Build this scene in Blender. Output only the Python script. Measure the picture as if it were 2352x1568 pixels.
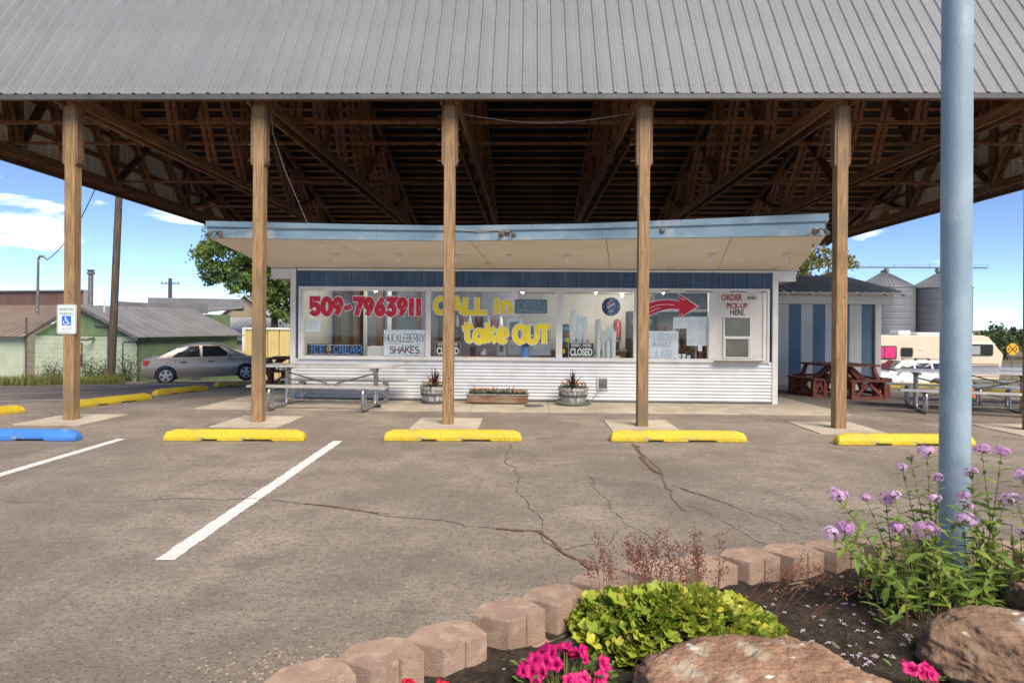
import bpy, bmesh, math, random
from mathutils import Vector, Matrix, Euler, noise
random.seed(7)
R = math.radians
scene = bpy.context.scene
for o in list(bpy.data.objects):
    bpy.data.objects.remove(o)
C = scene.collection

# ------------------------------------------------------------------ camera
cam_d = bpy.data.cameras.new('camera')
cam = bpy.data.objects.new('camera', cam_d)
C.objects.link(cam)
scene.camera = cam
cam_d.sensor_width = 36.0
cam_d.lens = 22.04
cam_d.shift_y = -36.0 / 2352.0
cam_d.clip_start = 0.05
cam_d.clip_end = 5000
cam.location = (0, 0, 1.55)
cam.rotation_euler = (Matrix.Rotation(R(1.35), 4, 'Z') @ Matrix.Rotation(R(90), 4, 'X') @ Matrix.Rotation(R(0.42), 4, 'Z')).to_euler()

# ------------------------------------------------------------------ sky, sun, exposure
SUN_EL, SUN_AZ = 47.0, 153.0          # azimuth clockwise from +y (the view direction)
world = bpy.data.worlds.new('World')
scene.world = world
world.use_nodes = True
wn, wl = world.node_tree.nodes, world.node_tree.links
wn.clear()
wo = wn.new('ShaderNodeOutputWorld')
bg = wn.new('ShaderNodeBackground')
sky = wn.new('ShaderNodeTexSky')
sky.sky_type = 'NISHITA'
sky.sun_disc = False
sky.sun_elevation = R(SUN_EL)
sky.sun_rotation = R(SUN_AZ)
sky.altitude = 2600
sky.air_density = 0.6
sky.dust_density = 0.0
sky.ozone_density = 2.6
tc = wn.new('ShaderNodeTexCoord')
mp = wn.new('ShaderNodeMapping')
mp.inputs['Scale'].default_value = (1.0, 1.0, 3.6)
n1 = wn.new('ShaderNodeTexNoise')
n1.inputs['Scale'].default_value = 4.6
n1.inputs['Detail'].default_value = 7
n1.inputs['Roughness'].default_value = 0.52
n1.inputs['Distortion'].default_value = 0.3
cr = wn.new('ShaderNodeValToRGB')
cr.color_ramp.elements[0].position = 0.60
cr.color_ramp.elements[1].position = 0.69
mx = wn.new('ShaderNodeMix')
mx.data_type = 'RGBA'
mx.inputs['B'].default_value = (9.0, 9.0, 9.2, 1)
wl.new(tc.outputs['Generated'], mp.inputs['Vector'])
wl.new(mp.outputs['Vector'], n1.inputs['Vector'])
wl.new(n1.outputs['Fac'], cr.inputs['Fac'])
wl.new(cr.outputs['Color'], mx.inputs['Factor'])
wl.new(sky.outputs['Color'], mx.inputs['A'])
wl.new(mx.outputs['Result'], bg.inputs['Color'])
bg.inputs['Strength'].default_value = 0.105
wl.new(bg.outputs['Background'], wo.inputs['Surface'])

sun_d = bpy.data.lights.new('sun', 'SUN')
sun_d.energy = 3.2
sun_d.angle = R(40)
sun_d.color = (1.0, 0.90, 0.77)
sun = bpy.data.objects.new('sun', sun_d)
C.objects.link(sun)
sv = Vector((math.sin(R(SUN_AZ)) * math.cos(R(SUN_EL)), math.cos(R(SUN_AZ)) * math.cos(R(SUN_EL)), math.sin(R(SUN_EL))))
sun.rotation_euler = sv.to_track_quat('Z', 'Y').to_euler()
sun.location = (3, -8, 14)

scene.view_settings.view_transform = 'Standard'
scene.view_settings.look = 'None'
scene.view_settings.gamma = 1.0
scene.view_settings.exposure = 1.05
scene.view_settings.use_curve_mapping = False

# ------------------------------------------------------------------ helpers
def lerp(a, b, t): return a + (b - a) * t
def interp(T, y):
    if y <= T[0][0]: return T[0][1]
    for (a, z0), (b, z1) in zip(T, T[1:]):
        if y <= b: return lerp(z0, z1, (y - a) / (b - a))
    return T[-1][1]
GC = [(12.0, 0), (13, -.012), (16, -.06), (18, -.13), (23, -.52), (28, -.9), (36, -1.5), (49, -2.25), (70, -2.6), (400, -2.6)]
GL = [(10.3, 0), (14, -.10), (18, -.26), (23, -.66), (28, -1.0), (36, -1.5), (49, -2.25), (70, -2.6), (400, -2.6)]
GR = [(11.5, 0), (14, -.05), (16, -.11), (20, -.27), (28, -.98), (36, -1.95), (49, -2.3), (70, -2.6), (400, -2.6)]
def gz(x, y):
    wl_ = min(1, max(0, (-x - 5.8) / 2.6)); wr = min(1, max(0, (x - 5.8) / 2.6))
    wc = 1 - wl_ - wr
    return wl_ * interp(GL, y) + wr * interp(GR, y) + wc * interp(GC, y)

def wloc(o):
    v = Vector((0, 0, 0))
    while o:
        v += o.location; o = o.parent
    return v

def mesh_obj(name, me, mat=None, parent=None, loc=None):
    if mat and not me.materials: me.materials.append(mat)
    o = bpy.data.objects.new(name, me)
    C.objects.link(o)
    if parent: o.parent = parent
    if loc is not None: o.location = loc
    return o

def tag(o, label, cat=None, group=None, kind=None):
    if label: o['label'] = label
    if cat: o['category'] = cat
    if group: o['group'] = group
    if kind: o['kind'] = kind
    return o

def thing(name, label, cat, loc=(0, 0, 0), rz=0.0, group=None):
    o = bpy.data.objects.new(name, None)
    o.empty_display_size = 0.2
    C.objects.link(o)
    o.location = loc
    o.rotation_euler = (0, 0, rz)
    return tag(o, label, cat, group)

def dup(root, loc, rz=None, label=None):
    c = root.copy(); C.objects.link(c)
    c.location = loc
    if rz is not None: c.rotation_euler = (0, 0, rz)
    if label: c['label'] = label
    for ch in list(root.children):
        d = ch.copy(); C.objects.link(d); d.parent = c
        for gch in list(ch.children):
            e = gch.copy(); C.objects.link(e); e.parent = d
    return c

class MB:
    def __init__(s): s.v = []; s.f = []
    def add(s, vs, fs):
        b = len(s.v); s.v += [tuple(p) for p in vs]; s.f += [[i + b for i in q] for q in fs]; return s
    def box(s, c, d, M=None):
        x, y, z = d[0] / 2, d[1] / 2, d[2] / 2
        vs = [Vector((a, b, e)) for e in (-z, z) for a, b in ((-x, -y), (x, -y), (x, y), (-x, y))]
        if M is not None: vs = [M @ p for p in vs]
        c = Vector(c)
        return s.add([p + c for p in vs], [(3, 2, 1, 0), (4, 5, 6, 7), (0, 1, 5, 4), (1, 2, 6, 5), (2, 3, 7, 6), (3, 0, 4, 7)])
    def lim(s, x0, x1, y0, y1, z0, z1):
        return s.box(((x0 + x1) / 2, (y0 + y1) / 2, (z0 + z1) / 2), (x1 - x0, y1 - y0, z1 - z0))
    def bar(s, p, q, w, h, up=(0, 0, 1)):
        p, q = Vector(p), Vector(q); d = q - p
        z = Vector(up); yv = d.normalized(); xv = yv.cross(z)
        if xv.length < 1e-4: xv = Vector((1, 0, 0))
        xv.normalize(); zv = xv.cross(yv)
        return s.box((p + q) / 2, (w, d.length, h), Matrix((xv, yv, zv)).transposed())
    def tube(s, pts, r, n=8, cap=True):
        pts = [Vector(p) for p in pts]; m = len(pts)
        rs = r if isinstance(r, (list, tuple)) else [r] * m
        ref = None; rings = []
        for i, p in enumerate(pts):
            t = (pts[min(i + 1, m - 1)] - pts[max(i - 1, 0)]).normalized()
            if ref is None:
                ref = t.orthogonal().normalized()
            ref = (ref - t * ref.dot(t)).normalized()
            b = t.cross(ref)
            rings.append([p + (ref * math.cos(2 * math.pi * k / n) + b * math.sin(2 * math.pi * k / n)) * rs[i] for k in range(n)])
        vs = [v for q in rings for v in q]; fs = []
        for i in range(m - 1):
            for k in range(n):
                fs.append((i * n + k, i * n + (k + 1) % n, (i + 1) * n + (k + 1) % n, (i + 1) * n + k))
        if cap: fs += [tuple(range(n - 1, -1, -1)), tuple((m - 1) * n + k for k in range(n))]
        return s.add(vs, fs)
    def lathe(s, prof, c=(0, 0, 0), n=16, axis='z', cap=True):
        vs = []; fs = []
        for r, h in prof:
            for k in range(n):
                a = 2 * math.pi * k / n; ca, sa = math.cos(a) * r, math.sin(a) * r
                p = (ca, sa, h) if axis == 'z' else (ca, -h, sa) if axis == 'y' else (h, ca, sa)
                vs.append(Vector(p) + Vector(c))
        m = len(prof)
        for i in range(m - 1):
            for k in range(n):
                fs.append((i * n + k, i * n + (k + 1) % n, (i + 1) * n + (k + 1) % n, (i + 1) * n + k))
        if cap: fs += [tuple(range(n - 1, -1, -1)), tuple((m - 1) * n + k for k in range(n))]
        return s.add(vs, fs)
    def prism(s, poly, h0, h1, fn):
        n = len(poly)
        vs = [fn(a, b, h0) for a, b in poly] + [fn(a, b, h1) for a, b in poly]
        fs = [tuple(range(n - 1, -1, -1)), tuple(range(n, 2 * n))]
        fs += [(i, (i + 1) % n, n + (i + 1) % n, n + i) for i in range(n)]
        return s.add(vs, fs)
    def grid(s, nu, nv, fn):
        b = [fn(i / nu, j / nv) for j in range(nv + 1) for i in range(nu + 1)]
        w = nu + 1
        return s.add(b, [(j * w + i, j * w + i + 1, (j + 1) * w + i + 1, (j + 1) * w + i) for j in range(nv) for i in range(nu)])
    def build(s, name, mat, parent=None, bevel=0, smooth=False, local=False, at=None, seg=1, recalc=True):
        vs = [Vector(p) for p in s.v]
        off = Vector((0, 0, 0)); loc = None
        if parent is not None:
            if not local: off = wloc(parent)
        else:
            if at is not None: off = Vector(at)
            elif not local:
                xs = [p.x for p in vs]; ys = [p.y for p in vs]; zs = [p.z for p in vs]
                off = Vector(((min(xs) + max(xs)) / 2, (min(ys) + max(ys)) / 2, min(zs)))
            loc = off
        me = bpy.data.meshes.new(name)
        me.from_pydata([p - off for p in vs], [], s.f)
        if bevel or recalc or smooth:
            bm = bmesh.new(); bm.from_mesh(me)
            if recalc: bmesh.ops.recalc_face_normals(bm, faces=bm.faces)
            if bevel:
                ed = [e for e in bm.edges if len(e.link_faces) == 2 and e.calc_face_angle(0) > R(25)]
                bmesh.ops.bevel(bm, geom=ed, offset=bevel, segments=seg, affect='EDGES', clamp_overlap=True)
            if smooth:
                for f in bm.faces: f.smooth = True
            bm.to_mesh(me); bm.free()
        if smooth and smooth != 'all':
            me.set_sharp_from_angle(angle=R(40))
        return mesh_obj(name, me, mat, parent, loc)

# ------------------------------------------------------------------ materials
def S(r, g, b): # sRGB 0-255 to linear
    f = lambda c: ((c / 255 + .055) / 1.055) ** 2.4 if c > 10 else c / 255 / 12.92
    return (f(r), f(g), f(b))
MATS = {}
def mat(name, c1, c2=None, scale=6.0, rough=0.6, metal=0.0, bump=0.0, bscale=None, stretch=(1, 1, 1), detail=6, lo=0.38, hi=0.62, spec=0.5,
        speck=None, speck_scale=60, speck_th=0.62, c3=None, scale3=1.2, lo3=.5, hi3=.65, rnd=0.0, coords='Object', coat=0.0, trans=0.0):
    m = bpy.data.materials.new(name); m.use_nodes = True
    nt = m.node_tree; n, l = nt.nodes, nt.links
    p = n['Principled BSDF']
    p.inputs['Roughness'].default_value = rough
    p.inputs['Metallic'].default_value = metal
    p.inputs['Specular IOR Level'].default_value = spec
    p.inputs['Coat Weight'].default_value = coat
    if coat: p.inputs['Coat Roughness'].default_value = 0.08
    t = n.new('ShaderNodeTexCoord'); q = n.new('ShaderNodeMapping')
    q.inputs['Scale'].default_value = stretch
    l.new(t.outputs[coords], q.inputs['Vector'])
    vec = q.outputs['Vector']
    col = None
    def noise_n(sc, det, v=None):
        x = n.new('ShaderNodeTexNoise'); x.inputs['Scale'].default_value = sc; x.inputs['Detail'].default_value = det
        l.new(v or vec, x.inputs['Vector']); return x
    def ramp(fac, a, b):
        x = n.new('ShaderNodeMapRange'); x.inputs['From Min'].default_value = a; x.inputs['From Max'].default_value = b
        l.new(fac, x.inputs['Value']); return x.outputs['Result']
    def mix(fac, a, b):
        x = n.new('ShaderNodeMix'); x.data_type = 'RGBA'
        if isinstance(fac, float): x.inputs['Factor'].default_value = fac
        else: l.new(fac, x.inputs['Factor'])
        for s_, k in ((a, 'A'), (b, 'B')):
            if isinstance(s_, tuple): x.inputs[k].default_value = (*s_, 1)
            else: l.new(s_, x.inputs[k])
        return x.outputs['Result']
    if c2 is None:
        col = c1
    else:
        col = mix(ramp(noise_n(scale, detail).outputs['Fac'], lo, hi), c1, c2)
    if c3 is not None:
        col = mix(ramp(noise_n(scale3, 5, t.outputs[coords]).outputs['Fac'], lo3, hi3), col, c3)
    if speck is not None:
        col = mix(ramp(noise_n(speck_scale, 2, t.outputs[coords]).outputs['Fac'], speck_th, speck_th + .05), col, speck)
    if rnd:
        oi = n.new('ShaderNodeObjectInfo'); hs = n.new('ShaderNodeHueSaturation')
        l.new(ramp(oi.outputs['Random'], 0, 1), hs.inputs['Value'])
        mr = hs.inputs['Value'].links[0].from_node
        mr.inputs['To Min'].default_value = 1 - rnd; mr.inputs['To Max'].default_value = 1 + rnd
        if isinstance(col, tuple): hs.inputs['Color'].default_value = (*col, 1)
        else: l.new(col, hs.inputs['Color'])
        col = hs.outputs['Color']
    if isinstance(col, tuple): p.inputs['Base Color'].default_value = (*col, 1)
    else: l.new(col, p.inputs['Base Color'])
    if bump:
        b = n.new('ShaderNodeBump'); b.inputs['Strength'].default_value = min(1, bump); b.inputs['Distance'].default_value = 0.02 if bump <= 1 else .02 * bump
        l.new(noise_n(bscale or scale * 3, 4).outputs['Fac'], b.inputs['Height']); l.new(b.outputs['Normal'], p.inputs['Normal'])
    if trans:
        tb = n.new('ShaderNodeBsdfTranslucent'); ms = n.new('ShaderNodeMixShader'); ms.inputs['Fac'].default_value = trans
        if isinstance(col, tuple): tb.inputs['Color'].default_value = (*col, 1)
        else: l.new(col, tb.inputs['Color'])
        l.new(p.outputs['BSDF'], ms.inputs[1]); l.new(tb.outputs['BSDF'], ms.inputs[2]); l.new(ms.outputs['Shader'], n['Material Output'].inputs['Surface'])
    MATS[name] = m
    return m

def glass_mat(name, tint=(1, 1, 1), refl=0.06, rough=0.0, dark=0.0):
    m = bpy.data.materials.new(name); m.use_nodes = True
    n, l = m.node_tree.nodes, m.node_tree.links
    n.clear()
    o = n.new('ShaderNodeOutputMaterial'); g = n.new('ShaderNodeBsdfGlossy'); tr = n.new('ShaderNodeBsdfTransparent'); ms = n.new('ShaderNodeMixShader')
    g.inputs['Roughness'].default_value = rough
    tr.inputs['Color'].default_value = (*tint, 1)
    lw = n.new('ShaderNodeFresnel'); ge = n.new('ShaderNodeNewGeometry'); mr = n.new('ShaderNodeMapRange'); mr.inputs['To Min'].default_value = 1.36; mr.inputs['To Max'].default_value = 1 / 1.36; l.new(ge.outputs['Backfacing'], mr.inputs['Value']); l.new(mr.outputs['Result'], lw.inputs['IOR'])
    ad = n.new('ShaderNodeMath'); ad.operation = 'ADD'; ad.inputs[1].default_value = refl; ad.use_clamp = True
    l.new(lw.outputs['Fac'], ad.inputs[0]); l.new(ad.outputs[0], ms.inputs['Fac'])
    l.new(tr.outputs[0], ms.inputs[1]); l.new(g.outputs[0], ms.inputs[2]); l.new(ms.outputs[0], o.inputs['Surface'])
    return m

def emit_mat(name, col, strength):
    m = bpy.data.materials.new(name); m.use_nodes = True
    p = m.node_tree.nodes['Principled BSDF']
    p.inputs['Base Color'].default_value = (*col, 1)
    p.inputs['Emission Color'].default_value = (*col, 1)
    p.inputs['Emission Strength'].default_value = strength
    return m

# base palette
def asphalt_mat():
    m = bpy.data.materials.new('asphalt'); m.use_nodes = True
    n, l = m.node_tree.nodes, m.node_tree.links; p = n['Principled BSDF']
    p.inputs['Roughness'].default_value = .88; p.inputs['Specular IOR Level'].default_value = .25
    t = n.new('ShaderNodeTexCoord'); vec = t.outputs['Object']
    def nz(sc, det, rough=.55):
        x = n.new('ShaderNodeTexNoise'); x.inputs['Scale'].default_value = sc; x.inputs['Detail'].default_value = det; x.inputs['Roughness'].default_value = rough
        l.new(vec, x.inputs['Vector']); return x.outputs['Fac']
    def rmp(f, a, b):
        x = n.new('ShaderNodeMapRange'); x.inputs['From Min'].default_value = a; x.inputs['From Max'].default_value = b; l.new(f, x.inputs['Value']); return x.outputs['Result']
    def mix(f, a, b):
        x = n.new('ShaderNodeMix'); x.data_type = 'RGBA'; l.new(f, x.inputs['Factor'])
        for s_, k in ((a, 'A'), (b, 'B')):
            if isinstance(s_, tuple): x.inputs[k].default_value = (*s_, 1)
            else: l.new(s_, x.inputs[k])
        return x.outputs['Result']
    c = mix(rmp(nz(.55, 7, .62), .38, .62), (.21, .174, .139), (.345, .29, .236))
    c = mix(rmp(nz(2.4, 7, .65), .45, .75), c, (.185, .152, .121))
    c = mix(rmp(nz(17, 6, .75), .48, .70), c, (.150, .120, .093))
    c = mix(rmp(nz(26, 4, .7), .60, .70), c, (.42, .36, .30))
    c = mix(rmp(nz(.9, 4, .5), .60, .74), c, (.165, .135, .107))
    pit = rmp(nz(58, 4, .65), .555, .64)
    c = mix(pit, c, (.085, .067, .052))
    l.new(c, p.inputs['Base Color'])
    b = n.new('ShaderNodeBump'); b.inputs['Strength'].default_value = .9; b.inputs['Distance'].default_value = .012
    l.new(nz(48, 6, .7), b.inputs['Height']); l.new(b.outputs['Normal'], p.inputs['Normal'])
    return m
M_asph = asphalt_mat()
M_conc = mat('concrete', (.42, .355, .275), (.50, .43, .34), 3.0, .85, bump=.25, bscale=60, c3=(.33, .275, .21), scale3=1.1, lo3=.5, hi3=.75, spec=.3)
M_roof = mat('roof_metal', (.155, .158, .165), (.172, .176, .184), .8, .55, rnd=.035, c3=(.145, .146, .15), scale3=2.5, lo3=.5, hi3=.75)
M_trimgrey = mat('grey_trim', (.060, .058, .053), (.085, .08, .074), 3, .5)
M_post = mat('post_wood', (.33, .205, .095), (.20, .115, .05), 5, .8, stretch=(7, 7, .5), bump=.35, bscale=9, c3=(.16, .115, .065), scale3=1.2, lo3=.52, hi3=.75)
M_truss = mat('truss_wood', (.27, .13, .062), (.15, .07, .035), 4, .8, stretch=(3, .5, 3), bump=.2, rnd=.25)
M_purlin = mat('purlin_wood', (.52, .25, .105), (.34, .155, .065), 3, .8, stretch=(.4, 3, 3), rnd=.2)
M_undershade = mat('roof_undershade', (.022, .014, .011), (.032, .021, .015), 2, .95)  # near-black brown painted in for the shade under the canopy roof
M_plate = mat('gusset_steel', (.22, .21, .20), (.14, .13, .12), 9, .55, metal=.4)
M_gable = mat('gable_siding', (.82, .79, .73), (.75, .72, .66), 1.2, .6)
M_white = mat('white_paint', (.74, .71, .66), (.66, .63, .57), 2.5, .55, c3=(.5, .42, .32), scale3=3.0, lo3=.64, hi3=.8)
M_offwhite = mat('cream_panel', (.72, .66, .58), (.64, .58, .50), 1.5, .6, c3=(.55, .46, .36), scale3=1.6, lo3=.62, hi3=.85)
M_galv = mat('galvanised_steel', (.70, .70, .69), (.61, .61, .60), 2.5, .42, metal=.08, rnd=.02, c3=(.52, .49, .44), scale3=2.2, lo3=.58, hi3=.8)
M_blue = mat('blue_siding', (.042, .082, .145), (.035, .066, .115), 2.5, .45, rnd=.12, c3=(.11, .15, .20), scale3=.9, lo3=.5, hi3=.8)
M_ltblue = mat('fascia_blue', (.215, .315, .385), (.17, .265, .335), 2.2, .7, bump=.2, bscale=14, c3=(.40, .41, .40), scale3=1.6, lo3=.53, hi3=.66, speck=(.16, .17, .17), speck_scale=14, speck_th=.68, stretch=(1, 1, 3))
M_soffit = mat('soffit_board', (.84, .76, .64), (.78, .70, .57), 1.4, .8, bump=.12, bscale=40, c3=(.42, .34, .25), scale3=2.0, lo3=.66, hi3=.85)
M_yellow = mat('yellow_stop_paint', (.60, .44, .02), (.53, .385, .02), 5, .65, bump=.6, bscale=30, c3=(.34, .29, .16), scale3=11, lo3=.60, hi3=.68, speck=(.15, .13, .10), speck_scale=28, speck_th=.68, rnd=.06)
M_bluestop = mat('blue_stop_paint', (.05, .20, .56), (.045, .17, .48), 7, .55, bump=.35, bscale=40, c3=(.25, .30, .36), scale3=11, lo3=.60, hi3=.67)
M_linepaint = mat('line_paint', (.70, .69, .66), (.52, .49, .44), 26, .8, bump=.5, bscale=70, lo=.46, hi=.7, speck=(.25, .22, .19), speck_scale=55, speck_th=.64)
M_crack = mat('crack_dark', (.07, .056, .043), (.125, .10, .078), 30, .95)
M_crackweed = mat('crack_dry_weeds', (.22, .10, .04), (.10, .065, .035), 40, .95, bump=.6)
M_alu = mat('aluminium', (.62, .58, .54), (.50, .47, .43), 8, .38, metal=.45)
M_tube = mat('galvanised_tube', (.48, .48, .48), (.30, .29, .28), 14, .30, metal=.8)
M_redwood = mat('red_stained_wood', (.27, .075, .040), (.17, .048, .028), 4, .6, stretch=(1, 1, 4), bump=.15)
M_black = mat('black_plastic', (.015, .015, .016), rough=.5)
M_dark = mat('dark_rubber', (.022, .021, .020), rough=.8)
M_pole = mat('blue_pole_paint', (.28, .365, .42), (.225, .305, .36), 5, .5, stretch=(1, 1, .35), bump=.12, bscale=60, c3=(.36, .43, .48), scale3=3.5, lo3=.52, hi3=.72)
# ================================================================== SETTING
def frange(a, b, st):
    r = []; x = a
    while x < b - 1e-6: r.append(x); x += st
    return r
M_field = mat('dry_field', (.20, .165, .115), (.15, .125, .085), .8, .95, c3=(.12, .115, .055), scale3=.12, lo3=.48, hi3=.6, bump=.5, bscale=20, spec=.2)
gxs = [-1500, -400, -150, -80, -50] + frange(-40, -8.4, 3) + frange(-8.4, -5.8, .65) + [-5.8, -3, 0, 3, 5.8] + frange(6.45, 8.4, .65) + frange(8.4, 45, 3) + [60, 90, 150, 400, 1500]
gys = [-60, -20, -5, 0, 5, 10, 10.3, 11, 11.5] + frange(12, 30, 1) + frange(30, 72, 3) + [90, 130, 200, 400, 900, 2500]
b = MB()
w_ = len(gxs)
b.add([(x, y, gz(x, y) - .05) for y in gys for x in gxs], [(j * w_ + i, j * w_ + i + 1, (j + 1) * w_ + i + 1, (j + 1) * w_ + i) for j in range(len(gys) - 1) for i in range(w_ - 1)])
tag(b.build('ground', M_field, at=(0, 0, -.05), recalc=False), None, kind='structure')

def sheet(name, poly, m, dz, step=1.0, kind='structure', parent=None):
    bm = bmesh.new()
    bm.faces.new([bm.verts.new((x, y, 0)) for x, y in poly])
    xs = [p[0] for p in poly]; ys = [p[1] for p in poly]
    for x in [-8.4, -7.75, -7.1, -6.45, -5.8, 5.8, 6.45, 7.1, 7.75, 8.4]:
        if min(xs) < x < max(xs):
            bmesh.ops.bisect_plane(bm, geom=bm.verts[:] + bm.edges[:] + bm.faces[:], plane_co=(x, 0, 0), plane_no=(1, 0, 0))
    for y in sorted(set([10.3, 11.5] + frange(12, 50, step))):
        if min(ys) < y < max(ys):
            bmesh.ops.bisect_plane(bm, geom=bm.verts[:] + bm.edges[:] + bm.faces[:], plane_co=(0, y, 0), plane_no=(0, 1, 0))
    for v in bm.verts: v.co.z = gz(v.co.x, v.co.y) + dz
    bmesh.ops.recalc_face_normals(bm, faces=bm.faces)
    for f in bm.faces:
        if f.normal.z < 0: f.normal_flip()
    me = bpy.data.meshes.new(name); bm.to_mesh(me); bm.free()
    o = mesh_obj(name, me, m, parent)
    if kind: o['kind'] = kind
    return o
lot = sheet('parking_lot', [(-40, -6), (16, -6), (16, 10), (14.6, 17), (13.6, 21), (9, 27), (-8, 40), (-12, 33), (-15.5, 24.6), (-14.6, 21.3), (-12.6, 19.4), (-13.6, 17.6), (-16.5, 16.3), (-22, 15.8), (-40, 15.5)], M_asph, 0)

def ribbon(pts, w0, w1=None, z=.004, jit=0.0, sub=0, disp=.12, rough=0.0, rnd=random):
    P = [Vector((p[0], p[1], 0)) for p in pts]
    for _ in range(sub):
        Q = [P[0]]
        for a, c in zip(P, P[1:]):
            d = c - a; nn = Vector((-d.y, d.x, 0))
            Q += [(a + c) / 2 + nn * rnd.uniform(-disp, disp), c]
        P = Q
    w1 = w0 if w1 is None else w1
    bb = MB(); L = []; n = len(P)
    for i, p in enumerate(P):
        d = (P[min(i + 1, n - 1)] - P[max(i - 1, 0)]); nn = Vector((-d.y, d.x, 0)).normalized()
        w = lerp(w0, w1, i / (n - 1)) * (1 + rnd.uniform(-jit, jit)) / 2
        for s_ in (-1, 1):
            q = p + nn * (s_ * w + rnd.uniform(-rough, rough)); L.append((q.x, q.y, gz(q.x, q.y) + z))
    bb.add(L, [(2 * i, 2 * i + 1, 2 * i + 3, 2 * i + 2) for i in range(n - 1)])
    return bb
def dense(a, c, n): return [(lerp(a[0], c[0], i / n), lerp(a[1], c[1], i / n)) for i in range(n + 1)]
for a, c, w in (((-2.36, 4.05), (-2.50, 8.28), .125), ((-5.25, 4.0), (-5.40, 8.25), .12), ((-13.2, 11.45), (-8.28, 13.5), .10), ((-13.5, 13.2), (-8.5, 16.5), .10), ((-11.6, 17.1), (-9.3, 19.2), .10)):
    o = ribbon(dense(a, c, 90), w, rough=.007).build('painted_line', M_linepaint, lot, recalc=False)
cracks = [([(-0.22, 8.2), (-0.11, 6.83), (-0.08, 6.26), (0.12, 5.07), (0.13, 4.79)], .014), ([(1.40, 8.3), (1.41, 7.62), (1.43, 6.62), (1.38, 5.93), (1.35, 5.3)], .026),
 ([(-3.27, 5.42), (-2.17, 5.46), (-1.49, 5.23), (-0.72, 4.97), (-0.22, 4.78), (0.11, 4.73), (0.25, 4.3), (0.45, 3.95)], .015), ([(1.44, 6.17), (1.65, 5.78), (1.83, 5.39), (1.99, 4.88), (2.3, 4.5)], .011),
 ([(0.65, 6.57), (0.63, 6.13), (0.75, 5.61), (0.77, 4.98), (.95, 4.5)], .010), ([(-5.6, 5.30), (-4.56, 5.34), (-3.8, 5.34), (-3.27, 5.42)], .010), ([(1.4, 5.5), (1.58, 5.07), (1.67, 4.62), (1.8, 4.25)], .009), ([(0.61, 6.21), (1.06, 6.07), (1.46, 6.0)], .007),
 ([(-6.04, 7.06), (-5.93, 7.57), (-5.86, 8.16)], .012), ([(-5.8, 8.5), (-5.97, 9.2)], .010), ([(0.2, 5.31), (0.51, 5.52), (0.88, 5.48), (1.32, 5.43)], .007), ([(0.25, 4.33), (0.45, 4.48), (0.59, 4.44), (0.79, 4.88)], .012),
 ([(-.95, 6.0), (-.3, 6.1), (.3, 6.0), (.6, 6.1)], .006), ([(-3.3, 5.45), (-3.1, 6.0), (-2.9, 6.6)], .007), ([(.2, 10.9), (.35, 10.4), (.9, 9.9)], .012)]
rc = random.Random(3)
for pts, w in cracks:
    ribbon(pts, w * .7, w * .4, jit=.7, sub=4, disp=.11, rnd=rc).build('crack', M_crack, lot, recalc=False)
for pts, w in ((cracks[1][0][:3], .05), ([(-.22, 4.78), (.11, 4.73), (.25, 4.3), (.42, 4.0)], .03), ([(-1.9, 5.36), (-1.49, 5.23), (-1.1, 5.1)], .018), ([(1.5, 6.05), (1.65, 5.78), (1.8, 5.45)], .016)):
    ribbon(pts, w, w * .5, z=.008, jit=.9, sub=4, disp=.07, rnd=rc).build('crack_debris', M_crackweed, lot, recalc=False)

# loose grit and gravel near the bed
gm = mat('grit_stone', (.22, .18, .145), (.32, .28, .23), 30, .9)
def pebbles(name, n, fn, rmin, rmax, m, parent=None, rnd=random):
    bb = MB()
    for i in range(n):
        x, y, z = fn(); r = rnd.uniform(rmin, rmax); a = rnd.random() * 6.3
        vs = []
        for k in range(5):
            t = a + k * 1.2566
            vs.append((x + math.cos(t) * r * rnd.uniform(.7, 1.3), y + math.sin(t) * r * rnd.uniform(.7, 1.3), z))
        vs.append((x, y, z + r * rnd.uniform(.5, .9)))
        bb.add(vs, [(k, (k + 1) % 5, 5) for k in range(5)])
    o = bb.build(name, m, parent, recalc=False)
    o['kind'] = 'stuff'
    return o
rp = random.Random(5)
def grit():
    t = rp.random()
    if t < .55: return (rp.gauss(-1.05, .22), rp.gauss(2.72, .13), .001)
    x = rp.uniform(-3.5, 3.0); return (x, rp.uniform(2.6, 7.5), .001)
tag(pebbles('gravel', 900, grit, .002, .010, gm, rnd=rp), 'loose grey grit and pebbles scattered on the asphalt', 'gravel')
def straw():
    bb = MB()
    for i in range(260):
        x, y = (rp.gauss(-1.0, .25), rp.gauss(2.7, .12)) if i < 170 else (rp.uniform(-2, 2.5), rp.uniform(2.9, 6.5))
        a = rp.random() * 6.3; l_ = rp.uniform(.01, .035); dx, dy = math.cos(a) * l_, math.sin(a) * l_
        bb.add([(x, y, .003), (x + dx, y + dy, .008), (x + dx - dy * .06, y + dy + dx * .06, .008), (x - dy * .06, y + dx * .06, .003)], [(0, 1, 2, 3)])
    o = bb.build('dry_straw', mat('straw', (.36, .22, .10), (.22, .13, .07), 20, .9), None, recalc=False)
    return tag(o, 'dry straw bits scattered beside the retaining blocks', 'straw', kind='stuff')
straw()

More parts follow.
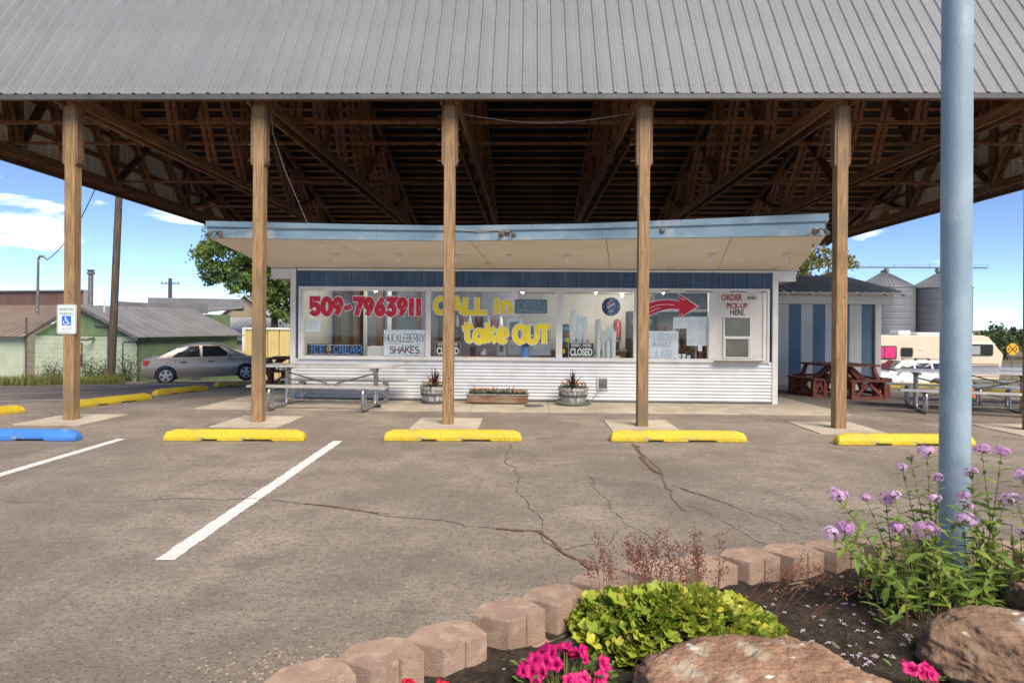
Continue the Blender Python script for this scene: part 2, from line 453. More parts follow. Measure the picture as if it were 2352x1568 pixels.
# concrete apron in panels
apron = bpy.data.objects.new('concrete_apron', None); C.objects.link(apron); apron.location = (0, 12, 0); apron['kind'] = 'structure'
for x0, x1, y0, y1, t in ((-6.02, -3.95, 11.24, 12.9, .016), (-3.94, -1.02, 11.24, 12.9, .018), (-1.01, .42, 11.24, 12.9, .016), (.43, 3.0, 11.24, 12.9, .018), (3.01, 5.77, 11.24, 12.9, .017), (-6.02, -4.72, 12.91, 16.2, .016), (4.95, 5.77, 12.91, 14.6, .016)):
    bb = MB(); n = 8
    def q(u, v, z=0): x, y = lerp(x0, x1, u), lerp(y0, y1, v); return (x, y, gz(x, y) + z)
    vs = [q(u, j / n, t) for j in range(n + 1) for u in (0, 1)] + [q(u, j / n, -.1) for j in range(n + 1) for u in (0, 1)]
    k = 2 * (n + 1); fs = []
    for j in range(n):
        fs += [(2 * j, 2 * j + 1, 2 * j + 3, 2 * j + 2), (2 * j, 2 * j + 2, k + 2 * j + 2, k + 2 * j), (2 * j + 1, k + 2 * j + 1, k + 2 * j + 3, 2 * j + 3)]
    fs += [(0, k, k + 1, 1), (2 * n, 2 * n + 1, k + 2 * n + 1, k + 2 * n)]
    bb.add(vs, fs).build('slab_panel', M_conc, apron)
for pts in ([(3.15, 12.75), (3.6, 12.2), (4.3, 11.8), (4.6, 11.3)], [(-1.15, 12.6), (-1.3, 11.9), (-1.75, 11.3)], [(.32, 12.6), (.1, 11.9), (-.2, 11.35)]):
    ribbon(pts, .012, z=.021, jit=.5, sub=3, disp=.06, rnd=rc).build('crack', M_crack, apron, recalc=False)
bb = MB(); bb.lathe([(.19, .017), (.19, .023), (.17, .024)], (.15, 12.05, 0), 24)
bb.build('drain_cover', M_trimgrey, apron)
POSTX = [-7.22, -4.22, -1.22, 1.80, 4.82, 7.74]
POSTY = 9.79
for x in POSTX:
    bb = MB(); bb.lim(x - .52, x + .50, 9.27, 10.42, -.1, .012)
    bb.build('concrete_pad', M_conc)['kind'] = 'structure'

# ================================================================== CANOPY
canopy = thing('drive_in_canopy', 'large timber truss canopy with grey ribbed metal roof on six wood posts', 'canopy', (.45, POSTY, 0))
XL, XR = -10.7, 11.65
EY, EZ, RY, RZ, BY, BZ = 9.42, 5.04, 11.70, 8.74, 24.9, 4.95
def tree_roof(p0, p1, m, name, flip, x0, x1, rib=.021, off=0):
    d = Vector((0, p1[0] - p0[0], p1[1] - p0[1])); L = d.length; d.normalize()
    nrm = Vector((1, 0, 0)).cross(d)
    if nrm.z < 0: nrm = -nrm
    W = .9144
    prof = [(0, 0)]
    for k in range(4):
        c = .1143 + .2286 * k
        prof += [(c - .034, 0), (c - .014, rib), (c + .014, rib), (c + .034, 0)]
        if k < 3:
            for e in (.075, .1535): prof += [(c + e - .008, 0), (c + e, .0028), (c + e + .008, 0)]
    prof += [(W, 0)]
    me = None; n = len(prof); x = x0
    while x < x1 - .1:
        if me is None:
            me = bpy.data.meshes.new(name)
            vs = [Vector((a, 0, 0)) + nrm * h for a, h in prof] + [Vector((a, 0, 0)) + nrm * h + d * L for a, h in prof]
            me.from_pydata(vs, [], [(i, i + 1, n + i + 1, n + i) for i in range(n - 1)])
        o = mesh_obj(name, me, m, canopy); o.location = Vector((x, p0[0], p0[1] + off)) - canopy.location
        x += W
    return me
tree_roof((EY, EZ), (RY, RZ), M_roof, 'roof_panel', 0, XL, XR)
M_roofb = mat('roof_metal_back', (.155, .158, .165), (.172, .176, .184), .8, .42, metal=.15, rnd=.04)
tree_roof((RY + .01, RZ), (BY, BZ), M_roofb, 'roof_panel', 1, XL, XR)
# dark sheets added below the metal, the underside's shade put into their colour
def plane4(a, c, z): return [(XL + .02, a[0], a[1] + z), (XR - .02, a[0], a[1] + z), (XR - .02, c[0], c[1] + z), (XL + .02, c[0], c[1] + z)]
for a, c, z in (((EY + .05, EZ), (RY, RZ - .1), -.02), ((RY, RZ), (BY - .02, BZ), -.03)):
    MB().add(plane4(a, c, z), [(0, 1, 2, 3)]).build('roof_shade_sheet', M_undershade, canopy, recalc=False)
bb = MB(); bb.tube([(XL, RY, RZ + .03), (XR, RY, RZ + .03)], .06, 8); bb.build('ridge_cap', M_roof, canopy)
# screws on the front slope
bb = MB()
d = Vector((0, RY - EY, RZ - EZ)).normalized(); nrm = Vector((1, 0, 0)).cross(d)
nrm = nrm if nrm.z > 0 else -nrm
x = XL + .1143
while x < XR:
    for k, t in enumerate((.17, .56, 1.17, 1.78, 2.39, 3.0)):
        for dx in ((-.036, .040) if k == 0 else (-.05,)):
            c = Vector((x + dx, EY, EZ)) + d * t + nrm * .003
            ring = [c + (Vector((1, 0, 0)) * math.cos(a) + d * math.sin(a)) * .009 for a in [i * math.pi / 3 for i in range(6)]]
            bb.add(ring + [c + nrm * .007], [(i, (i + 1) % 6, 6) for i in range(6)])
    x += .2286
o = bb.build('roof_screws', mat('screw_steel', (.05, .05, .055), rough=.5), canopy, recalc=False); o['kind'] = 'stuff'
bb = MB(); bb.lim(XL, XR, EY - .015, EY + .02, EZ - .085, EZ - .012); bb.build('eave_trim', M_trimgrey, canopy)
bb = MB(); bb.lim(XL, XR, EY + .03, EY + .07, EZ - .08, EZ + .02); bb.build('fascia_board', M_truss, canopy)
# purlins
def slope_z(y): return lerp(EZ, RZ, (y - EY) / (RY - EY)) if y < RY else lerp(RZ, BZ, (y - RY) / (BY - RY))
bb = MB(); bb.lim(XL + .03, XR - .03, -.02, .02, -.055, 0); pm_ = None
for i in range(34):
    y = RY + .25 + i * .385
    if y > BY - .1: break
    if pm_ is None:
        o = bb.build('purlin', M_purlin, canopy, local=True); pm_ = o.data
    else:
        o = mesh_obj('purlin', pm_, None, canopy)
    o.location = Vector((0, y, slope_z(y) - .055)) - canopy.location
for i in range(7):
    y = EY + .2 + i * .33
    o = mesh_obj('purlin', pm_, None, canopy); o.location = Vector((0, y, slope_z(y) - .06)) - canopy.location
# trusses
TX = [XL + .12] + POSTX + [XR - .12]
def shared(name, mb, m, xs, extra=None):
    me = None
    for x in xs:
        if me is None:
            o = mb.build(name, m, canopy, local=True); me = o.data
        else:
            o = mesh_obj(name, me, None, canopy)
        o.location = Vector((x, 0, 0)) - canopy.location
zb = 5.05
pairs = [x + s_ * .115 for x in TX for s_ in (-1, 1)]
shared('bottom_chord', MB().lim(-.02, .02, 9.55, BY - .1, zb - .095, zb + .095), M_truss, pairs)
topz = lambda y: slope_z(y) - .24
shared('top_chord', MB().bar((0, RY, topz(RY)), (0, BY - .2, topz(BY - .2) + .05), .04, .19), M_truss, pairs)
shared('top_chord', MB().bar((0, 9.58, 5.1), (0, RY, topz(RY)), .04, .19), M_truss, pairs)
webs = [((11.25, 0), (RY, 1)), ((RY + .1, 1), (12.75, 0)), ((12.75, 0), (14.2, 1)), ((14.2, 1), (15.8, 0)), ((15.8, 0), (15.8, 1)), ((15.8, 0), (17.6, 1)), ((17.6, 1), (19.2, 0)), ((19.2, 0), (19.2, 1)), ((19.2, 0), (21.0, 1)), ((21.0, 1), (22.2, 0)), ((12.75, 0), (12.75, 1)), ((10.5, 0), (10.5, 1)), ((14.3, 0), (12.9, 1)), ((17.5, 0), (16.0, 1)), ((20.8, 0), (19.4, 1))]
for p, q_ in webs:
    P = lambda t: (0, t[0], zb if t[1] == 0 else topz(t[0]))
    shared('web_member', MB().bar(P(p), P(q_), .04, .10, up=(1, 0, 0)), M_truss, [x + s_ * .068 for x in TX for s_ in (-1, 1)])
for y in (12.75, 15.8, 19.2):
    shared('gusset_plate', MB().lim(-.003, .003, y - .09, y + .09, zb - .08, zb + .16), M_plate, [x + s_ * .139 for x in TX for s_ in (-1, 1)])
for y, h in ((9.98, .12), (11.2, .06), (12.5, .06), (15.9, .06), (19.25, .06)):
    bb = MB(); bb.lim(XL + .05, XR - .05, y - .02, y + .02, zb + .10, zb + .10 + h); bb.build('lateral_brace', M_truss, canopy)
# gable siding (vertical ribbed sheets) with girts
for gx, sgn in ((XL + .01, 1), (XR - .01, -1)):
    y = EY + .1
    while y < BY - .2:
        y1 = min(y + .9144, BY - .05)
        bb = MB(); ys = []
        for k in range(4):
            c = y + (k + .5) * (y1 - y) / 4
            ys += [(c - .1143 if k == 0 else None, 0), (c - .025, 0), (c - .012, .015), (c + .012, .015), (c + .025, 0)]
        ys = [(y, 0)] + [t for t in ys if t[0] is not None][1:] + [(y1, 0)]
        ys = sorted(set(ys))
        if y < RY < y1: ys = sorted(ys + [(RY, 0)])
        n = len(ys)
        vs = [(gx + sgn * h, yy, zb - .09) for yy, h in ys] + [(gx + sgn * h, yy, max(zb - .08, slope_z(yy) - .03)) for yy, h in ys]
        bb.add(vs, [(i, i + 1, n + i + 1, n + i) for i in range(n - 1)]).build('gable_panel', M_gable, canopy)
        y = y1
    for z in (5.68, 6.32, 7.0, 7.7):
        t0 = EY + (z + .1 - EZ) / (RZ - EZ) * (RY - EY); t1 = RY + (RZ - z - .1) / (RZ - BZ) * (BY - RY)
        bb = MB(); bb.lim(gx + sgn * .02, gx + sgn * .06, t0 + .1, t1 - .3, z - .06, z + .06) if sgn > 0 else bb.lim(gx - .06, gx - .02, t0 + .1, t1 - .3, z - .06, z + .06)
        bb.build('girt', M_truss, canopy)
    bb = MB(); bb.lim(gx - .08 * sgn if sgn > 0 else gx + .005, gx - .005 if sgn > 0 else gx + .08, EY, BY - .05, zb - .20, zb + .03)
    bb.build('gable_beam', mat('gable_beam_wood', (.12, .058, .03), (.07, .033, .018), 4, .8, stretch=(3, .5, 3)) if 'gable_beam_wood' not in MATS else MATS['gable_beam_wood'], canopy)
# posts with cleats and bolts
M_cleat = mat('cleat_wood', (.20, .105, .055), (.12, .06, .034), 4, .8, stretch=(4, 4, .6), bump=.2)
M_knot = mat('knot_wood', (.16, .09, .04), (.11, .06, .026), 20, .8)
rk = random.Random(11)
for x in POSTX:
    mb = MB(); mb.lim(x - .083, x + .083, POSTY - .083, POSTY + .083, -.02, 5.12)
    post = mb.build('post', M_post, canopy, bevel=.008)
    for s_ in (-1, 1):
        bb = MB(); z0 = 4.02
        xa, xb = (x - .123, x - .084) if s_ < 0 else (x + .084, x + .123)
        poly = [(xa, z0 + .05), (xa, 4.95), (xb, 4.95), (xb, z0)] if s_ < 0 else [(xb, z0 + .05), (xb, 4.95), (xa, 4.95), (xa, z0)]
        bb.prism(poly, POSTY - .07, POSTY + .07, lambda a, c, h: (a, h, c)); bb.build('cleat', M_cleat, post)
    for z in (4.13, 4.38, 4.62, 4.83):
        bb = MB(); bb.tube([(x - .20, POSTY + .02, z), (x + .15, POSTY + .02, z)], .008, 6)
        bb.tube([(x + .123, POSTY + .02, z), (x + .14, POSTY + .02, z)], .022, 6)
        bb.build('bolt', M_knot, post)
    for _ in range(2):
        z = rk.uniform(.4, 3.9); r = rk.uniform(.012, .019); kx = x + rk.uniform(-.05, .05)
        bb = MB(); bb.lathe([(r, 0), (r * .9, .0015)], (kx, POSTY - .0832, z), 10, 'y'); bb.build('knot', M_knot, post)
# ================================================================== DRIVE-IN BUILDING
WY = 12.80
X0, X1, WT = -4.85, 5.06, 2.70
bld = thing('drive_in_building', 'low white and blue drive-in stand with corrugated skirt and wide picture windows', 'building', (.1, WY, 0))
def bl(*a): return MB().lim(*a)
M_inwall = mat('interior_wall', (.60, .58, .54), (.55, .53, .49), 1.5, .7)
M_purple = mat('interior_grey_panel', (.22, .21, .25), (.19, .18, .22), 1.5, .7)
M_brown = mat('interior_brown_wood', (.16, .075, .03), (.10, .045, .02), 4, .6, stretch=(4, 4, .5))
M_floor = mat('interior_floor', (.25, .22, .19), (.2, .18, .15), 3, .6)
M_ceil = mat('interior_ceiling', (.55, .52, .46), (.5, .47, .42), 2, .8)
GY = 12.865
# shell
for nm, a, m in (('back_wall', (X0, X1, 17.0, 17.15, -.35, WT), M_inwall), ('side_wall', (X0, X0 + .12, WY + .13, 17.0, -.35, WT), M_inwall), ('side_wall', (X1 - .12, X1, WY + .13, 17.0, -.35, WT), M_inwall),
                 ('floor', (X0 + .13, X1 - .13, WY + .13, 16.99, -.1, .03), M_floor), ('ceiling', (X0 + .13, X1 - .13, WY + .13, 16.99, 2.42, 2.45), M_ceil),
                 ('wall_base', (X0 + .06, X1 - .06, WY + .03, WY + .12, -.05, .85), M_inwall), ('wall_header', (X0 + .06, X1 - .06, WY + .03, WY + .12, 2.27, WT), M_inwall)):
    bl(*a).build(nm, m, bld)
# corrugated skirt sheets
xs = [X0 + .07, -2.42, .03, 2.5, X1 - .07]
for k in range(4):
    bb = MB(); rows = 12 * 6; z0, z1 = .035, .845
    vs = []
    for j in range(rows + 1):
        t = j / rows; h = .011 * math.cos(2 * math.pi * 12 * t) ; z = lerp(z0, z1, t)
        for x in (xs[k] + (.001 if k else 0), xs[k + 1]): vs.append((x, WY - .005 + h - (k % 2) * .002, z))
    bb.add(vs, [(2 * j, 2 * j + 1, 2 * j + 3, 2 * j + 2) for j in range(rows)])
    bb.build('corrugated_sheet', M_galv, bld, smooth='all')
bl(X0 + .01, X1 - .01, WY - .005, WY + .03, .002, .036).build('base_flashing', M_trimgrey, bld)
for x in (X0, X1 - .09):
    bb = MB(); bb.lim(x - .01, x + .10, WY - .03, WY + .02, .005, WT); bb.build('corner_trim', M_white, bld, bevel=.004)
bl(X0 + .12, X1 - .1, WY - .022, WY + .02, WT - .045, WT + .0).build('top_trim', M_white, bld, bevel=.003)
# blue ribbed siding above and beside the windows
def siding(x0, x1, z0, z1):
    bb = MB(); pr = [(x0 + .003, 0), (x0 + .008, -.012), (x0 + .05, -.012)]
    n = 7
    for i in range(n):
        c = lerp(x0 + .06, x1 - .03, (i + .5) / n); pr += [(c - .010, -.012), (c - .005, -.018), (c + .005, -.018), (c + .010, -.012)]
    pr += [(x1 - .012, -.012), (x1 - .004, 0)]
    k = len(pr)
    bb.add([(a, WY + .01 + h, z0) for a, h in pr] + [(a, WY + .01 + h, z1) for a, h in pr], [(i, i + 1, k + i + 1, k + i) for i in range(k - 1)])
    return bb.build('siding_panel', M_blue, bld)
x = X0 + .10
while x < X1 - .12:
    x2 = min(x + .288, X1 - .10); siding(x, x2, 2.325, WT - .046); x = x2
siding(X0 + .10, X0 + .19, .86, 2.325); siding(X1 - .19, X1 - .10, .86, 2.325)
bl(X0 + .05, X1 - .05, WY + .012, WY + .028, .85, 2.325 + .37).build('siding_backing', M_blue, bld) if False else None
# window frame
FX0, FX1, FZ0, FZ1 = -4.69, 4.90, .845, 2.33
def fr(nm, x0, x1, z0, z1, y0=WY - .035, y1=GY + .02, m=M_white, par=None): return bl(x0, x1, y0, y1, z0, z1).build(nm, m, par or bld, bevel=.004)
wf = fr('window_frame', FX0, FX1, FZ1 - .045, FZ1)
fr('frame_rail', FX0 + .05, FX1 - .05, 2.245, FZ1 - .046, WY - .012, par=wf)
fr('frame_sill', FX0, FX1, FZ0 - .01, FZ0 + .032, WY - .05, par=wf)
fr('frame_rail', FX0 + .05, FX1 - .05, FZ0 + .033, FZ0 + .06, WY - .012, par=wf)
for x0, x1 in ((FX0, FX0 + .048), (FX1 - .048, FX1)): fr('frame_jamb', x0, x1, FZ0 + .033, FZ1 - .046, par=wf)
fr('frame_jamb', FX0 + .05, -4.595, .906, 2.244, WY - .012, par=wf)
for x0, x1, yy in ((-2.073, -1.975, WY - .008), (.594, .726, WY - .012), (2.175, 2.236, WY - .004), (3.685, 3.84, WY - .02)):
    fr('mullion', x0, x1, .906, 2.244, yy, par=wf)
for x0, x1 in ((2.75, 2.9), (3.2, 3.75), (4.1, 4.45), (4.72, 4.83)):
    bl(x0, x1, WY - .0135, WY - .0118, 2.262, 2.28).build('peeled_patch', M_blue, wf)
M_glass = glass_mat('window_glass', (.96, .97, .97), .0)
PAN = [(-4.595, -2.073), (-1.975, .594), (.726, 2.175), (2.236, 3.685)]
panes = []
for x0, x1 in PAN:
    o = MB().lim(x0 + .001, x1 - .001, GY - .003, GY + .003, .907, 2.243).build('window_pane', M_glass, bld)
    panes.append(o)
# order panel with its own small sash window
fr('order_panel', 3.841, 4.772, .907, 2.244, WY + .012, GY + .01, M_offwhite)
fr('frame_jamb', 4.773, 4.85, .907, 2.244, WY - .012, par=wf)
lw = fr('order_window', 3.975, 4.545, 1.745, 1.78, WY - .02, WY + .011)
fr('sash_rail', 3.975, 4.545, .915, .95, WY - .02, WY + .011, par=lw)
fr('sash_rail', 3.975, 4.545, 1.315, 1.37, WY - .026, WY + .011, par=lw)
for x0, x1 in ((3.975, 4.01), (4.51, 4.545)): fr('sash_stile', x0, x1, .951, 1.744, WY - .018, WY + .011, par=lw)
fr('sash_stile', 4.011, 4.03, .951, 1.314, WY - .012, WY + .011, par=lw); fr('sash_stile', 4.485, 4.509, .951, 1.314, WY - .012, WY + .011, par=lw)
M_olive = mat('order_pane_backing', (.13, .13, .095), (.17, .16, .12), 1.2, .15, c3=(.22, .2, .13), scale3=3, lo3=.55, hi3=.7)
bl(4.011, 4.509, WY + .002, WY + .008, 1.371, 1.744).build('pane', M_olive, lw); bl(4.031, 4.484, WY + .002, WY + .008, .951, 1.314).build('pane', M_olive, lw)
fr('order_ledge', 3.78, 4.74, .862, .885, WY - .17, WY - .051, mat('bare_ledge_wood', (.30, .24, .16), (.2, .15, .1), 5, .8, stretch=(.5, 4, 4)))
# roof slab with sagging fascia and sloped soffit
FY = 10.80
def ft(x): return interp([(-5.6, 3.335), (-3, 3.285), (-1.3, 3.265), (1, 3.31), (3, 3.40), (5.1, 3.50)], x)
def fb(x): return interp([(-5.6, 3.045), (-3, 3.018), (-1.3, 3.008), (1, 3.045), (3, 3.085), (5.1, 3.125)], x)
FXL, FXR = -5.58, 5.10
def strip(x0, x1, zf0, zf1, y0, y1, n=10):
    bb = MB(); vs = []
    for i in range(n + 1):
        x = lerp(x0, x1, i / n)
        vs += [(x, y0, zf0(x)), (x, y0, zf1(x)), (x, y1, zf1(x)), (x, y1, zf0(x))]
    fs = []
    for i in range(n):
        a, c = 4 * i, 4 * i + 4
        for k in range(4): fs.append((a + k, a + (k + 1) % 4, c + (k + 1) % 4, c + k))
    fs += [(3, 2, 1, 0), (4 * n, 4 * n + 1, 4 * n + 2, 4 * n + 3)]
    return bb.add(vs, fs)
mid = lambda x: lerp(fb(x), ft(x), .60)
for x0, x1 in ((FXL, -2.62), (-2.615, -.62), (-.615, 1.28), (1.285, FXR - .03)):
    strip(x0, x1, lambda x: fb(x), lambda x: mid(x) - .012, FY, FY + .035).build('fascia_board', M_ltblue, bld)
for x0, x1 in ((FXL - .02, .08), (.085, 2.62), (2.625, FXR + .02)):
    strip(x0, x1, lambda x: mid(x) + .018, ft, FY - .022, FY + .03).build('fascia_cap', M_ltblue, bld)
strip(FXL, FXR, lambda x: mid(x) - .010, lambda x: mid(x) + .016, FY - .010, FY + .03).build('fascia_bead', M_ltblue, bld)
strip(FXL + .02, FXR - .02, lambda x: mid(x) + .0, lambda x: mid(x) + .006, FY - .016, FY - .0105).build('fascia_cable', M_black, bld)
SB0, SB1 = -5.30, 5.47   # roof edge at the wall line
def edge_x(x, y): # map front coordinate to the roof width at depth y
    t = (y - FY) / (WY - FY); l_, r_ = lerp(FXL, SB0, t), lerp(FXR, SB1, t)
    return lerp(l_, r_, (x - FXL) / (FXR - FXL))
def sof(x, y):
    t = (y - FY) / (WY - FY); return (edge_x(x, y), y, lerp(fb(x) + .004, WT + .012, min(t, 1)) if t <= 1 else WT + .012)
sx = [FXL + .01, -3.35, -1.0, 1.35, 3.5, FXR - .01]; sy = [FY + .036, 11.74, WY + .02]
for i in range(5):
    for j in range(2):
        a0, a1, b0, b1 = sx[i] + .005, sx[i + 1] - .005, sy[j] + .004, sy[j + 1] - .004
        bb = MB(); n = 5
        top = [sof(lerp(a0, a1, u / n), y) for y in (b0, b1) for u in range(n + 1)]
        bb.add(top + [(p[0], p[1], p[2] + .015) for p in top], [(u, u + 1, n + 2 + u, n + 1 + u) for u in range(n)] + [(2 * (n + 1) + u + 1, 2 * (n + 1) + u, 3 * (n + 1) + u, 3 * (n + 1) + u + 1) for u in range(n)])
        bb.build('soffit_panel', M_soffit, bld)
# roof deck above, side fascia, side eave boxes
bb = MB(); n = 10; ys = (FY + .02, WY, 17.4)
vs = []
for y in ys:
    for i in range(n + 1):
        x = lerp(FXL, FXR, i / n); t = min(1, (y - FY) / (WY - FY)); vs.append((edge_x(x, min(y, WY)), y, lerp(ft(x) - .01, 3.22, t)))
for y in ys:
    for i in range(n + 1):
        x = lerp(FXL, FXR, i / n); p = sof(x, min(y, WY)); vs.append((p[0], y, p[2] + .03))
w_ = n + 1; k = 3 * w_; fs = []
for j in range(2):
    for i in range(n):
        a = j * w_ + i; fs += [(a, a + 1, a + w_ + 1, a + w_), (k + a + 1, k + a, k + a + w_, k + a + w_ + 1)]
    fs += [(j * w_, (j + 1) * w_, k + (j + 1) * w_, k + j * w_), (j * w_ + n, k + j * w_ + n, k + (j + 1) * w_ + n, (j + 1) * w_ + n)]
fs += [(2 * w_ + i, 2 * w_ + i + 1, k + 2 * w_ + i + 1, k + 2 * w_ + i) for i in range(n)] + [(i + 1, i, k + i, k + i + 1) for i in range(n)]
bb.add(vs, fs).build('roof_slab', mat('roof_edge_dark', (.05, .047, .045), (.08, .07, .06), 4, .8), bld)
for x0, x1 in ((SB0 + .01, X0 - .011), (X1 + .011, SB1 - .02)):
    bl(x0, x1, WY + .04, 17.2, WT - .21, WT + .005).build('side_eave_box', M_white, bld, bevel=.004)
for x, s_ in ((X0 - .02, 1), (X1 + .02, 1)):
    pass
bl(X0 - .0, X0 + .005, WY + .03, 17.0, .0, WT).build('side_cladding', M_white, bld); bl(X1 - .005, X1, WY + .03, 17.0, .0, WT).build('side_cladding', M_white, bld)
# outlet with the hose bib
ob = MB(); ob.lim(1.435, 1.665, WY - .045, WY - .02, .265, .52); outp = ob.build('tap_box', M_galv, bld, bevel=.004)
bl(1.465, 1.635, WY - .049, WY - .0455, .295, .49).build('tap_plate', M_plate, outp)
MB().tube([(1.55, WY - .05, .385), (1.55, WY - .10, .385), (1.55, WY - .12, .36)], .014, 8).build('tap', M_tube, outp)

# ------------------------------------------------------------------ lettering
def arc(cx, cy, rx, ry, a0, a1, n=12): return [(cx + rx * math.cos(R(lerp(a0, a1, i / n))), cy + ry * math.sin(R(lerp(a0, a1, i / n)))) for i in range(n + 1)]
GL_ = {
 'A': ([[(0, 0), (.45, 1), (.55, 1), (1, 0)], [(.2, .36), (.8, .36)]], .75), 'B': ([[(0, 0), (0, 1), (.45, 1)] + arc(.45, .76, .35, .24, 90, -90, 8) + [(0, .52)], [(.45, .52)] + arc(.45, .26, .42, .26, 90, -90, 8) + [(0, 0)]], .62),
 'C': ([arc(.5, .5, .5, .5, 50, 310, 16)], .75), 'D': ([[(0, 0), (0, 1), (.4, 1)] + arc(.4, .5, .5, .5, 90, -90, 12) + [(0, 0)]], .7), 'E': ([[(1, 1), (0, 1), (0, 0), (1, 0)], [(0, .52), (.8, .52)]], .55),
 'G': ([arc(.5, .5, .5, .5, 50, 330, 16) + [(.97, .45), (.6, .45)]], .75), 'H': ([[(0, 0), (0, 1)], [(1, 0), (1, 1)], [(0, .5), (1, .5)]], .65), 'I': ([[(.5, 0), (.5, 1)]], .25), 'K': ([[(0, 0), (0, 1)], [(.9, 1), (0, .42)], [(.3, .58), (1, 0)]], .65),
 'L': ([[(0, 1), (0, 0), (1, 0)]], .55), 'M': ([[(0, 0), (0, 1), (.5, .3), (1, 1), (1, 0)]], .85), 'N': ([[(0, 0), (0, 1), (1, 0), (1, 1)]], .68), 'O': ([arc(.5, .5, .5, .5, 90, 450, 20)], .75), 'P': ([[(0, 0), (0, 1), (.5, 1)] + arc(.5, .74, .45, .26, 90, -90, 8) + [(0, .48)]], .62),
 'R': ([[(0, 0), (0, 1), (.5, 1)] + arc(.5, .74, .42, .26, 90, -90, 8) + [(0, .48)], [(.45, .48), (1, 0)]], .66), 'S': ([arc(.5, .75, .45, .25, 40, 270, 10) + arc(.5, .25, .47, .25, 90, -140, 10)], .62), 'T': ([[(.5, 0), (.5, 1)], [(0, 1), (1, 1)]], .68), 'U': ([[(0, 1), (0, .4)] + arc(.5, .4, .5, .4, 180, 360, 10) + [(1, 1)]], .68),
 'V': ([[(0, 1), (.5, 0), (1, 1)]], .7), 'Y': ([[(0, 1), (.5, .5), (1, 1)], [(.5, .5), (.5, 0)]], .65), 'n': ([[(.1, 0), (.1, .75)], [(.1, .5)] + arc(.5, .48, .38, .27, 160, 0, 8) + [(.88, 0)]], .62),
 't': ([[(.42, 1.1), (.42, .3)] + arc(.68, .28, .26, .26, 180, 300, 6), [(0, .78), (.95, .92)]], .62), 'a': ([arc(.45, .38, .40, .36, 60, 420, 16), [(.88, .78), (.88, .02)]], .68), 'k': ([[(.1, 0), (.1, 1.1)], [(.85, .8), (.12, .36)], [(.35, .5), (.95, 0)]], .66), 'e': ([[(.14, .40), (.84, .40)], arc(.48, .40, .42, .40, 0, 310, 14)], .66),
 '0': ([arc(.5, .5, .46, .5, 90, 450, 20)], .62), '1': ([[(.5, 0), (.5, 1)]], .30), '3': ([[(.05, 1), (.9, 1), (.42, .58)] + arc(.45, .30, .42, .30, 80, -150, 12)], .60), '5': ([[(.92, 1), (.1, 1), (.1, .55)] + arc(.42, .32, .46, .31, 110, -140, 14)], .60), '6': ([[(.75, 1), (.36, .66), (.14, .36)], arc(.48, .29, .38, .29, 150, -210, 18)], .58), '7': ([[(0, 1), (.95, 1), (.35, 0)]], .60),
 '9': ([arc(.48, .70, .38, .29, 0, 360, 18), [(.84, .64), (.66, .34), (.35, 0)]], .58), '-': ([[(.1, .38), (.9, .50)]], .42), '.': ([[(.45, 0), (.55, .02)]], .25), "'": ([[(.5, 1), (.45, .8)]], .2), '2': ([arc(.48, .72, .42, .28, 160, -40, 10) + [(.05, 0), (.95, 0)]], .58), '4': ([[(.7, 0), (.7, 1), (0, .3), (1, .3)]], .6), '8': ([arc(.5, .76, .36, .24, -90, 270, 14), arc(.5, .26, .44, .26, 90, 450, 14)], .6)}
def strokes(text, x0, z0, h, width=None, gap=.16, slant=0.0, jit=0.0, rnd=random):
    out = []; x = 0; items = []
    for ch in text:
        if ch == ' ': x += h * .35; continue
        st, wd = GL_[ch]; w = wd * h; dz = rnd.uniform(-jit, jit) * h
        items.append([[(x + a * w + c * slant * h, c * h + dz) for a, c in s_] for s_ in st]); x += w + gap * h
    tot = x - gap * h; k = (width / tot) if width else 1
    return [[(x0 + a * k, z0 + c) for a, c in s_] for it in items for s_ in it]
def stroke_mesh(sts, w, y, step=.0004, cyc=14, round_=True):
    bb = MB()
    for i, st in enumerate(sts):
        yy = y - (i % cyc) * step
        P = [Vector((a, c)) for a, c in st]; n = len(P)
        closed = (P[0] - P[-1]).length < 1e-4
        Lp, Rp = [], []
        for j, p in enumerate(P):
            d0 = (p - P[j - 1]).normalized() if j > 0 else ((P[0] - P[-2]).normalized() if closed else None)
            d1 = (P[j + 1] - p).normalized() if j < n - 1 else ((P[1] - P[0]).normalized() if closed else None)
            d0 = d0 if d0 is not None else d1; d1 = d1 if d1 is not None else d0
            t = (d0 + d1); t = t.normalized() if t.length > 1e-3 else d0
            nn = Vector((-t.y, t.x)); c = max(.45, nn.dot(Vector((-d0.y, d0.x))))
            e = Vector((0, 0))
            if not closed and round_:
                if j == 0: e = -d1 * w * .25
                if j == n - 1: e = d0 * w * .25
            Lp.append(p + e + nn * w / 2 / c); Rp.append(p + e - nn * w / 2 / c)
        vs = [(a.x, yy - j * 3e-5, a.y) for j, a in enumerate(Lp)] + [(a.x, yy - j * 3e-5, a.y) for j, a in enumerate(Rp)]
        bb.add(vs, [(j, n + j, n + j + 1, j + 1) for j in range(n - 1)])
    return bb
def paint(name, sts, w, y, m, parent): return stroke_mesh(sts, w, y).build(name, m, parent, recalc=False)
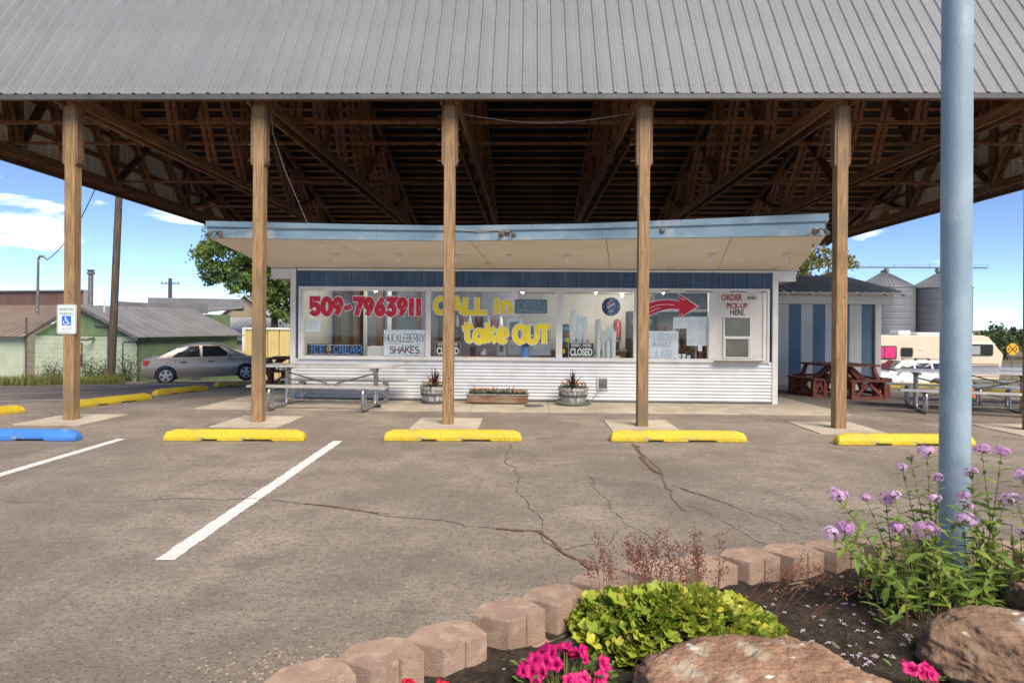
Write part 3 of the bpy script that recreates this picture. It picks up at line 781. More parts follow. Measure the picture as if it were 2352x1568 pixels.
def font_text(name, txt, x, z, size, y, m, parent, off=0.0, align='LEFT', sx=1.0, extr=0.0):
    cu = bpy.data.curves.new('tmp', 'FONT'); cu.body = txt; cu.size = size; cu.offset = off; cu.align_x = align; cu.extrude = extr; cu.resolution_u = 3
    t = bpy.data.objects.new('tmp', cu); C.objects.link(t)
    me = bpy.data.meshes.new_from_object(t.evaluated_get(bpy.context.evaluated_depsgraph_get()))
    bpy.data.objects.remove(t)
    P = wloc(parent) if parent else Vector((0, 0, 0))
    for v in me.vertices:
        a, c, h = v.co; v.co = Vector((x + a * sx, y - h, z + c)) - P
    me.name = name; me.materials.clear()
    return mesh_obj(name, me, m, parent)
M_red = mat('red_window_paint', (.66, .004, .025), (.56, .004, .02), 12, .5)
M_yel = mat('yellow_window_paint', (.94, .74, .02), (.88, .66, .015), 9, .5)
M_wp = mat('white_window_paint', (.80, .78, .74), rough=.5)
M_ink = mat('black_ink', (.02, .018, .018), rough=.6)
M_wine = mat('wine_red_paint', (.34, .03, .03), rough=.6)
# phone number
ph = strokes('509-7963911', -4.455, 1.765, .312, 2.27, gap=.20)
paint('painted_outline', ph, .140, GY - .0042, M_wp, panes[0])
paint('painted_number', ph, .104, GY - .0112, M_red, panes[0])
rl = random.Random(2)
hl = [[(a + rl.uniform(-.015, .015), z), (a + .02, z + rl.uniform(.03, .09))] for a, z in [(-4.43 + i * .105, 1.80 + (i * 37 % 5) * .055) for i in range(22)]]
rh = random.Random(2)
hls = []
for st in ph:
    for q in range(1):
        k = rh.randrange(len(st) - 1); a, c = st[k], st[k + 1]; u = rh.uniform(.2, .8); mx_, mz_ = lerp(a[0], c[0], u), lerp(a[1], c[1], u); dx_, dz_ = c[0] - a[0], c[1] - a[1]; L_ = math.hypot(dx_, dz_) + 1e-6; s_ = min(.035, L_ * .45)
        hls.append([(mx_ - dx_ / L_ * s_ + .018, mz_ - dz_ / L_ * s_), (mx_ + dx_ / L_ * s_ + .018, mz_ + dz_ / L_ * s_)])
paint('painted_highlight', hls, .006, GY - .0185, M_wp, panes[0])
# call in / take out
ci = strokes('CALL In', -1.885, 1.81, .29, 1.57, gap=.20)
paint('painted_outline', ci, .125, GY - .0042, M_wp, panes[1]); paint('painted_lettering', ci, .092, GY - .0112, M_yel, panes[1])
to = strokes('take OUT', -1.30, 1.215, .33, 1.76, gap=.16, jit=.05, rnd=rl)
paint('painted_outline', to, .13, GY - .0042, M_wp, panes[1]); paint('painted_lettering', to, .096, GY - .0112, M_yel, panes[1])
# red arrow
def arrow(grow):
    xs_ = [2.40 + i * .05 for i in range(15)]; top = []; bot = []
    for x in xs_:
        t = (x - 2.40) / .70; top.append((x, 2.0 + .10 * math.sin(t * 2.4) + grow)); bot.append((x, 1.72 + .20 * math.sin(t * 1.9) - .0 - grow))
    g2 = grow * 1.6
    return [(2.40 - grow, top[0][1])] + top[1:] + [(3.10 - grow, 2.215 + g2), (3.475 + g2 * 1.4, 1.97), (3.10 - grow, 1.735 - g2)] + bot[::-1]
for nm, g_, yy, m in (('painted_outline', .016, GY - .0042, M_wp), ('painted_arrow', 0, GY - .009, M_red)):
    pl = arrow(g_); n = 15
    bb = MB(); nt_ = len(pl)
    top = pl[:15]; bot = pl[-15:][::-1]; tip = pl[15:18]
    vs = [(a, yy, c) for a, c in top] + [(a, yy, c) for a, c in bot] + [(a, yy, c) for a, c in tip]
    fs = [(i, i + 1, 16 + i, 15 + i) for i in range(14)] + [(30, 14, 29, 32, 31)]
    bb.add(vs, fs).build(nm, m, panes[3], recalc=False)
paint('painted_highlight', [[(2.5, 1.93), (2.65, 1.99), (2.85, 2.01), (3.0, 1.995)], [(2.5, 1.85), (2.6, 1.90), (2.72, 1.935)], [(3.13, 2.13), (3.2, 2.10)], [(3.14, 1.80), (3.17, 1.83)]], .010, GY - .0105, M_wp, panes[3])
# order panel lettering
font_text('painted_word', 'ORDER', 3.935, 2.10, .165, WY + .0095, M_wine, bld, .006, sx=.78)
font_text('painted_word', 'AND', 4.46, 2.115, .10, WY + .0095, M_ink, bld, .003, sx=.85)
font_text('painted_word', 'PICK-UP', 4.045, 1.935, .155, WY + .0095, M_wine, bld, .006, sx=.74)
font_text('painted_word', 'HERE.', 4.115, 1.805, .15, WY + .0095, M_ink, bld, .004, sx=.80)
# ================================================================== SIGNS AND NOTES BEHIND THE GLASS
M_paper = mat('white_paper', (.80, .80, .77), (.75, .75, .71), 5, .7)
M_poster = mat('pale_poster', (.78, .81, .81), (.72, .76, .77), 6, .6)
M_neonblue = mat('neon_blue_tube', (.05, .25, .75), rough=.35)
M_neonpale = mat('neon_clear_tube', (.30, .31, .28), rough=.3)
M_signblack = mat('sign_black', (.022, .022, .021), rough=.45)
M_signgrey = mat('sign_dark_grey', (.045, .05, .048), rough=.4)
IY = GY + .012
def board(name, label, cat, x0, x1, z0, z1, m, y0=IY, th=.012, bevel=0, group=None):
    o = MB().lim(x0, x1, y0, y0 + th, z0, z1).build(name, m, None, bevel=bevel)
    return tag(o, label, cat, group)
# dark OPEN sign
o = board('open_sign', 'dark unlit neon OPEN sign hanging at the top of the second window', 'sign', -.253, .418, 1.805, 2.095, M_signgrey, th=.03, bevel=.02)
sts = strokes('OPEN', -.19, 1.885, .16, .55, gap=.14)
paint('neon_tube', sts, .010, IY - .004, M_neonpale, o)
paint('neon_tube', [[(-.2, 1.85), (-.05, 1.865), (.12, 1.845), (.27, 1.84), (.38, 1.87)]], .009, IY - .004, M_neonpale, o)
paint('support_chain', [[(-.13, 2.096), (-.2, 2.2)], [(.28, 2.096), (.35, 2.2)]], .005, IY + .01, M_dark, o)
# ice cream sign
o = board('ice_cream_sign', 'black ICE CREAM sign with blue letters and a cone, bottom of the left window', 'sign', -4.545, -3.38, .915, 1.145, M_signblack, th=.03)
paint('neon_tube', strokes('ICE', -4.46, .965, .135, .27, gap=.22), .017, IY - .004, M_neonblue, o)
paint('neon_tube', strokes('CREAM', -3.985, .965, .135, .58, gap=.20), .017, IY - .004, M_neonblue, o)
paint('border_line', [[(-4.5, 1.125), (-3.43, 1.125)], [(-4.5, .933), (-3.43, .933)]], .007, IY - .003, M_wp, o)
paint('cone_outline', [[(-4.135, 1.02), (-4.085, .935), (-4.05, 1.03), (-4.135, 1.02)], [(-4.12, .99), (-4.06, 1.0)]], .012, IY - .004, mat('neon_orange', (.5, .13, .04), rough=.4), o)
paint('swirl_outline', [arc(-4.09, 1.045, .045, .02, 180, 380, 8) + arc(-4.085, 1.075, .035, .018, 200, -20, 8) + [(-4.075, 1.12), (-4.055, 1.135)]], .009, IY - .004, M_wp, o)
# huckleberry poster
o = board('shakes_poster', 'hand lettered white HUCKLEBERRY SHAKES poster in the left window corner', 'poster', -2.951, -2.08, .915, 1.45, M_poster, th=.004)
paint('lettering', strokes('HUCKLEBERRY', -2.925, 1.20, .165, .82, gap=.13), .011, IY - .003, mat('poster_ink', (.05, .02, .03), rough=.6), o)
M_plum = mat('plum_ink', (.12, .018, .035), rough=.6)
paint('lettering', strokes('SHAKES.', -2.82, .975, .13, .66, gap=.16), .022, IY - .003, M_plum, o)
paint('flourish', [[(-2.90 + i * .05, 1.15 + .016 * math.sin(i * .5)) for i in range(15)], [(-2.84 + i * .05, .945 + .016 * math.sin(i * .5)) for i in range(15)]], .006, IY - .0035, M_ink, o)
rs = random.Random(9)
def scribble(x0, x1, z, h, n=None):
    n = n or int((x1 - x0) / .012); return [[(lerp(x0, x1, i / n), z + rs.uniform(-h, h)) for i in range(n + 1)]]
paint('small_writing', scribble(-2.92, -2.3, 1.425, .010), .003, IY - .003, M_ink, o)
# sorry we're closed signs
def closed(x0, label):
    o = board('closed_sign', label, 'sign', x0, x0 + .53, .912, 1.215, M_signblack, th=.006, group='closed signs in the windows')
    paint('white_border', [[(x0 + .008, .92), (x0 + .522, .92), (x0 + .522, 1.207), (x0 + .008, 1.207), (x0 + .008, .92)]], .006, IY - .002, M_wp, o)
    font_text('lettering', "SORRY...WE'RE", x0 + .265, 1.132, .078, IY - .002, M_wp, o, .002, 'CENTER', .80)
    font_text('lettering', 'CLOSED', x0 + .265, .955, .205, IY - .002, M_wp, o, .007, 'CENTER', .60)
    return o
closed(-1.89, 'black and white SORRY WE ARE CLOSED sign half hidden by a wood post')
closed(.853, 'black and white SORRY WE ARE CLOSED sign below the cup stacks, fully visible')
# wall clock with a round emblem
cx, cz = 1.722, 1.955
o = MB().lathe([(.19, 0), (.19, .02), (.18, .03)], (cx, IY + .03, cz), 40, 'y').build('round_clock', mat('clock_navy', (.012, .03, .10), rough=.35), None)
tag(o, 'round navy blue pepsi clock hanging in the third window', 'clock')
def disc(nm, r, x, z, y, m, par, a0=0, a1=360, n=28):
    vs = [(x, y, z)] + [(x + r * math.cos(R(lerp(a0, a1, i / n))), y, z + r * math.sin(R(lerp(a0, a1, i / n)))) for i in range(n + 1)]
    return MB().add(vs, [(0, i + 1, i + 2) for i in range(n)]).build(nm, m, par, recalc=False)
yc = IY - .001
disc('emblem_ring', .088, cx - .005, cz + .025, yc - .0012, M_wp, o)
disc('emblem_blue', .080, cx - .005, cz + .025, yc - .0024, MATS['clock_navy'], o)
disc('emblem_red', .080, cx - .005, cz + .025, yc - .0036, mat('emblem_red', (.5, .02, .02), rough=.4), o, 40, 220)
paint('emblem_stripe', [[(cx - .07, cz - .02), (cx, cz + .02), (cx + .065, cz + .06)]], .03, yc - .0048, M_wp, o)
paint('clock_hand', [[(cx - .10, cz - .045), (cx + .03, cz + .035)], [(cx, cz + .02), (cx - .055, cz + .075)]], .008, yc - .012, M_wp, o)
font_text('clock_word', 'pepsi', cx, cz - .105, .055, yc - .002, M_wp, o, .001, 'CENTER')
for t_, (dx, dz) in {'12': (0, .135), '3': (.15, -.02), '6': (0, -.17), '9': (-.15, -.02)}.items():
    font_text('clock_numeral', t_, cx + dx, cz + dz, .05, yc - .002, M_wp, o, .001, 'CENTER')
paint('minute_ticks', [[(cx + .155 * math.cos(R(a)), cz + .155 * math.sin(R(a))), (cx + .165 * math.cos(R(a)), cz + .165 * math.sin(R(a)))] for a in range(30, 360, 30) if a % 90], .008, yc - .002, M_wp, o)
# whiteboard and papers
o = board('whiteboard', 'small whiteboard with blue handwriting about August opening hours beside a post', 'whiteboard', 2.30, 3.095, .915, 1.464, M_poster, th=.015)
M_blueink = mat('blue_ink', (.06, .08, .34), rough=.6)
paint('handwriting', strokes('OPEN EVERYDAY', 2.325, 1.32, .10, .74, gap=.18, jit=.05, rnd=rs), .006, IY - .003, M_blueink, o)
paint('handwriting', strokes('ALL AUGUST', 2.36, 1.145, .10, .60, gap=.22, jit=.05, rnd=rs), .006, IY - .003, M_blueink, o)
paint('handwriting', strokes('11-6 630', 2.46, .975, .10, .50, gap=.2, jit=.06, rnd=rs) + [[(2.5, .945), (2.95, .95)], [(2.62, 1.295), (3.02, 1.29)]], .006, IY - .003, M_blueink, o)
def note(name, label, x0, x1, z0, z1, rows, y=IY, m=M_paper):
    o = board(name, label, 'paper', x0, x1, z0, z1, m, y0=y, th=.002, group='papers taped in the windows')
    sc = []
    for i in range(rows):
        z = lerp(z1 - .02, z0 + .02, (i + .5) / rows); sc += scribble(x0 + .02, lerp(x0, x1, rs.uniform(.6, .93)), z, .0035)
    paint('printed_text', sc, .0035, y - .0022, mat('print_grey', (.2, .2, .22), rough=.7) if 'print_grey' not in MATS else MATS['print_grey'], o)
note('paper_notice', 'white printed notice taped left of the phone number window', -4.581, -4.271, 1.404, 1.627, 6)
note('paper_notice', 'small cream notice below the arrow tip, left of the menu sheets', 2.991, 3.258, 1.523, 1.752, 5)
note('menu_sheet', 'upper left printed menu sheet in the fourth window', 3.264, 3.468, 1.47, 1.763, 9)
note('menu_sheet', 'upper right printed menu sheet in the fourth window', 3.472, 3.682, 1.45, 1.763, 11, m=mat('paper_bright', (.76, .76, .75), rough=.7))
note('menu_sheet', 'lower left printed menu sheet in the fourth window', 3.264, 3.468, 1.171, 1.465, 8, m=MATS['paper_bright'])
note('menu_sheet', 'lower right printed menu sheet in the fourth window', 3.472, 3.682, 1.171, 1.445, 9)
note('paper_receipt', 'small receipt slip hanging below the menu sheets', 3.50, 3.58, 1.06, 1.168, 2)

# ================================================================== INSIDE THE STAND
counter = thing('service_counter', 'long pale service counter running under the windows inside the stand', 'counter', (.1, 13.2, .03))
bl(-4.65, 4.85, 12.93, 13.55, .83, .87).build('counter_top', M_inwall, counter); bl(-4.6, 4.8, 13.4, 13.5, .03, .829).build('counter_front', M_inwall, counter)
CT = .871
part = thing('interior_partition', 'grey panelled inner wall with a dark framed window behind the left pane', 'partition', (-3.2, 15.2, .03))
bl(-4.7, -.2, 15.2, 15.3, .03, 2.41).build('panel', M_purple, part)
for x in (-4.15, -3.6): bl(x, x + .16, 14.9, 15.06, .03, 2.41).build('wood_post', M_brown, part)
for x in (-3.9, -3.32): bl(x, x + .09, 14.88, 14.93, .03, 2.41).build('white_casing', M_inwall, part)
for x0 in (-3.15, -2.15):
    bl(x0, x0 + .55, 15.15, 15.199, 1.15, 2.25).build('dark_window', M_brown, part); bl(x0 + .06, x0 + .49, 15.13, 15.149, 1.22, 2.18).build('dark_pane', mat('inner_pane', (.05, .055, .06), (.09, .1, .1), 2, .15) if 'inner_pane' not in MATS else MATS['inner_pane'], part)
bl(-2.62, -2.5, 14.6, 14.72, .03, 2.41).build('dark_post', M_brown, part)
tag(MB().lim(-3.35, -2.6, 13.05, 13.5, CT, CT + .22).build('white_chest', M_white, None, bevel=.02), 'white chest appliance on the counter beside the ice cream sign', 'appliance')
M_steel = mat('stainless_steel', (.52, .51, .49), (.44, .43, .42), 2, .3, metal=.5)
def machine(x0, x1, y0, y1, z1, label, m=M_steel, z0=CT):
    t = thing('kitchen_machine', label, 'appliance', ((x0 + x1) / 2, (y0 + y1) / 2, z0), group='machines behind the windows')
    bl(x0, x1, y0, y1, z0 + .04, z1).build('housing', m, t, bevel=.012)
    bl(x0 + .05, x1 - .05, y0 - .012, y0 - .001, lerp(z0, z1, .45), lerp(z0, z1, .9)).build('front_panel', M_plate, t)
    for x in (x0 + .04, x1 - .06): bl(x, x + .02, y0 + .05, y0 + .07, z0, z0 + .039).build('foot', M_black, t)
    MB().tube([(x0 + .1, y0 - .013, lerp(z0, z1, .3)), (x0 + .1, y0 - .06, lerp(z0, z1, .3)), (x0 + .1, y0 - .06, lerp(z0, z1, .22))], .015, 6).build('spout', M_tube, t)
machine(-.42, -.10, 13.5, 13.9, 1.72, 'narrow steel drink machine behind the word take, tallest of the three')
machine(0, .52, 13.45, 13.95, 1.62, 'wide steel soft serve machine behind the word OUT')
machine(-.62, -.44, 13.2, 13.45, 1.16, 'small grey mixer beside the red tray on the counter', m=mat('cream_enamel', (.5, .48, .42), rough=.4))
t = thing('blue_water_filter', 'blue water filter cylinder standing behind the second window', 'filter', (-.03, 13.1, CT))
MB().lathe([(.075, 0), (.08, .02), (.07, .25), (.07, .26)], (-.03, 13.1, CT), 16).build('cartridge', mat('filter_blue', (.10, .27, .62), rough=.35), t, smooth=True)
MB().lathe([(.082, .261), (.082, .31), (.03, .32)], (-.03, 13.1, CT), 16).build('cap', M_black, t)
t = thing('red_serving_tray', 'red tray with a steel kettle left of the mixer', 'tray', (-1.0, 13.2, CT))
bl(-1.36, -.70, 13.0, 13.4, CT, CT + .04).build('tray', mat('tray_red', (.45, .10, .05), (.35, .08, .04), 4, .5), t, bevel=.01)
MB().lathe([(.06, .041), (.09, .05), (.10, .10), (.07, .16), (.03, .19)], (-.92, 13.2, CT), 16).build('kettle', M_steel, t, smooth=True)
MB().tube([(-.86, 13.2, CT + .12), (-.79, 13.2, CT + .16)], .014, 6).build('spout', M_steel, t)
bl(-1.18, -1.08, 13.1, 13.2, CT + .041, CT + .24).build('canister', M_black, t, bevel=.01)
# foam cup stacks
M_foam = mat('foam_cup', (.76, .78, .77), rough=.7)
cw = {}
def cups(x, y, n, r, label):
    t = thing('cup_stack', label, 'cups', (x, y, CT), group='stacks of foam cups in the third window')
    for i in range(n):
        if r not in cw:
            o = MB().lathe([(r * .72, 0), (r, .085), (r * 1.05, .088), (r * 1.05, .096), (r * .98, .096)], (0, 0, 0), 14).build('cup', M_foam, t, local=True, smooth=True); cw[r] = o.data
        else: o = mesh_obj('cup', cw[r], None, t)
        o.location = (rs.uniform(-.001, .001) * i, 0, i * .027)
    # inverted closing cup on top
for x, y, n, r, lab in ((.945, 13.05, 35, .048, 'tallest foam cup stack, leftmost in the third window'), (1.085, 13.08, 31, .047, 'second foam cup stack from the left in the third window'), (1.20, 13.14, 30, .047, 'third foam cup stack from the left, above the closed sign edge'),
                        (1.475, 13.0, 28, .050, 'tall wide foam cup stack right of the closed sign'), (1.605, 13.05, 20, .046, 'foam cup stack in the middle of the right group'), (1.735, 13.10, 24, .043, 'slim foam cup stack at the back of the right group'), (1.79, 12.98, 19, .044, 'foam cup stack at the far right of the third window'), (1.675, 12.97, 12, .040, 'shortest foam cup stack at the front of the right group')):
    cups(x, y, n, r, lab)
for k, (x, lab) in enumerate(((3.13, 'left white paper cup on the sill by the whiteboard'), (3.225, 'middle white paper cup on the sill by the whiteboard'), (3.325, 'right, smaller white paper cup on the sill by the whiteboard'))):
    o = MB().lathe([(.030, 0), (.043, .12), (.046, .125), (.041, .125), (.03, .02)], (x, 12.96, CT), 14).build('paper_cup', M_foam, None, smooth=True, at=(x, 12.96, CT)); o.scale = (1, 1, 1 if k < 2 else .8); tag(o, lab, 'cup', 'paper cups on the sill')
tag(MB().lim(1.3, 1.98, 13.2, 13.5, CT, CT + .05).build('pale_tray', mat('tray_teal', (.3, .4, .38), rough=.5), None, bevel=.008), 'pale green tray behind the right cup group', 'tray')
t = thing('fire_extinguisher', 'red fire extinguisher on the back wall of the kitchen', 'extinguisher', (2.45, 16.9, 1.25))
MB().lathe([(.0, 0), (.085, .01), (.085, .4), (.03, .47), (.03, .5)], (2.45, 16.9, 1.25), 14).build('cylinder', mat('extinguisher_red', (.4, .02, .02), rough=.3), t, smooth=True)
MB().tube([(2.45, 16.9, 1.74), (2.36, 16.88, 1.72), (2.33, 16.88, 1.5)], .015, 6).build('hose', M_black, t)
t = thing('tall_black_oven', 'tall dark oven cabinet at the back of the kitchen', 'oven', (2.95, 16.5, .03))
bl(2.65, 3.25, 16.2, 16.9, .03, 1.95).build('cabinet', M_dark, t, bevel=.01); bl(2.70, 3.20, 16.185, 16.199, .9, 1.5).build('door', mat('oven_glass', (.08, .075, .06), rough=.15), t)
bl(2.70, 3.20, 16.185, 16.199, 1.6, 1.75).build('control_panel', M_plate, t)
t = thing('kitchen_shelf', 'brown wooden shelf unit with jars at the back of the kitchen', 'shelf', (4.1, 16.6, .03))
for z in (.9, 1.35, 1.8): bl(3.4, 4.8, 16.4, 16.9, z, z + .04).build('shelf_board', M_brown, t)
for x in (3.4, 4.1, 4.76): bl(x, x + .04, 16.41, 16.89, .03, 1.85).build('upright', M_brown, t)
for i in range(11):
    x = 3.5 + i * .12; z = (.941, 1.391)[i % 2]; MB().lathe([(.04, 0), (.045, .14), (.025, .17), (.025, .2)], (x, 16.5, z), 10).build('jar', (M_steel, M_wine, M_brown, M_paper)[i % 4], t)
t = thing('condiment_tray', 'dark tray of sauce bottles and napkin boxes beside the paper cups', 'tray', (3.55, 13.1, CT))
bl(3.40, 3.80, 13.0, 13.25, CT, CT + .03).build('tray', M_black, t)
for i, (x, c) in enumerate(((3.44, M_black), (3.52, M_steel), (3.60, M_wine), (3.68, M_black), (3.75, M_brown))): MB().lathe([(.03, .031), (.03, .13), (.012, .16), (.012, .19)], (x, 13.1 + (i % 2) * .05, CT), 10).build('bottle', c, t)
t = thing('candy_display', 'small colourful candy rack at the left edge of the third window', 'rack', (.82, 13.5, CT))
bl(.74, .92, 13.5, 13.52, CT, CT + .72).build('back_card', M_black, t)
for i in range(10): bl(.75 + (i % 2) * .085, .825 + (i % 2) * .085, 13.47, 13.498, CT + .1 + (i // 2) * .12, CT + .19 + (i // 2) * .12).build('packet', [M_yel, M_wine, MATS['filter_blue'], M_plum, mat('packet_green', (.05, .3, .08), rough=.4) if 'packet_green' not in MATS else MATS['packet_green']][(i * 3) % 5], t)
t = thing('wall_shelf', 'dark wall shelf with bottles on the grey inner wall behind the word CALL', 'shelf', (-1.3, 15.0, 1.5))
bl(-1.9, -.5, 14.95, 15.19, 1.5, 1.53).build('shelf_board', M_brown, t)
for i in range(9): MB().lathe([(.04, 0), (.045, .16), (.02, .2), (.02, .25)], (-1.82 + i * .15, 15.06, 1.531), 10).build('bottle', (M_black, M_steel, M_wine, M_paper, M_brown)[i % 5], t)
t = thing('dining_window_frame', 'brown framed inner doorway left of the dark post', 'door', (-4.4, 15.1, .03))
bl(-4.62, -4.52, 15.05, 15.19, .03, 2.2).build('jamb', M_brown, t); bl(-4.30, -4.20, 15.05, 15.19, .03, 2.2).build('jamb', M_brown, t); bl(-4.62, -4.20, 15.05, 15.19, 2.201, 2.3).build('lintel', M_brown, t); bl(-4.515, -4.305, 15.10, 15.15, .03, 2.2).build('leaf', M_olive, t)
t = thing('exhaust_hood', 'dark steel exhaust hood hanging at the back right of the kitchen', 'hood', (4.0, 16.4, 1.95))
MB().prism([(15.9, 1.95), (16.95, 1.95), (16.95, 2.38), (16.4, 2.38)], 3.3, 4.8, lambda a, c, h: (h, a, c)).build('hood', M_plate, t)
bl(3.32, 4.78, 15.89, 15.93, 1.93, 2.0).build('rim', M_steel, t)
t = thing('back_counter', 'dark back counter with a row of steel pans behind the cup stacks', 'counter', (1.6, 16.5, .03))
bl(.4, 2.55, 16.2, 16.95, .03, .9).build('cabinet', M_brown, t); bl(.35, 2.6, 16.15, 16.98, .901, .94).build('top', M_plate, t)
for i in range(5): bl(.5 + i * .4, .8 + i * .4, 16.3, 16.7, .941, 1.08 + .07 * (i % 3)).build('pan', (M_steel, M_black, M_plate)[i % 3], t, bevel=.01)
# lit ceiling lamps inside (seen through the glass)
M_lamp = emit_mat('lit_bulb', (1, .93, .82), 14)
def inlamp(x, y, lab):
    t = thing('ceiling_lamp', lab, 'lamp', (x, y, 2.419), group='lit ceiling lamps inside the stand')
    MB().lathe([(.06, 0), (.07, -.02), (.03, -.04)], (x, y, 2.419), 14).build('holder', M_white, t)
    MB().lathe([(.012, -.041), (.035, -.075), (.038, -.10), (.022, -.125), (.005, -.132)], (x, y, 2.419), 12).build('bulb', M_lamp, t, smooth=True)
    L = bpy.data.lights.new('lamp_light', 'POINT'); L.energy = 15; L.color = (1, .93, .82); L.shadow_soft_size = .06
    lo = bpy.data.objects.new('lamp_light', L); C.objects.link(lo); lo.parent = t; lo.location = (0, 0, -.19)
for x, y, lab in ((-3.4, 14.0, 'lit lamp on the ceiling above the left window, in the dining part'), (-.1, 14.2, 'lit ceiling lamp seen above the OPEN sign'), (1.55, 14.2, 'lit ceiling lamp seen above the round clock'), (3.05, 14.1, 'lit ceiling lamp seen above the red arrow'), (2.4, 15.9, 'lit ceiling lamp deepest in the kitchen')): inlamp(x, y, lab)

# ================================================================== ON THE STAND'S EAVE
M_bulb = mat('clear_white_bulb', (.75, .73, .68), rough=.25)
bx_ = [-3.607, -2.41, -1.35, -.335, .74, 2.1, 3.425, 4.797]
bn = ['first bare bulb from the left under the soffit', 'second bare bulb from the left under the soffit', 'bare bulb just right of the middle wood post under the soffit', 'bare bulb above the painted word In under the soffit', 'bare bulb above the third window under the soffit', 'bare bulb behind the wood post right of the clock', 'bare bulb above the whiteboard window under the soffit', 'last bare bulb near the right end of the soffit']
for x, lab in zip(bx_, bn):
    fx = FXL + (x - lerp(FXL, SB0, .475)) / (lerp(FXR, SB1, .475) - lerp(FXL, SB0, .475)) * (FXR - FXL)
    z = sof(fx, 11.75)[2] - .003
    t = thing('soffit_bulb', lab, 'lamp', (x, 11.75, z), group='bare bulbs under the soffit')
    MB().lathe([(.055, 0), (.055, -.012), (.028, -.035), (.028, -.05)], (0, 0, 0), 14).build('lamp_holder', M_white, t, local=True)
    MB().lathe([(.018, -.051), (.022, -.065), (.037, -.095), (.037, -.115), (.024, -.14), (.004, -.148)], (0, 0, 0), 14).build('bulb', M_bulb, t, local=True, smooth=True)
def flood(x, y, z, lab, s_=1):
    t = thing('flood_light', lab, 'lamp', (x, y, z), group='old flood lights on the fascia')
    MB().lathe([(.05, 0), (.05, .02), (.02, .03)], (0, 0, 0), 12, 'y').build('base', M_plate, t, local=True)
    for k in (-1, 1):
        MB().tube([(0, -.03, 0), (k * .06, -.07, .02), (k * .09, -.10, -.01)], .012, 6).build('arm', M_plate, t, local=True)
        MB().tube([(k * .09, -.09, 0), (k * .10, -.13, -.035), (k * .11, -.18, -.075)], [.025, .035, .045], 10).build('lamp_socket', M_plate, t, local=True, smooth=True)
flood(-5.37, FY - .001, 3.13, 'twin flood light socket at the left end of the blue fascia'); flood(-.345, FY - .001, 3.145, 'twin flood light socket at the middle of the blue fascia'); flood(4.92, FY - .001, 3.21, 'twin flood light socket at the right end of the blue fascia')
t = MB(); t.lathe([(.045, 0), (.045, .03), (.02, .05)], (2.31, FY - .001, 3.20), 12, 'y'); tag(t.build('junction_box', M_plate, None), 'small round metal eyelet box on the blue fascia right of centre', 'box')
M_wire = mat('pale_wire', (.5, .46, .40), rough=.6)
tag(MB().tube([(-5.32, FY - .03, 3.10), (-5.0, FY - .03, 3.17), (-4.7, FY - .032, 3.2), (-4.1, FY - .032, 3.205), (-3.75, FY - .032, 3.21), (-3.82, FY - .05, 3.33), (-4.0, 10.2, 4.1), (-4.09, 9.95, 4.6), (-4.1, 9.92, 4.93)], .003, 5).build('power_cable', M_wire, None), 'loose white cable rising from the fascia to the left post', 'cable')
tag(MB().tube([(-1.25, FY - .03, 3.19), (-.8, FY - .032, 3.165), (-.55, FY - .032, 3.19), (-.38, FY - .04, 3.17)], .006, 5).build('power_cable', M_wire, None), 'short white cable drooping to the middle flood light', 'cable')
tag(MB().tube([(-1.05 + i * .262, 10.02, 4.93 - .14 * math.sin(math.pi * i / 10)) for i in range(11)], .004, 4).build('hanging_wire', M_wire, None), 'thin wire sagging between two posts under the canopy', 'wire')
t = thing('security_camera', 'tiny white camera hanging at the right end of the soffit', 'camera', (5.05, 11.2, 3.02))
MB().tube([(5.05, 11.2, 3.03), (5.05, 11.2, 2.97)], .012, 6).build('stem', M_black, t); MB().tube([(5.05, 11.22, 2.96), (4.99, 11.08, 2.93)], .028, 10).build('housing', M_white, t)

# ================================================================== STOPS, SIGN, TABLES, PLANTERS
stop_me = None
def make_stop(m):
    L, w, h = 1.84, .155, .145
    pr = [(-w / 2, 0), (-w / 2, .055), (-w * .30, h), (w * .30, h), (w / 2, .055), (w / 2, 0)]
    st = [(-L / 2, .0, 0), (-L / 2 + .02, .6, 0), (-L / 2 + .13, 1, 0), (-L * .235, 1, 0), (-L * .225, 1, .022), (-L * .12, 1, .022), (-L * .11, 1, 0), (L * .06, 1, 0), (L * .07, 1, .022), (L * .27, 1, .022), (L * .28, 1, 0), (L / 2 - .13, 1, 0), (L / 2 - .02, .6, 0), (L / 2, .0, 0)]
    bb = MB(); vs = []; n = len(pr)
    for x, f, lift in st:
        for a, z in pr:
            zz = min(z, .055 + (z - .055) * f) if z > .055 else z
            if z == 0: zz = lift
            vs.append((x, a, zz))
    fs = [(i * n + k, i * n + (k + 1) % n, (i + 1) * n + (k + 1) % n, (i + 1) * n + k) for i in range(len(st) - 1) for k in range(n)]
    fs += [tuple(range(n - 1, -1, -1)), tuple((len(st) - 1) * n + k for k in range(n))]
    bb.add(vs, fs); return bb.build('wheel_stop', m, None, bevel=.012, local=True, seg=2)
PIN = MB().lathe([(.012, 0), (.011, .004)], (0, 0, 0), 10).build('anchor_pin', M_plate, None, local=True)
PINO = PIN; PIN = PIN.data; bpy.data.objects.remove(PINO)
s0 = make_stop(M_yellow); s1 = make_stop(M_bluestop)
def put(o, x, y, rz, lab, first):
    if not first: o = o.copy(); C.objects.link(o)
    o.location = (x, y, gz(x, y) + .001); o.rotation_euler = (0, -(gz(x + math.cos(rz), y + math.sin(rz)) - gz(x, y)) * 1.0, rz)
    for px in (-.58, .58):
        c = mesh_obj('anchor_pin', PIN, None, o); c.location = (px, 0, .1455)
    return tag(o, lab, 'wheel stop', 'concrete wheel stops')
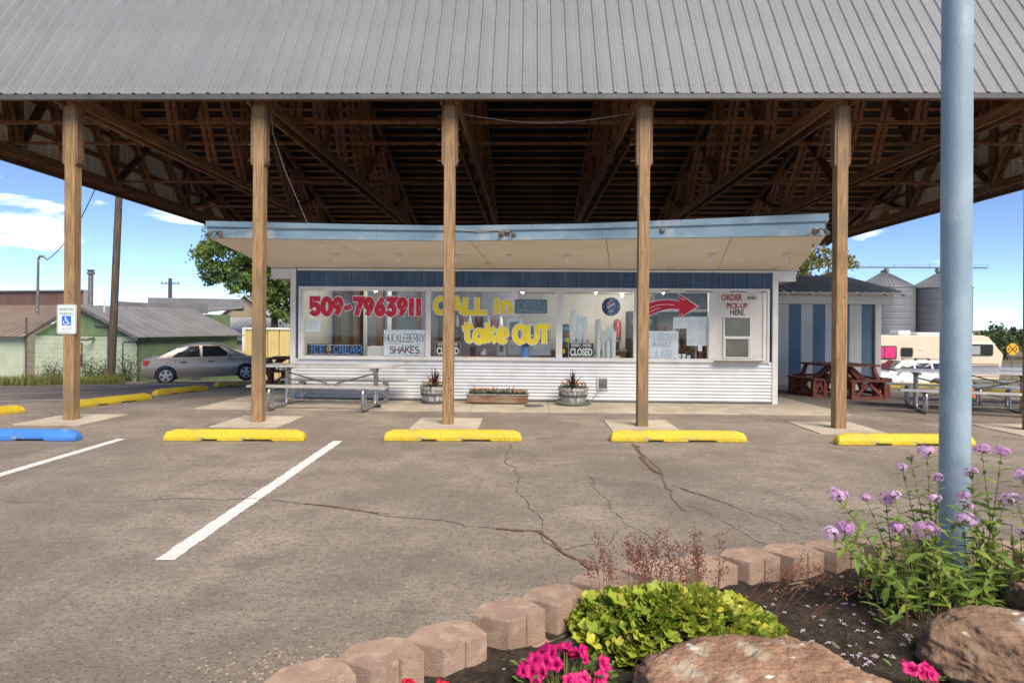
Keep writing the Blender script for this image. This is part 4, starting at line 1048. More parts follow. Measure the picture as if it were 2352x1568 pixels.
for i, (x, y, rz, lab) in enumerate(((-3.86, 8.25, R(2.5), 'yellow concrete wheel stop between the two white stall lines'), (-.98, 8.42, R(2.5), 'yellow wheel stop in front of the middle wood post'), (2.06, 8.56, R(2.2), 'yellow wheel stop in front of the post right of the clock'), (5.05, 8.50, R(2), 'yellow wheel stop behind the blue pole'),
        (-8.95, 9.75, R(75), 'yellow wheel stop end at the left picture edge'), (-8.15, 12.2, R(80), 'yellow wheel stop directly right of the sign post'), (-8.35, 15.0, R(82), 'yellow wheel stop in the middle of the left row'), (-8.45, 18.0, R(84), 'yellow wheel stop beside the front tyre of the grey car'), (-8.5, 20.9, R(84), 'farthest yellow wheel stop in front of the grey car'),
        (11.95, 15.9, R(112), 'yellow wheel stop right of the traffic cone'), (12.0, 19.5, R(168), 'yellow wheel stop behind the aluminium table, left of the pole'), (9.9, 20.3, R(172), 'yellow wheel stop peeking out behind the striped shed corner'))):
    put(s0, x, y, rz, lab, i == 0)
put(s1, -6.80, 8.10, R(1), 'blue painted wheel stop left of the white line', True)
# reserved parking sign on the first post
M_signw = mat('sign_white', (.74, .76, .74), rough=.4); M_sgreen = mat('sign_green', (.01, .14, .08), rough=.4); M_sblue = mat('sign_blue', (.015, .12, .55), rough=.4)
sx0, sz0, sx1, sz1, sy_ = -7.395, 1.37, -7.085, 1.832, POSTY - .092
def rrect(x0, x1, z0, z1, r, n=5):
    P = []
    for cx_, cz_, a in ((x1 - r, z1 - r, 0), (x0 + r, z1 - r, 90), (x0 + r, z0 + r, 180), (x1 - r, z0 + r, 270)):
        P += [(cx_ + r * math.cos(R(a + 90 * i / n)), cz_ + r * math.sin(R(a + 90 * i / n))) for i in range(n + 1)]
    return P
bb = MB(); bb.prism(rrect(sx0, sx1, sz0, sz1, .03), sy_, sy_ + .004, lambda a, c, h: (a, h, c)); sg = bb.build('reserved_parking_sign', M_signw, None)
tag(sg, 'white reserved parking sign with blue wheelchair symbol on the left post', 'sign')
rr = rrect(sx0 + .012, sx1 - .012, sz0 + .012, sz1 - .012, .022)
paint('green_border', [rr + [rr[0]]], .008, sy_ - .0015, M_sgreen, sg)
cxs = (sx0 + sx1) / 2
font_text('lettering', 'RESERVED', cxs, sz1 - .098, .066, sy_ - .0015, M_sgreen, sg, .0012, 'CENTER', .82)
font_text('lettering', 'PARKING', cxs, sz1 - .165, .066, sy_ - .0015, M_sgreen, sg, .0012, 'CENTER', .82)
bb = MB(); bb.prism(rrect(cxs - .075, cxs + .075, sz0 + .135, sz0 + .285, .012), sy_ - .0025, sy_ - .0012, lambda a, c, h: (a, h, c)); bb.build('blue_square', M_sblue, sg)
hx, hz = cxs, sz0 + .21
paint('wheelchair_symbol', [arc(hx - .012, hz - .025, .036, .036, 150, 370, 12), [(hx - .018, hz + .035), (hx - .012, hz - .008), (hx + .022, hz - .008), (hx + .042, hz - .048), (hx + .055, hz - .045)], [(hx - .016, hz + .018), (hx + .018, hz + .018)]], .011, sy_ - .0045, M_signw, sg)
disc('symbol_head', .011, hx - .018, hz + .05, sy_ - .0045, M_signw, sg)
for i, t_ in enumerate(('STATE DISABLED', 'PARKING PERMIT', 'REQUIRED')): font_text('small_lettering', t_, cxs, sz0 + .098 - i * .032, .027, sy_ - .0015, M_ink, sg, 0, 'CENTER', .8)

# aluminium picnic tables
def alu_table(lab, loc, rz):
    t = thing('picnic_table', lab, 'picnic table', loc, rz, 'aluminium picnic tables')
    for i in range(3): MB().lim(-1.26, 1.26, -.36 + i * .245, -.36 + i * .245 + .235, .735, .772).build('table_plank', M_alu, t, local=True, bevel=.004)
    for s_ in (-1, 1): MB().lim(-1.26, 1.26, s_ * .70 - .125, s_ * .70 + .125, .405, .44).build('bench_plank', M_alu, t, local=True, bevel=.004)
    def bend(P, r=.09):
        P = [Vector(p) for p in P]; out = [P[0]]
        for a, p, c in zip(P, P[1:], P[2:]):
            d0 = (a - p).normalized(); d1 = (c - p).normalized()
            for k in range(5):
                u = k / 4; out.append((p + d0 * r) * (1 - u) ** 2 + p * 2 * u * (1 - u) + (p + d1 * r) * u ** 2)
        return out + [P[-1]]
    for x in (-.85, .85):
        for s_ in (-1, 1):
            fr_ = MB().tube(bend([(x, s_ * .34, .705), (x, s_ * .06, .705), (x, s_ * .06, .03), (x, s_ * .82, .03), (x, s_ * .82, .385), (x, s_ * .56, .385)]), .030, 10).build('tube_leg', M_tube, t, local=True, smooth=True)
            MB().tube([(x, s_ * .66, .06), (x, s_ * .66, .40)], .022, 8).build('seat_support', M_tube, t, local=True, smooth=True)
    for x in (-1, 1):
        MB().tube([(x * .85, 0, .62), (x * .1, 0, .42)], .015, 6).build('brace', M_tube, t, local=True); MB().tube([(x * .85, 0, .22), (x * .02, 0, .40)], .015, 6).build('brace', M_tube, t, local=True)
    MB().tube([(-.85, 0, .10), (.85, 0, .10)], .018, 6).build('ground_bar', M_tube, t, local=True)
    return t
tA = alu_table('weathered aluminium picnic table in front of the corrugated skirt', (-3.68, 11.78, .018), R(-2.5))
dup(tA, (8.35, 12.05, gz(8.35, 12.05)), R(-20), 'aluminium picnic table behind the blue pole, nearer one')
dup(tA, (10.3, 13.5, gz(10.3, 13.5)), R(-18), 'aluminium picnic table at the right edge, farther one')
# red wooden table with four benches
def red_table(lab, loc, rz):
    t = thing('wooden_picnic_table', lab, 'picnic table', loc, rz, 'red wooden picnic tables')
    for i in range(8): MB().lim(-.62, .62, -.62 + i * .155, -.62 + i * .155 + .147, .735, .775).build('table_plank', M_redwood, t, local=True, bevel=.004)
    for k in range(4):
        M = Matrix.Rotation(k * math.pi / 2, 3, 'Z')
        P = lambda x, y, z: M @ Vector((x, y, z))
        for i in range(2): 
            bb = MB(); bb.bar(P(-.50, -.83 - i * .145, .43), P(.50, -.83 - i * .145, .43), .137, .04); bb.build('bench_plank', M_redwood, t, local=True, bevel=.004)
        bb = MB(); bb.bar(P(0, -.66, .42), P(0, -.22, .735), .09, .09); bb.bar(P(-.52, -.66, .40), P(-.5, -.52, .735), .09, .04); bb.bar(P(.52, -.66, .40), P(.5, -.52, .735), .09, .04); bb.build('table_strut', M_redwood, t, local=True)
        for x in (-.42, .42):
            bb = MB(); bb.bar(P(x, -.98, 0), P(x, -.98, .408), .09, .09); bb.build('leg', M_redwood, t, local=True); bb = MB(); bb.bar(P(x, -.70, 0), P(x, -.70, .408), .09, .09); bb.build('leg', M_redwood, t, local=True)
            bb = MB(); bb.bar(P(x, -.98, .05), P(x, -.84, .38), .04, .06); bb.bar(P(x, -.70, .05), P(x, -.84, .38), .04, .06); bb.bar(P(x, -.93, .045), P(x, -.75, .045), .05, .06); bb.build('leg_brace', M_redwood, t, local=True)
        bb = MB(); bb.bar(P(-.37, -.98, .06), P(-.03, -.98, .36), .04, .06); bb.bar(P(.37, -.98, .06), P(.03, -.98, .36), .04, .06); bb.bar(P(-.37, -.985, .05), P(.37, -.985, .05), .04, .07); bb.build('leg_brace', M_redwood, t, local=True)
        bb = MB(); bb.bar(P(0, -.75, .385), P(0, -.05, .39), .05, .09); bb.build('joist', M_redwood, t, local=True)
    return t
tR = red_table('red stained square picnic table with four benches beside the striped shed', (7.55, 15.35, gz(7.55, 15.35)), R(12))
dup(tR, (-6.6, 17.6, gz(-6.6, 17.6)), R(10), 'red stained picnic table peeking out left of the stand')
# planters
M_barrel = mat('weathered_barrel', (.50, .47, .42), (.17, .155, .135), 5, .85, stretch=(6, 6, .7), bump=.5, bscale=10, lo=.40, hi=.60)
M_soil = mat('dark_soil', (.030, .022, .016), (.055, .042, .031), 14, .95, bump=1.0, bscale=40, c3=(.085, .068, .052), scale3=30, lo3=.62, hi3=.7, spec=.15)
M_marigold = mat('marigold_petal', (.80, .26, .015), (.60, .14, .01), 30, .6)
M_leafd = mat('dark_green_leaf', (.05, .095, .025), (.03, .06, .018), 12, .6, trans=.2)
M_spike = mat('purple_spike_leaf', (.10, .024, .020), (.055, .016, .012), 10, .5, rnd=.4)
def blades(n, base, h, spread, w, rnd, droop=.3):
    bb = MB()
    for i in range(n):
        a = rnd.random() * 6.283; s_ = rnd.uniform(.1, 1) * spread; hh = h * rnd.uniform(.6, 1) * (1 - .35 * s_ / spread)
        dx, dy = math.cos(a), math.sin(a); px, py = -dy * w / 2, dx * w / 2
        b0 = Vector(base) + Vector((dx * .015, dy * .015, 0)); pts = []
        for k in range(5):
            t = k / 4; pts.append(b0 + Vector((dx * s_ * t ** 1.2, dy * s_ * t ** 1.2, hh * (t - droop * t * t * s_ / spread))))
        ww = (1, 1.1, .9, .6, .05); vs = []
        for p, f in zip(pts, ww): vs += [p + Vector((px * f, py * f, 0)), p - Vector((px * f, py * f, 0))]
        bb.add(vs, [(2 * k, 2 * k + 1, 2 * k + 3, 2 * k + 2) for k in range(4)])
    return bb
def leafy(n, fn, r, rnd, up=.4):
    bb = MB()
    for i in range(n):
        c = Vector(fn()); u = Vector((rnd.uniform(-1, 1), rnd.uniform(-1, 1), rnd.uniform(-.6, .9))).normalized(); v = u.orthogonal().normalized()
        v = Matrix.Rotation(rnd.random() * 6.28, 3, u) @ v; s_ = r * rnd.uniform(.6, 1.2)
        bb.add([c, c + u * s_ + v * s_ * .35, c + u * s_ * 1.9, c + u * s_ - v * s_ * .35], [(0, 1, 2, 3)])
    return bb
def blooms(n, fn, r, rnd):
    bb = MB()
    for i in range(n):
        c = Vector(fn()); m_ = 7
        for lay in range(3):
            rr_ = r * (1 - .28 * lay); zz = lay * r * .35
            vs = [c + Vector((0, 0, zz + r * .3))] + [c + Vector((math.cos(a) * rr_, math.sin(a) * rr_, zz + rnd.uniform(-.1, .15) * r)) for a in [k * 6.283 / m_ + lay for k in range(m_)]]
            bb.add(vs, [(0, k + 1, (k + 1) % m_ + 1) for k in range(m_)])
    return bb
def barrel(loc, lab, seed, r=.285, h=.34):
    rnd = random.Random(seed); t = thing('barrel_planter', lab, 'planter', loc, 0, 'half barrel planters')
    n = 18; prof = [(r * .80, .0), (r * .9, h * .4), (r * .99, h * .85), (r, h)]
    st = MB()
    for k in range(n):
        a0, a1 = 2 * math.pi * (k + .03) / n, 2 * math.pi * (k + .97) / n
        vs = []
        for rr_, z in prof:
            for q_, dr in ((a0, 0), ((a0 + a1) / 2, .006), (a1, 0)): vs.append((math.cos(q_) * (rr_ + dr), math.sin(q_) * (rr_ + dr), z))
        for rr_, z in prof:
            for q_ in (a0, (a0 + a1) / 2, a1): vs.append((math.cos(q_) * (rr_ - .03), math.sin(q_) * (rr_ - .03), z))
        w_ = 3; N = 12; fs = []
        for j in range(3):
            for i in range(2):
                p = j * 3 + i; fs += [(p, p + 1, p + 4, p + 3), (N + p + 1, N + p, N + p + 3, N + p + 4)]
            fs += [(j * 3, j * 3 + 3, N + j * 3 + 3, N + j * 3), (j * 3 + 2, N + j * 3 + 2, N + j * 3 + 5, j * 3 + 5)]
        fs += [(9, 10, N + 10, N + 9), (10, 11, N + 11, N + 10)]
        MB().add(vs, fs).build('stave', M_barrel, t, local=True)
    for z, rr_ in ((h * .88, r * 1.005), (h * .55, r * .955), (h * .12, r * .85)):
        bb = MB(); bb.lathe([(rr_ + .002, z - .02), (rr_ + .010, z - .018), (rr_ + .012, z + .018), (rr_ + .004, z + .02)], (0, 0, 0), 28, cap=False); bb.build('hoop', M_barrel if z > h * .8 else M_trimgrey, t, local=True)
    MB().lathe([(r * .78, .002), (r * .93, h * .9), (.01, h * .97)], (0, 0, 0), 18).build('soil', M_soil, t, local=True)
    def spot(): a = rnd.random() * 6.28; q_ = math.sqrt(rnd.random()) * r * .95; return (math.cos(a) * q_, math.sin(a) * q_, h + rnd.uniform(-.01, .07))
    leafy(420, spot, .022, rnd).build('foliage', M_leafd, t, local=True, recalc=False)
    for _ in range(14):
        p = spot(); blooms(1, lambda: (p[0], p[1], p[2] + .035), .030, rnd).build('marigold', M_marigold, t, local=True, recalc=False)
    for k in range(34): 
        blades(1, (rnd.uniform(-.02, .02), rnd.uniform(-.02, .02), h - .02), .50, .27, .024, rnd, .30).build('spike_leaf', M_spike, t, local=True, recalc=False)
    return t
barrel((-1.80, 12.33, .018), 'grey weathered barrel planter with a purple spike plant, left of the middle post', 21)
barrel((.92, 12.33, .018), 'white peeling barrel planter with a purple spike plant above the coiled hose', 22)
t = thing('flower_trough', 'long weathered wooden trough of orange marigolds against the skirt', 'planter', (-.565, 12.42, .018))
M_trough = mat('trough_wood', (.20, .085, .04), (.30, .22, .15), 4, .85, stretch=(.7, 5, 5), bump=.4, bscale=10)
for z0, z1 in ((.02, .095), (.099, .172)):
    for y0 in (12.27, 12.53): bl(-1.17, .04, y0, y0 + .035, z0 + .018, z1 + .018).build('side_board', M_trough, t, bevel=.005)
for x in (-1.13, -.035): bl(x, x + .03, 12.306, 12.529, .038, .18).build('end_board', M_trough, t, bevel=.004)
bl(-1.20, .07, 12.25, 12.31, .191, .205).build('top_rim', M_barrel, t); bl(-1.20, .07, 12.525, 12.585, .191, .205).build('top_rim', M_barrel, t); bl(-1.10, -.04, 12.306, 12.529, .037, .206).build('soil', M_soil, t)
rt_ = random.Random(31)
leafy(1100, lambda: (rt_.uniform(-1.13, 0), rt_.uniform(12.3, 12.53), rt_.uniform(.2, .28)), .024, rt_).build('foliage', M_leafd, t, recalc=False)
for _ in range(34):
    p = (rt_.uniform(-1.12, -.02), rt_.uniform(12.29, 12.52), rt_.uniform(.25, .31)); blooms(1, lambda: p, .030, rt_).build('marigold', M_marigold, t, recalc=False)
# hose
pts = []
for i in range(120):
    a = i * 6.283 / 26; r = .30 + .03 * math.sin(i * .31) + .012 * (i // 26); pts.append((.92 + math.cos(a) * r, 12.30 + math.sin(a) * r * .8, .035 + .016 * (i // 26)))
pts += [(1.30, 12.40, .10), (1.42, 12.6, .22), (1.52, 12.66, .32), (1.55, WY - .122, .352)]
tag(MB().tube(pts, .0105, 6).build('garden_hose', mat('grey_green_hose', (.20, .22, .16), (.14, .155, .11), 20, .45), None, smooth='all'), 'grey green garden hose coiled round the right barrel up to the tap', 'hose')
tag(MB().tube([(-2.95, 11.6, .03), (-2.86, 11.55, .035), (-2.76, 11.57, .03), (-2.70, 11.53, .045), (-2.73, 11.6, .03)], [.012, .03, .022, .028, .01], 8).build('dark_rag', M_dark, None), 'crumpled dark rag on the slab under the picnic table', 'rag')
# ================================================================== VEHICLES
M_tyre = mat('tyre_rubber', (.018, .018, .018), rough=.85)
M_rim = mat('wheel_rim', (.50, .50, .50), rough=.3, metal=.6)
M_carglass = mat('tinted_car_glass', (.020, .025, .028), rough=.05, spec=.8)
M_chrome = mat('chrome', (.6, .6, .6), rough=.15, metal=1)
M_redlens = mat('red_tail_lens', (.45, .012, .012), rough=.2)
M_clearlens = mat('clear_head_lens', (.5, .5, .5), rough=.15)
M_plateb = mat('plate_pale', (.55, .57, .6), rough=.5)
def make_car(name, lab, loc, rz, paint_m, L, W, prof_top, belt, gh, wheel_x, wr, win, spokes=5, rack=False, tilt=0):
    """prof_top: [(x, z)] body top without cabin, belt: cabin belt z(x) list, gh: greenhouse outline [(x,z)] from rear base over the roof to the front base"""
    t = thing(name, lab, 'car', loc, rz); t.rotation_euler = (0, tilt, rz)
    hw = W / 2
    xs = sorted(set([p[0] for p in prof_top]))
    fx = []
    for a, c in zip(xs, xs[1:]):
        k = max(1, int((c - a) / .12)); fx += [lerp(a, c, i / k) for i in range(k)]
    fx.append(xs[-1])
    bb = MB(); ring = []
    for x in fx:
        zt = interp(prof_top, x); e = min(x, L - x)           # plan taper at both ends
        tp = 1 - .16 * max(0, 1 - e / .55) ** 2
        w = hw * tp; zl = .20 + .10 * max(0, 1 - e / .5) ** 2
        ring.append([(x, 0, zl), (x, w * .86, zl), (x, w * .97, zl + .10), (x, w * 1.0, lerp(zl, zt, .48)), (x, w * .985, lerp(zl, zt, .72)), (x, w * .93, zt - .035), (x, w * .82, zt), (x, 0, zt + .015)])
    n = 8; full = []
    for r_ in ring: full.append(r_ + [(x, -y, z) for x, y, z in r_[-2:0:-1]])
    m_ = len(full[0]); vs = [p for r_ in full for p in r_]
    fs = [(i * m_ + k, i * m_ + (k + 1) % m_, (i + 1) * m_ + (k + 1) % m_, (i + 1) * m_ + k) for i in range(len(full) - 1) for k in range(m_)]
    fs += [tuple(range(m_ - 1, -1, -1)), tuple((len(full) - 1) * m_ + k for k in range(m_))]
    body = bb.add(vs, fs).build('body', paint_m, t, local=True, smooth=True)
    # wheel arches cut out of the body
    for x in wheel_x:
        for s_ in (-1, 1):
            cb = MB().lathe([(wr + .055, -.22), (wr + .055, .22)], (x, s_ * hw, wr), 28, 'y').build('arch_cutter', M_dark, None, local=True)
            md = body.modifiers.new('arch', 'BOOLEAN'); md.operation = 'DIFFERENCE'; md.object = cb; md.solver = 'EXACT'
            cb.parent = t
            CUT.append((body, cb))
    # greenhouse
    zb_ = belt; bw = hw * .955; topz_ = max(z for x, z in gh); tw = hw * .70
    def gw(z): return lerp(bw, tw, min(1, max(0, (z - zb_) / (topz_ - zb_))) ** 1.15)
    sx_ = []
    g0, g1 = gh[0][0], gh[-1][0]
    N = 30; vs = []
    for i in range(N + 1):
        x = lerp(g0, g1, i / N); z = max(interp(gh, x), zb_ - .02)
        for k in range(6):
            zz = lerp(zb_ - .04, z - .03, k / 5); vs.append((x, gw(zz), zz))
        wz = gw(z - .03); vs += [(x, wz * .93, z - .006), (x, wz * .6, z + .004), (x, 0, z + .006)]
    col = 9; full = []
    for i in range(N + 1):
        r_ = vs[i * col:(i + 1) * col]; full.append(r_ + [(x, -y, z) for x, y, z in r_[-2::-1]])
    m_ = len(full[0]); V = [p for r_ in full for p in r_]
    F = [(i * m_ + k, i * m_ + k + 1, (i + 1) * m_ + k + 1, (i + 1) * m_ + k) for i in range(N) for k in range(m_ - 1)] + [tuple(range(m_)), tuple(N * m_ + k for k in range(m_ - 1, -1, -1))]
    MB().add(V, F).build('cabin', paint_m, t, local=True, smooth=True)
    # side windows
    for poly, nm in win:
        for s_ in (-1, 1):
            bb = MB(); P = []
            for (xa, za), (xb, zb2) in zip(poly, poly[1:] + poly[:1]):
                for i in range(4): P.append((lerp(xa, xb, i / 4), lerp(za, zb2, i / 4)))
            cx_ = sum(p[0] for p in P) / len(P); cz_ = sum(p[1] for p in P) / len(P)
            V = [(cx_, s_ * (gw(cz_) + .006), cz_)] + [(x, s_ * (gw(z) + .006), z) for x, z in P]
            bb.add(V, [(0, i + 1, (i + 1) % len(P) + 1) for i in range(len(P))]).build(nm, M_carglass, t, local=True)
    # windscreen and rear glass as strips lying on the slopes
    def slope_glass(nm, xa, xb, inset):
        bb = MB(); n2 = 8; V = []
        for i in range(n2 + 1):
            x = lerp(xa, xb, i / n2); z = interp(gh, x); wz = gw(z - .03) * inset
            d = .016
            V += [(x, -wz, z + d - .006), (x, -wz * .6, z + d + .002), (x, 0, z + d + .004), (x, wz * .6, z + d + .002), (x, wz, z + d - .006)]
        bb.add(V, [(i * 5 + k, i * 5 + k + 1, i * 5 + 6 + k, i * 5 + 5 + k) for i in range(n2) for k in range(4)]).build(nm, M_carglass, t, local=True, smooth='all')
    slope_glass('rear_window', gh[0][0] + .12, gh[1][0] - .02, .86); slope_glass('windscreen', gh[-2][0] + .03, gh[-1][0] - .05, .88)
    # wheels
    for x in wheel_x:
        for s_ in (-1, 1):
            y = s_ * (hw - .10)
            wh = MB().lathe([(wr * .55, -.10), (wr * .9, -.105), (wr, -.07), (wr, .07), (wr * .9, .105), (wr * .55, .10)], (x, y, wr), 28, 'y').build('wheel', M_tyre, t, local=True, smooth=True)
            bb = MB(); yo = y + s_ * .096
            for k in range(spokes):
                a = k * 2 * math.pi / spokes + .3; bb.bar((x + math.cos(a) * .04, yo, wr + math.sin(a) * .04), (x + math.cos(a) * wr * .60, yo - s_ * .004, wr + math.sin(a) * wr * .60), .085 if spokes < 7 else .045, .02, up=(0, 1, 0))
            bb.lathe([(wr * .66, -.006), (wr * .66, .006), (wr * .57, .006), (wr * .57, -.006)], (x, yo, wr), 28, 'y', cap=False)
            bb.lathe([(.065, -.014), (.06, .014)], (x, yo, wr), 14, 'y'); bb.build('rim', M_rim, wh, local=True)
            MB().lathe([(wr * .56, -.02), (wr * .56, .0)], (x, yo - s_ * .02, wr), 20, 'y').build('brake_disc', M_dark, wh, local=True)
    for s_ in (-1, 1):
        zb0 = interp(prof_top, .1)
        bb = MB(); bb.grid(4, 4, lambda u, v: (.06 + .22 * u * (1 - .4 * (1 - v)), s_ * (hw * (1 - .16 * max(0, 1 - (.06 + .22 * u) / .55) ** 2) * .99 + .008), zb0 - .22 + .17 * v)); bb.build('tail_light', M_redlens, t, local=True)
        zf0 = interp(prof_top, L - .15)
        bb = MB(); bb.grid(4, 4, lambda u, v: (L - .50 + .38 * u, s_ * (hw * (1 - .16 * max(0, 1 - (.50 - .38 * u) / .55) ** 2) * .985 + .012), zf0 - .20 + .13 * v + .03 * (1 - u))); bb.build('headlight', M_clearlens, t, local=True)
        wx = win[-1][0]; mxx = max(p[0] for p in wx); MB().lathe([(.0, -.06), (.075, -.05), (.085, .0), (.06, .06), (.0, .07)], (mxx - .10, s_ * (hw + .08), zb_ + .07), 12, 'x').build('wing_mirror', paint_m, t, local=True, smooth=True)
        MB().lim(wheel_x[0] + wr + .1, wheel_x[1] - wr - .1, s_ * hw * .93 - .01, s_ * hw * .93 + .03, .20, .275).build('side_skirt', M_chrome if not rack else paint_m, t, local=True, bevel=.008)
        for px in (wheel_x[0] + .48, wheel_x[0] + 1.38):
            bb = MB(); bb.tube([(px, s_ * (hw * .985), zb_ - .13), (px + .03, s_ * (hw * .985 + .025), zb_ - .13), (px + .17, s_ * (hw * .985 + .025), zb_ - .125), (px + .20, s_ * hw * .985, zb_ - .125)], .014, 6); bb.build('door_handle', M_dark if not rack else paint_m, t, local=True)
        for px in (wheel_x[0] + .32, wheel_x[0] + 1.22, wheel_x[0] + 2.2):
            MB().bar((px, s_ * (hw * .992 + .001), .30), (px + .0, s_ * (hw * .968 + .004), zb_ - .05), .007, .007).build('door_seam', M_dark, t, local=True)
    MB().lim(L - .02, L + .015, -.42, .42, .47, .60).build('grille', M_black, t, local=True, bevel=.01); MB().lim(-.015, .03, -.24, .24, .55, .67).build('number_plate', M_plateb, t, local=True); MB().lim(L + .0, L + .02, -.2, .2, .36, .46).build('number_plate', M_plateb, t, local=True)
    MB().lim(.5, L - .5, -hw * .8, hw * .8, .19, .26).build('underbody', M_dark, t, local=True)
    if rack:
        for s_ in (-1, 1): MB().tube([(g0 + .25, s_ * tw * .9, topz_ + .05), (g0 + 1.9, s_ * tw * .9, topz_ + .05)], .016, 6).build('roof_rail', M_black, t, local=True)
        for x in (g0 + .35, g0 + 1.05, g0 + 1.8):
            for s_ in (-1, 1): MB().lathe([(.09, 0), (.05, .06)], (x, s_ * tw * .9, topz_ - .005), 10).build('rack_foot', M_black, t, local=True)
    return t
CUT = []
M_carp = mat('warm_grey_car_paint', (.36, .31, .26), (.37, .32, .27), 200, .34, metal=.35, coat=.6)
make_car('parked_car', 'grey four door sedan parked facing the wheel stops on the left', (-14.02, 22.72, -.675), R(24), M_carp, 4.50, 1.76,
    [(0, .82), (.06, .92), (.35, .99), (.75, .98), (1.6, .92), (2.9, .92), (3.3, .94), (3.75, .87), (4.15, .78), (4.42, .66), (4.50, .52)], .92,
    [(.42, .95), (1.25, 1.36), (1.75, 1.44), (2.15, 1.45), (2.55, 1.39), (3.45, .95)], (.78, 3.45), .315,
    [([(.98, .97), (1.90, .96), (1.87, 1.36), (1.42, 1.33)], 'side_window'), ([(1.98, .96), (2.98, .95), (2.52, 1.33), (1.97, 1.36)], 'side_window')], 5, tilt=R(-1.5))
M_suvp = mat('white_car_paint', (.70, .71, .72), rough=.3, coat=.5)
make_car('parked_suv', 'white sport utility car with roof rack in front of the motorhome', (23.75, 36.5, gz(21, 36.5) + .0), R(181), M_suvp, 4.7, 1.82,
    [(0, .95), (.05, 1.02), (.6, 1.05), (2.9, 1.05), (3.4, 1.06), (4.0, .98), (4.5, .92), (4.70, .70)], 1.03,
    [(.02, 1.08), (.22, 1.66), (.6, 1.74), (2.0, 1.74), (2.6, 1.70), (3.45, 1.08)], (.85, 3.65), .36,
    [([(.25, 1.10), (.95, 1.10), (.95, 1.58), (.40, 1.58)], 'side_window'), ([(1.05, 1.10), (1.95, 1.10), (1.93, 1.60), (1.05, 1.60)], 'side_window'), ([(2.05, 1.10), (3.0, 1.10), (2.60, 1.58), (2.03, 1.60)], 'side_window')], 6, rack=True)
# motorhome
RVY = 38.0; zr = -2.05
rv = thing('motorhome', 'cream motorhome with brown stripes and a pink curtained window behind the shed', 'motorhome', (23.4, RVY + 1.2, zr))
M_rv = mat('motorhome_cream', (.66, .56, .42), (.60, .51, .38), .7, .5); M_rvs = mat('motorhome_stripe', (.17, .055, .03), rough=.5)
prof = [(18.6, zr + .58), (18.4, zr + 3.0), (18.7, zr + 3.18), (27.2, zr + 3.22), (27.55, zr + 3.12), (28.4, zr + 2.08), (28.15, zr + .58)]
MB().prism(prof, RVY, RVY + 2.35, lambda a, c, h: (a, h, c)).build('body', M_rv, rv, bevel=.05)
for i in range(19):
    z = zr + .70 + i * .125
    MB().bar((18.6, RVY - .003, z), (27.4, RVY - .003, z), .006, .02).build('siding_rib', M_rv, rv)
for z0, z1 in ((1.24, 1.44), (1.50, 1.54), (.78, .81)): MB().lim(18.7, 28.1, RVY - .012, RVY - .007, zr + z0, zr + z1).build('stripe', M_rvs, rv)
def rvwin(x0, x1, z0, z1, m, split=0):
    w = MB().prism(rrect(x0, x1, z0, z1, .10), RVY - .04, RVY - .008, lambda a, c, h: (a, h, c)).build('window', M_black, rv)
    k = max(1, split)
    for i in range(k):
        a0, a1 = lerp(x0 + .05, x1 - .05, i / k) + .02, lerp(x0 + .05, x1 - .05, (i + 1) / k) - .02
        MB().prism(rrect(a0, a1, z0 + .06, z1 - .06, .05), RVY - .046, RVY - .041, lambda a, c, h: (a, h, c)).build('pane', m if not isinstance(m, list) else m[i], w)
M_pink = mat('pink_curtain', (.70, .03, .19), (.45, .01, .10), 5, .6, stretch=(4, 1, .6))
rvwin(20.62, 22.10, -.28, .52, M_pink, 2); rvwin(22.35, 23.05, -.12, .42, M_carglass, 1); rvwin(25.6, 27.75, -.02, .62, [M_carglass, mat('pale_blind', (.33, .32, .30), rough=.5), M_carglass], 3)
MB().lim(25.3, 27.8, RVY - .12, RVY - .008, .66, .73).build('awning', M_white, rv)
MB().lim(23.4, 23.7, RVY - .03, RVY - .008, .30, .42).build('porch_lamp', M_paper, rv)
for x0, x1, h in ((22.5, 23.25, .27), (23.6, 25.2, .16), (25.6, 27.0, .12)): MB().lim(x0, x1, RVY + .5, RVY + 1.5, zr + 3.18, zr + 3.22 + h).build('roof_unit', M_white, rv, bevel=.06)
for x in (20.6, 26.4):
    wh = MB().lathe([(.2, -.12), (.4, -.12), (.42, -.08), (.42, .1), (.2, .1)], (x, RVY + .16, zr + .42), 22, 'y').build('wheel', M_tyre, rv); MB().lathe([(.2, 0), (.18, .03)], (x, RVY + .045, zr + .42), 16, 'y').build('hub', M_rim, wh)
MB().lim(28.16, 28.3, RVY + .1, RVY + 2.2, zr + .58, zr + .76).build('bumper', M_plate, rv)
MB().tube([(25.9, RVY - .05, zr + 1.15), (25.9, RVY - .05, zr + 1.42), (27.1, RVY - .05, zr + 1.42), (27.1, RVY - .05, zr + 1.15)], .025, 6).build('grab_rail', M_plate, rv)

# ================================================================== LEFT BACKGROUND
def quadpart(nm, pts, m, par, th=.04):
    a, b_, c = Vector(pts[0]), Vector(pts[1]), Vector(pts[2]); n = (b_ - a).cross(c - a).normalized() * th
    k = len(pts); vs = [Vector(p) for p in pts] + [Vector(p) - n for p in pts]
    return MB().add(vs, [tuple(range(k)), tuple(range(2 * k - 1, k - 1, -1))] + [(i, k + i, k + (i + 1) % k, (i + 1) % k) for i in range(k)]).build(nm, m, par)
M_block = mat('pale_green_block', (.44, .49, .36), (.38, .43, .31), 1.4, .85, c3=(.28, .30, .22), scale3=.9, lo3=.58, hi3=.8, rnd=.05, bump=.2, bscale=20)
M_greenb = mat('green_board', (.15, .215, .10), (.12, .18, .08), 2, .7, c3=(.09, .11, .07), scale3=1.3, lo3=.6, hi3=.8, rnd=.06)
M_tin = mat('old_tin_roof', (.25, .24, .235), (.20, .195, .19), 1.0, .5, metal=.2, rnd=.03)
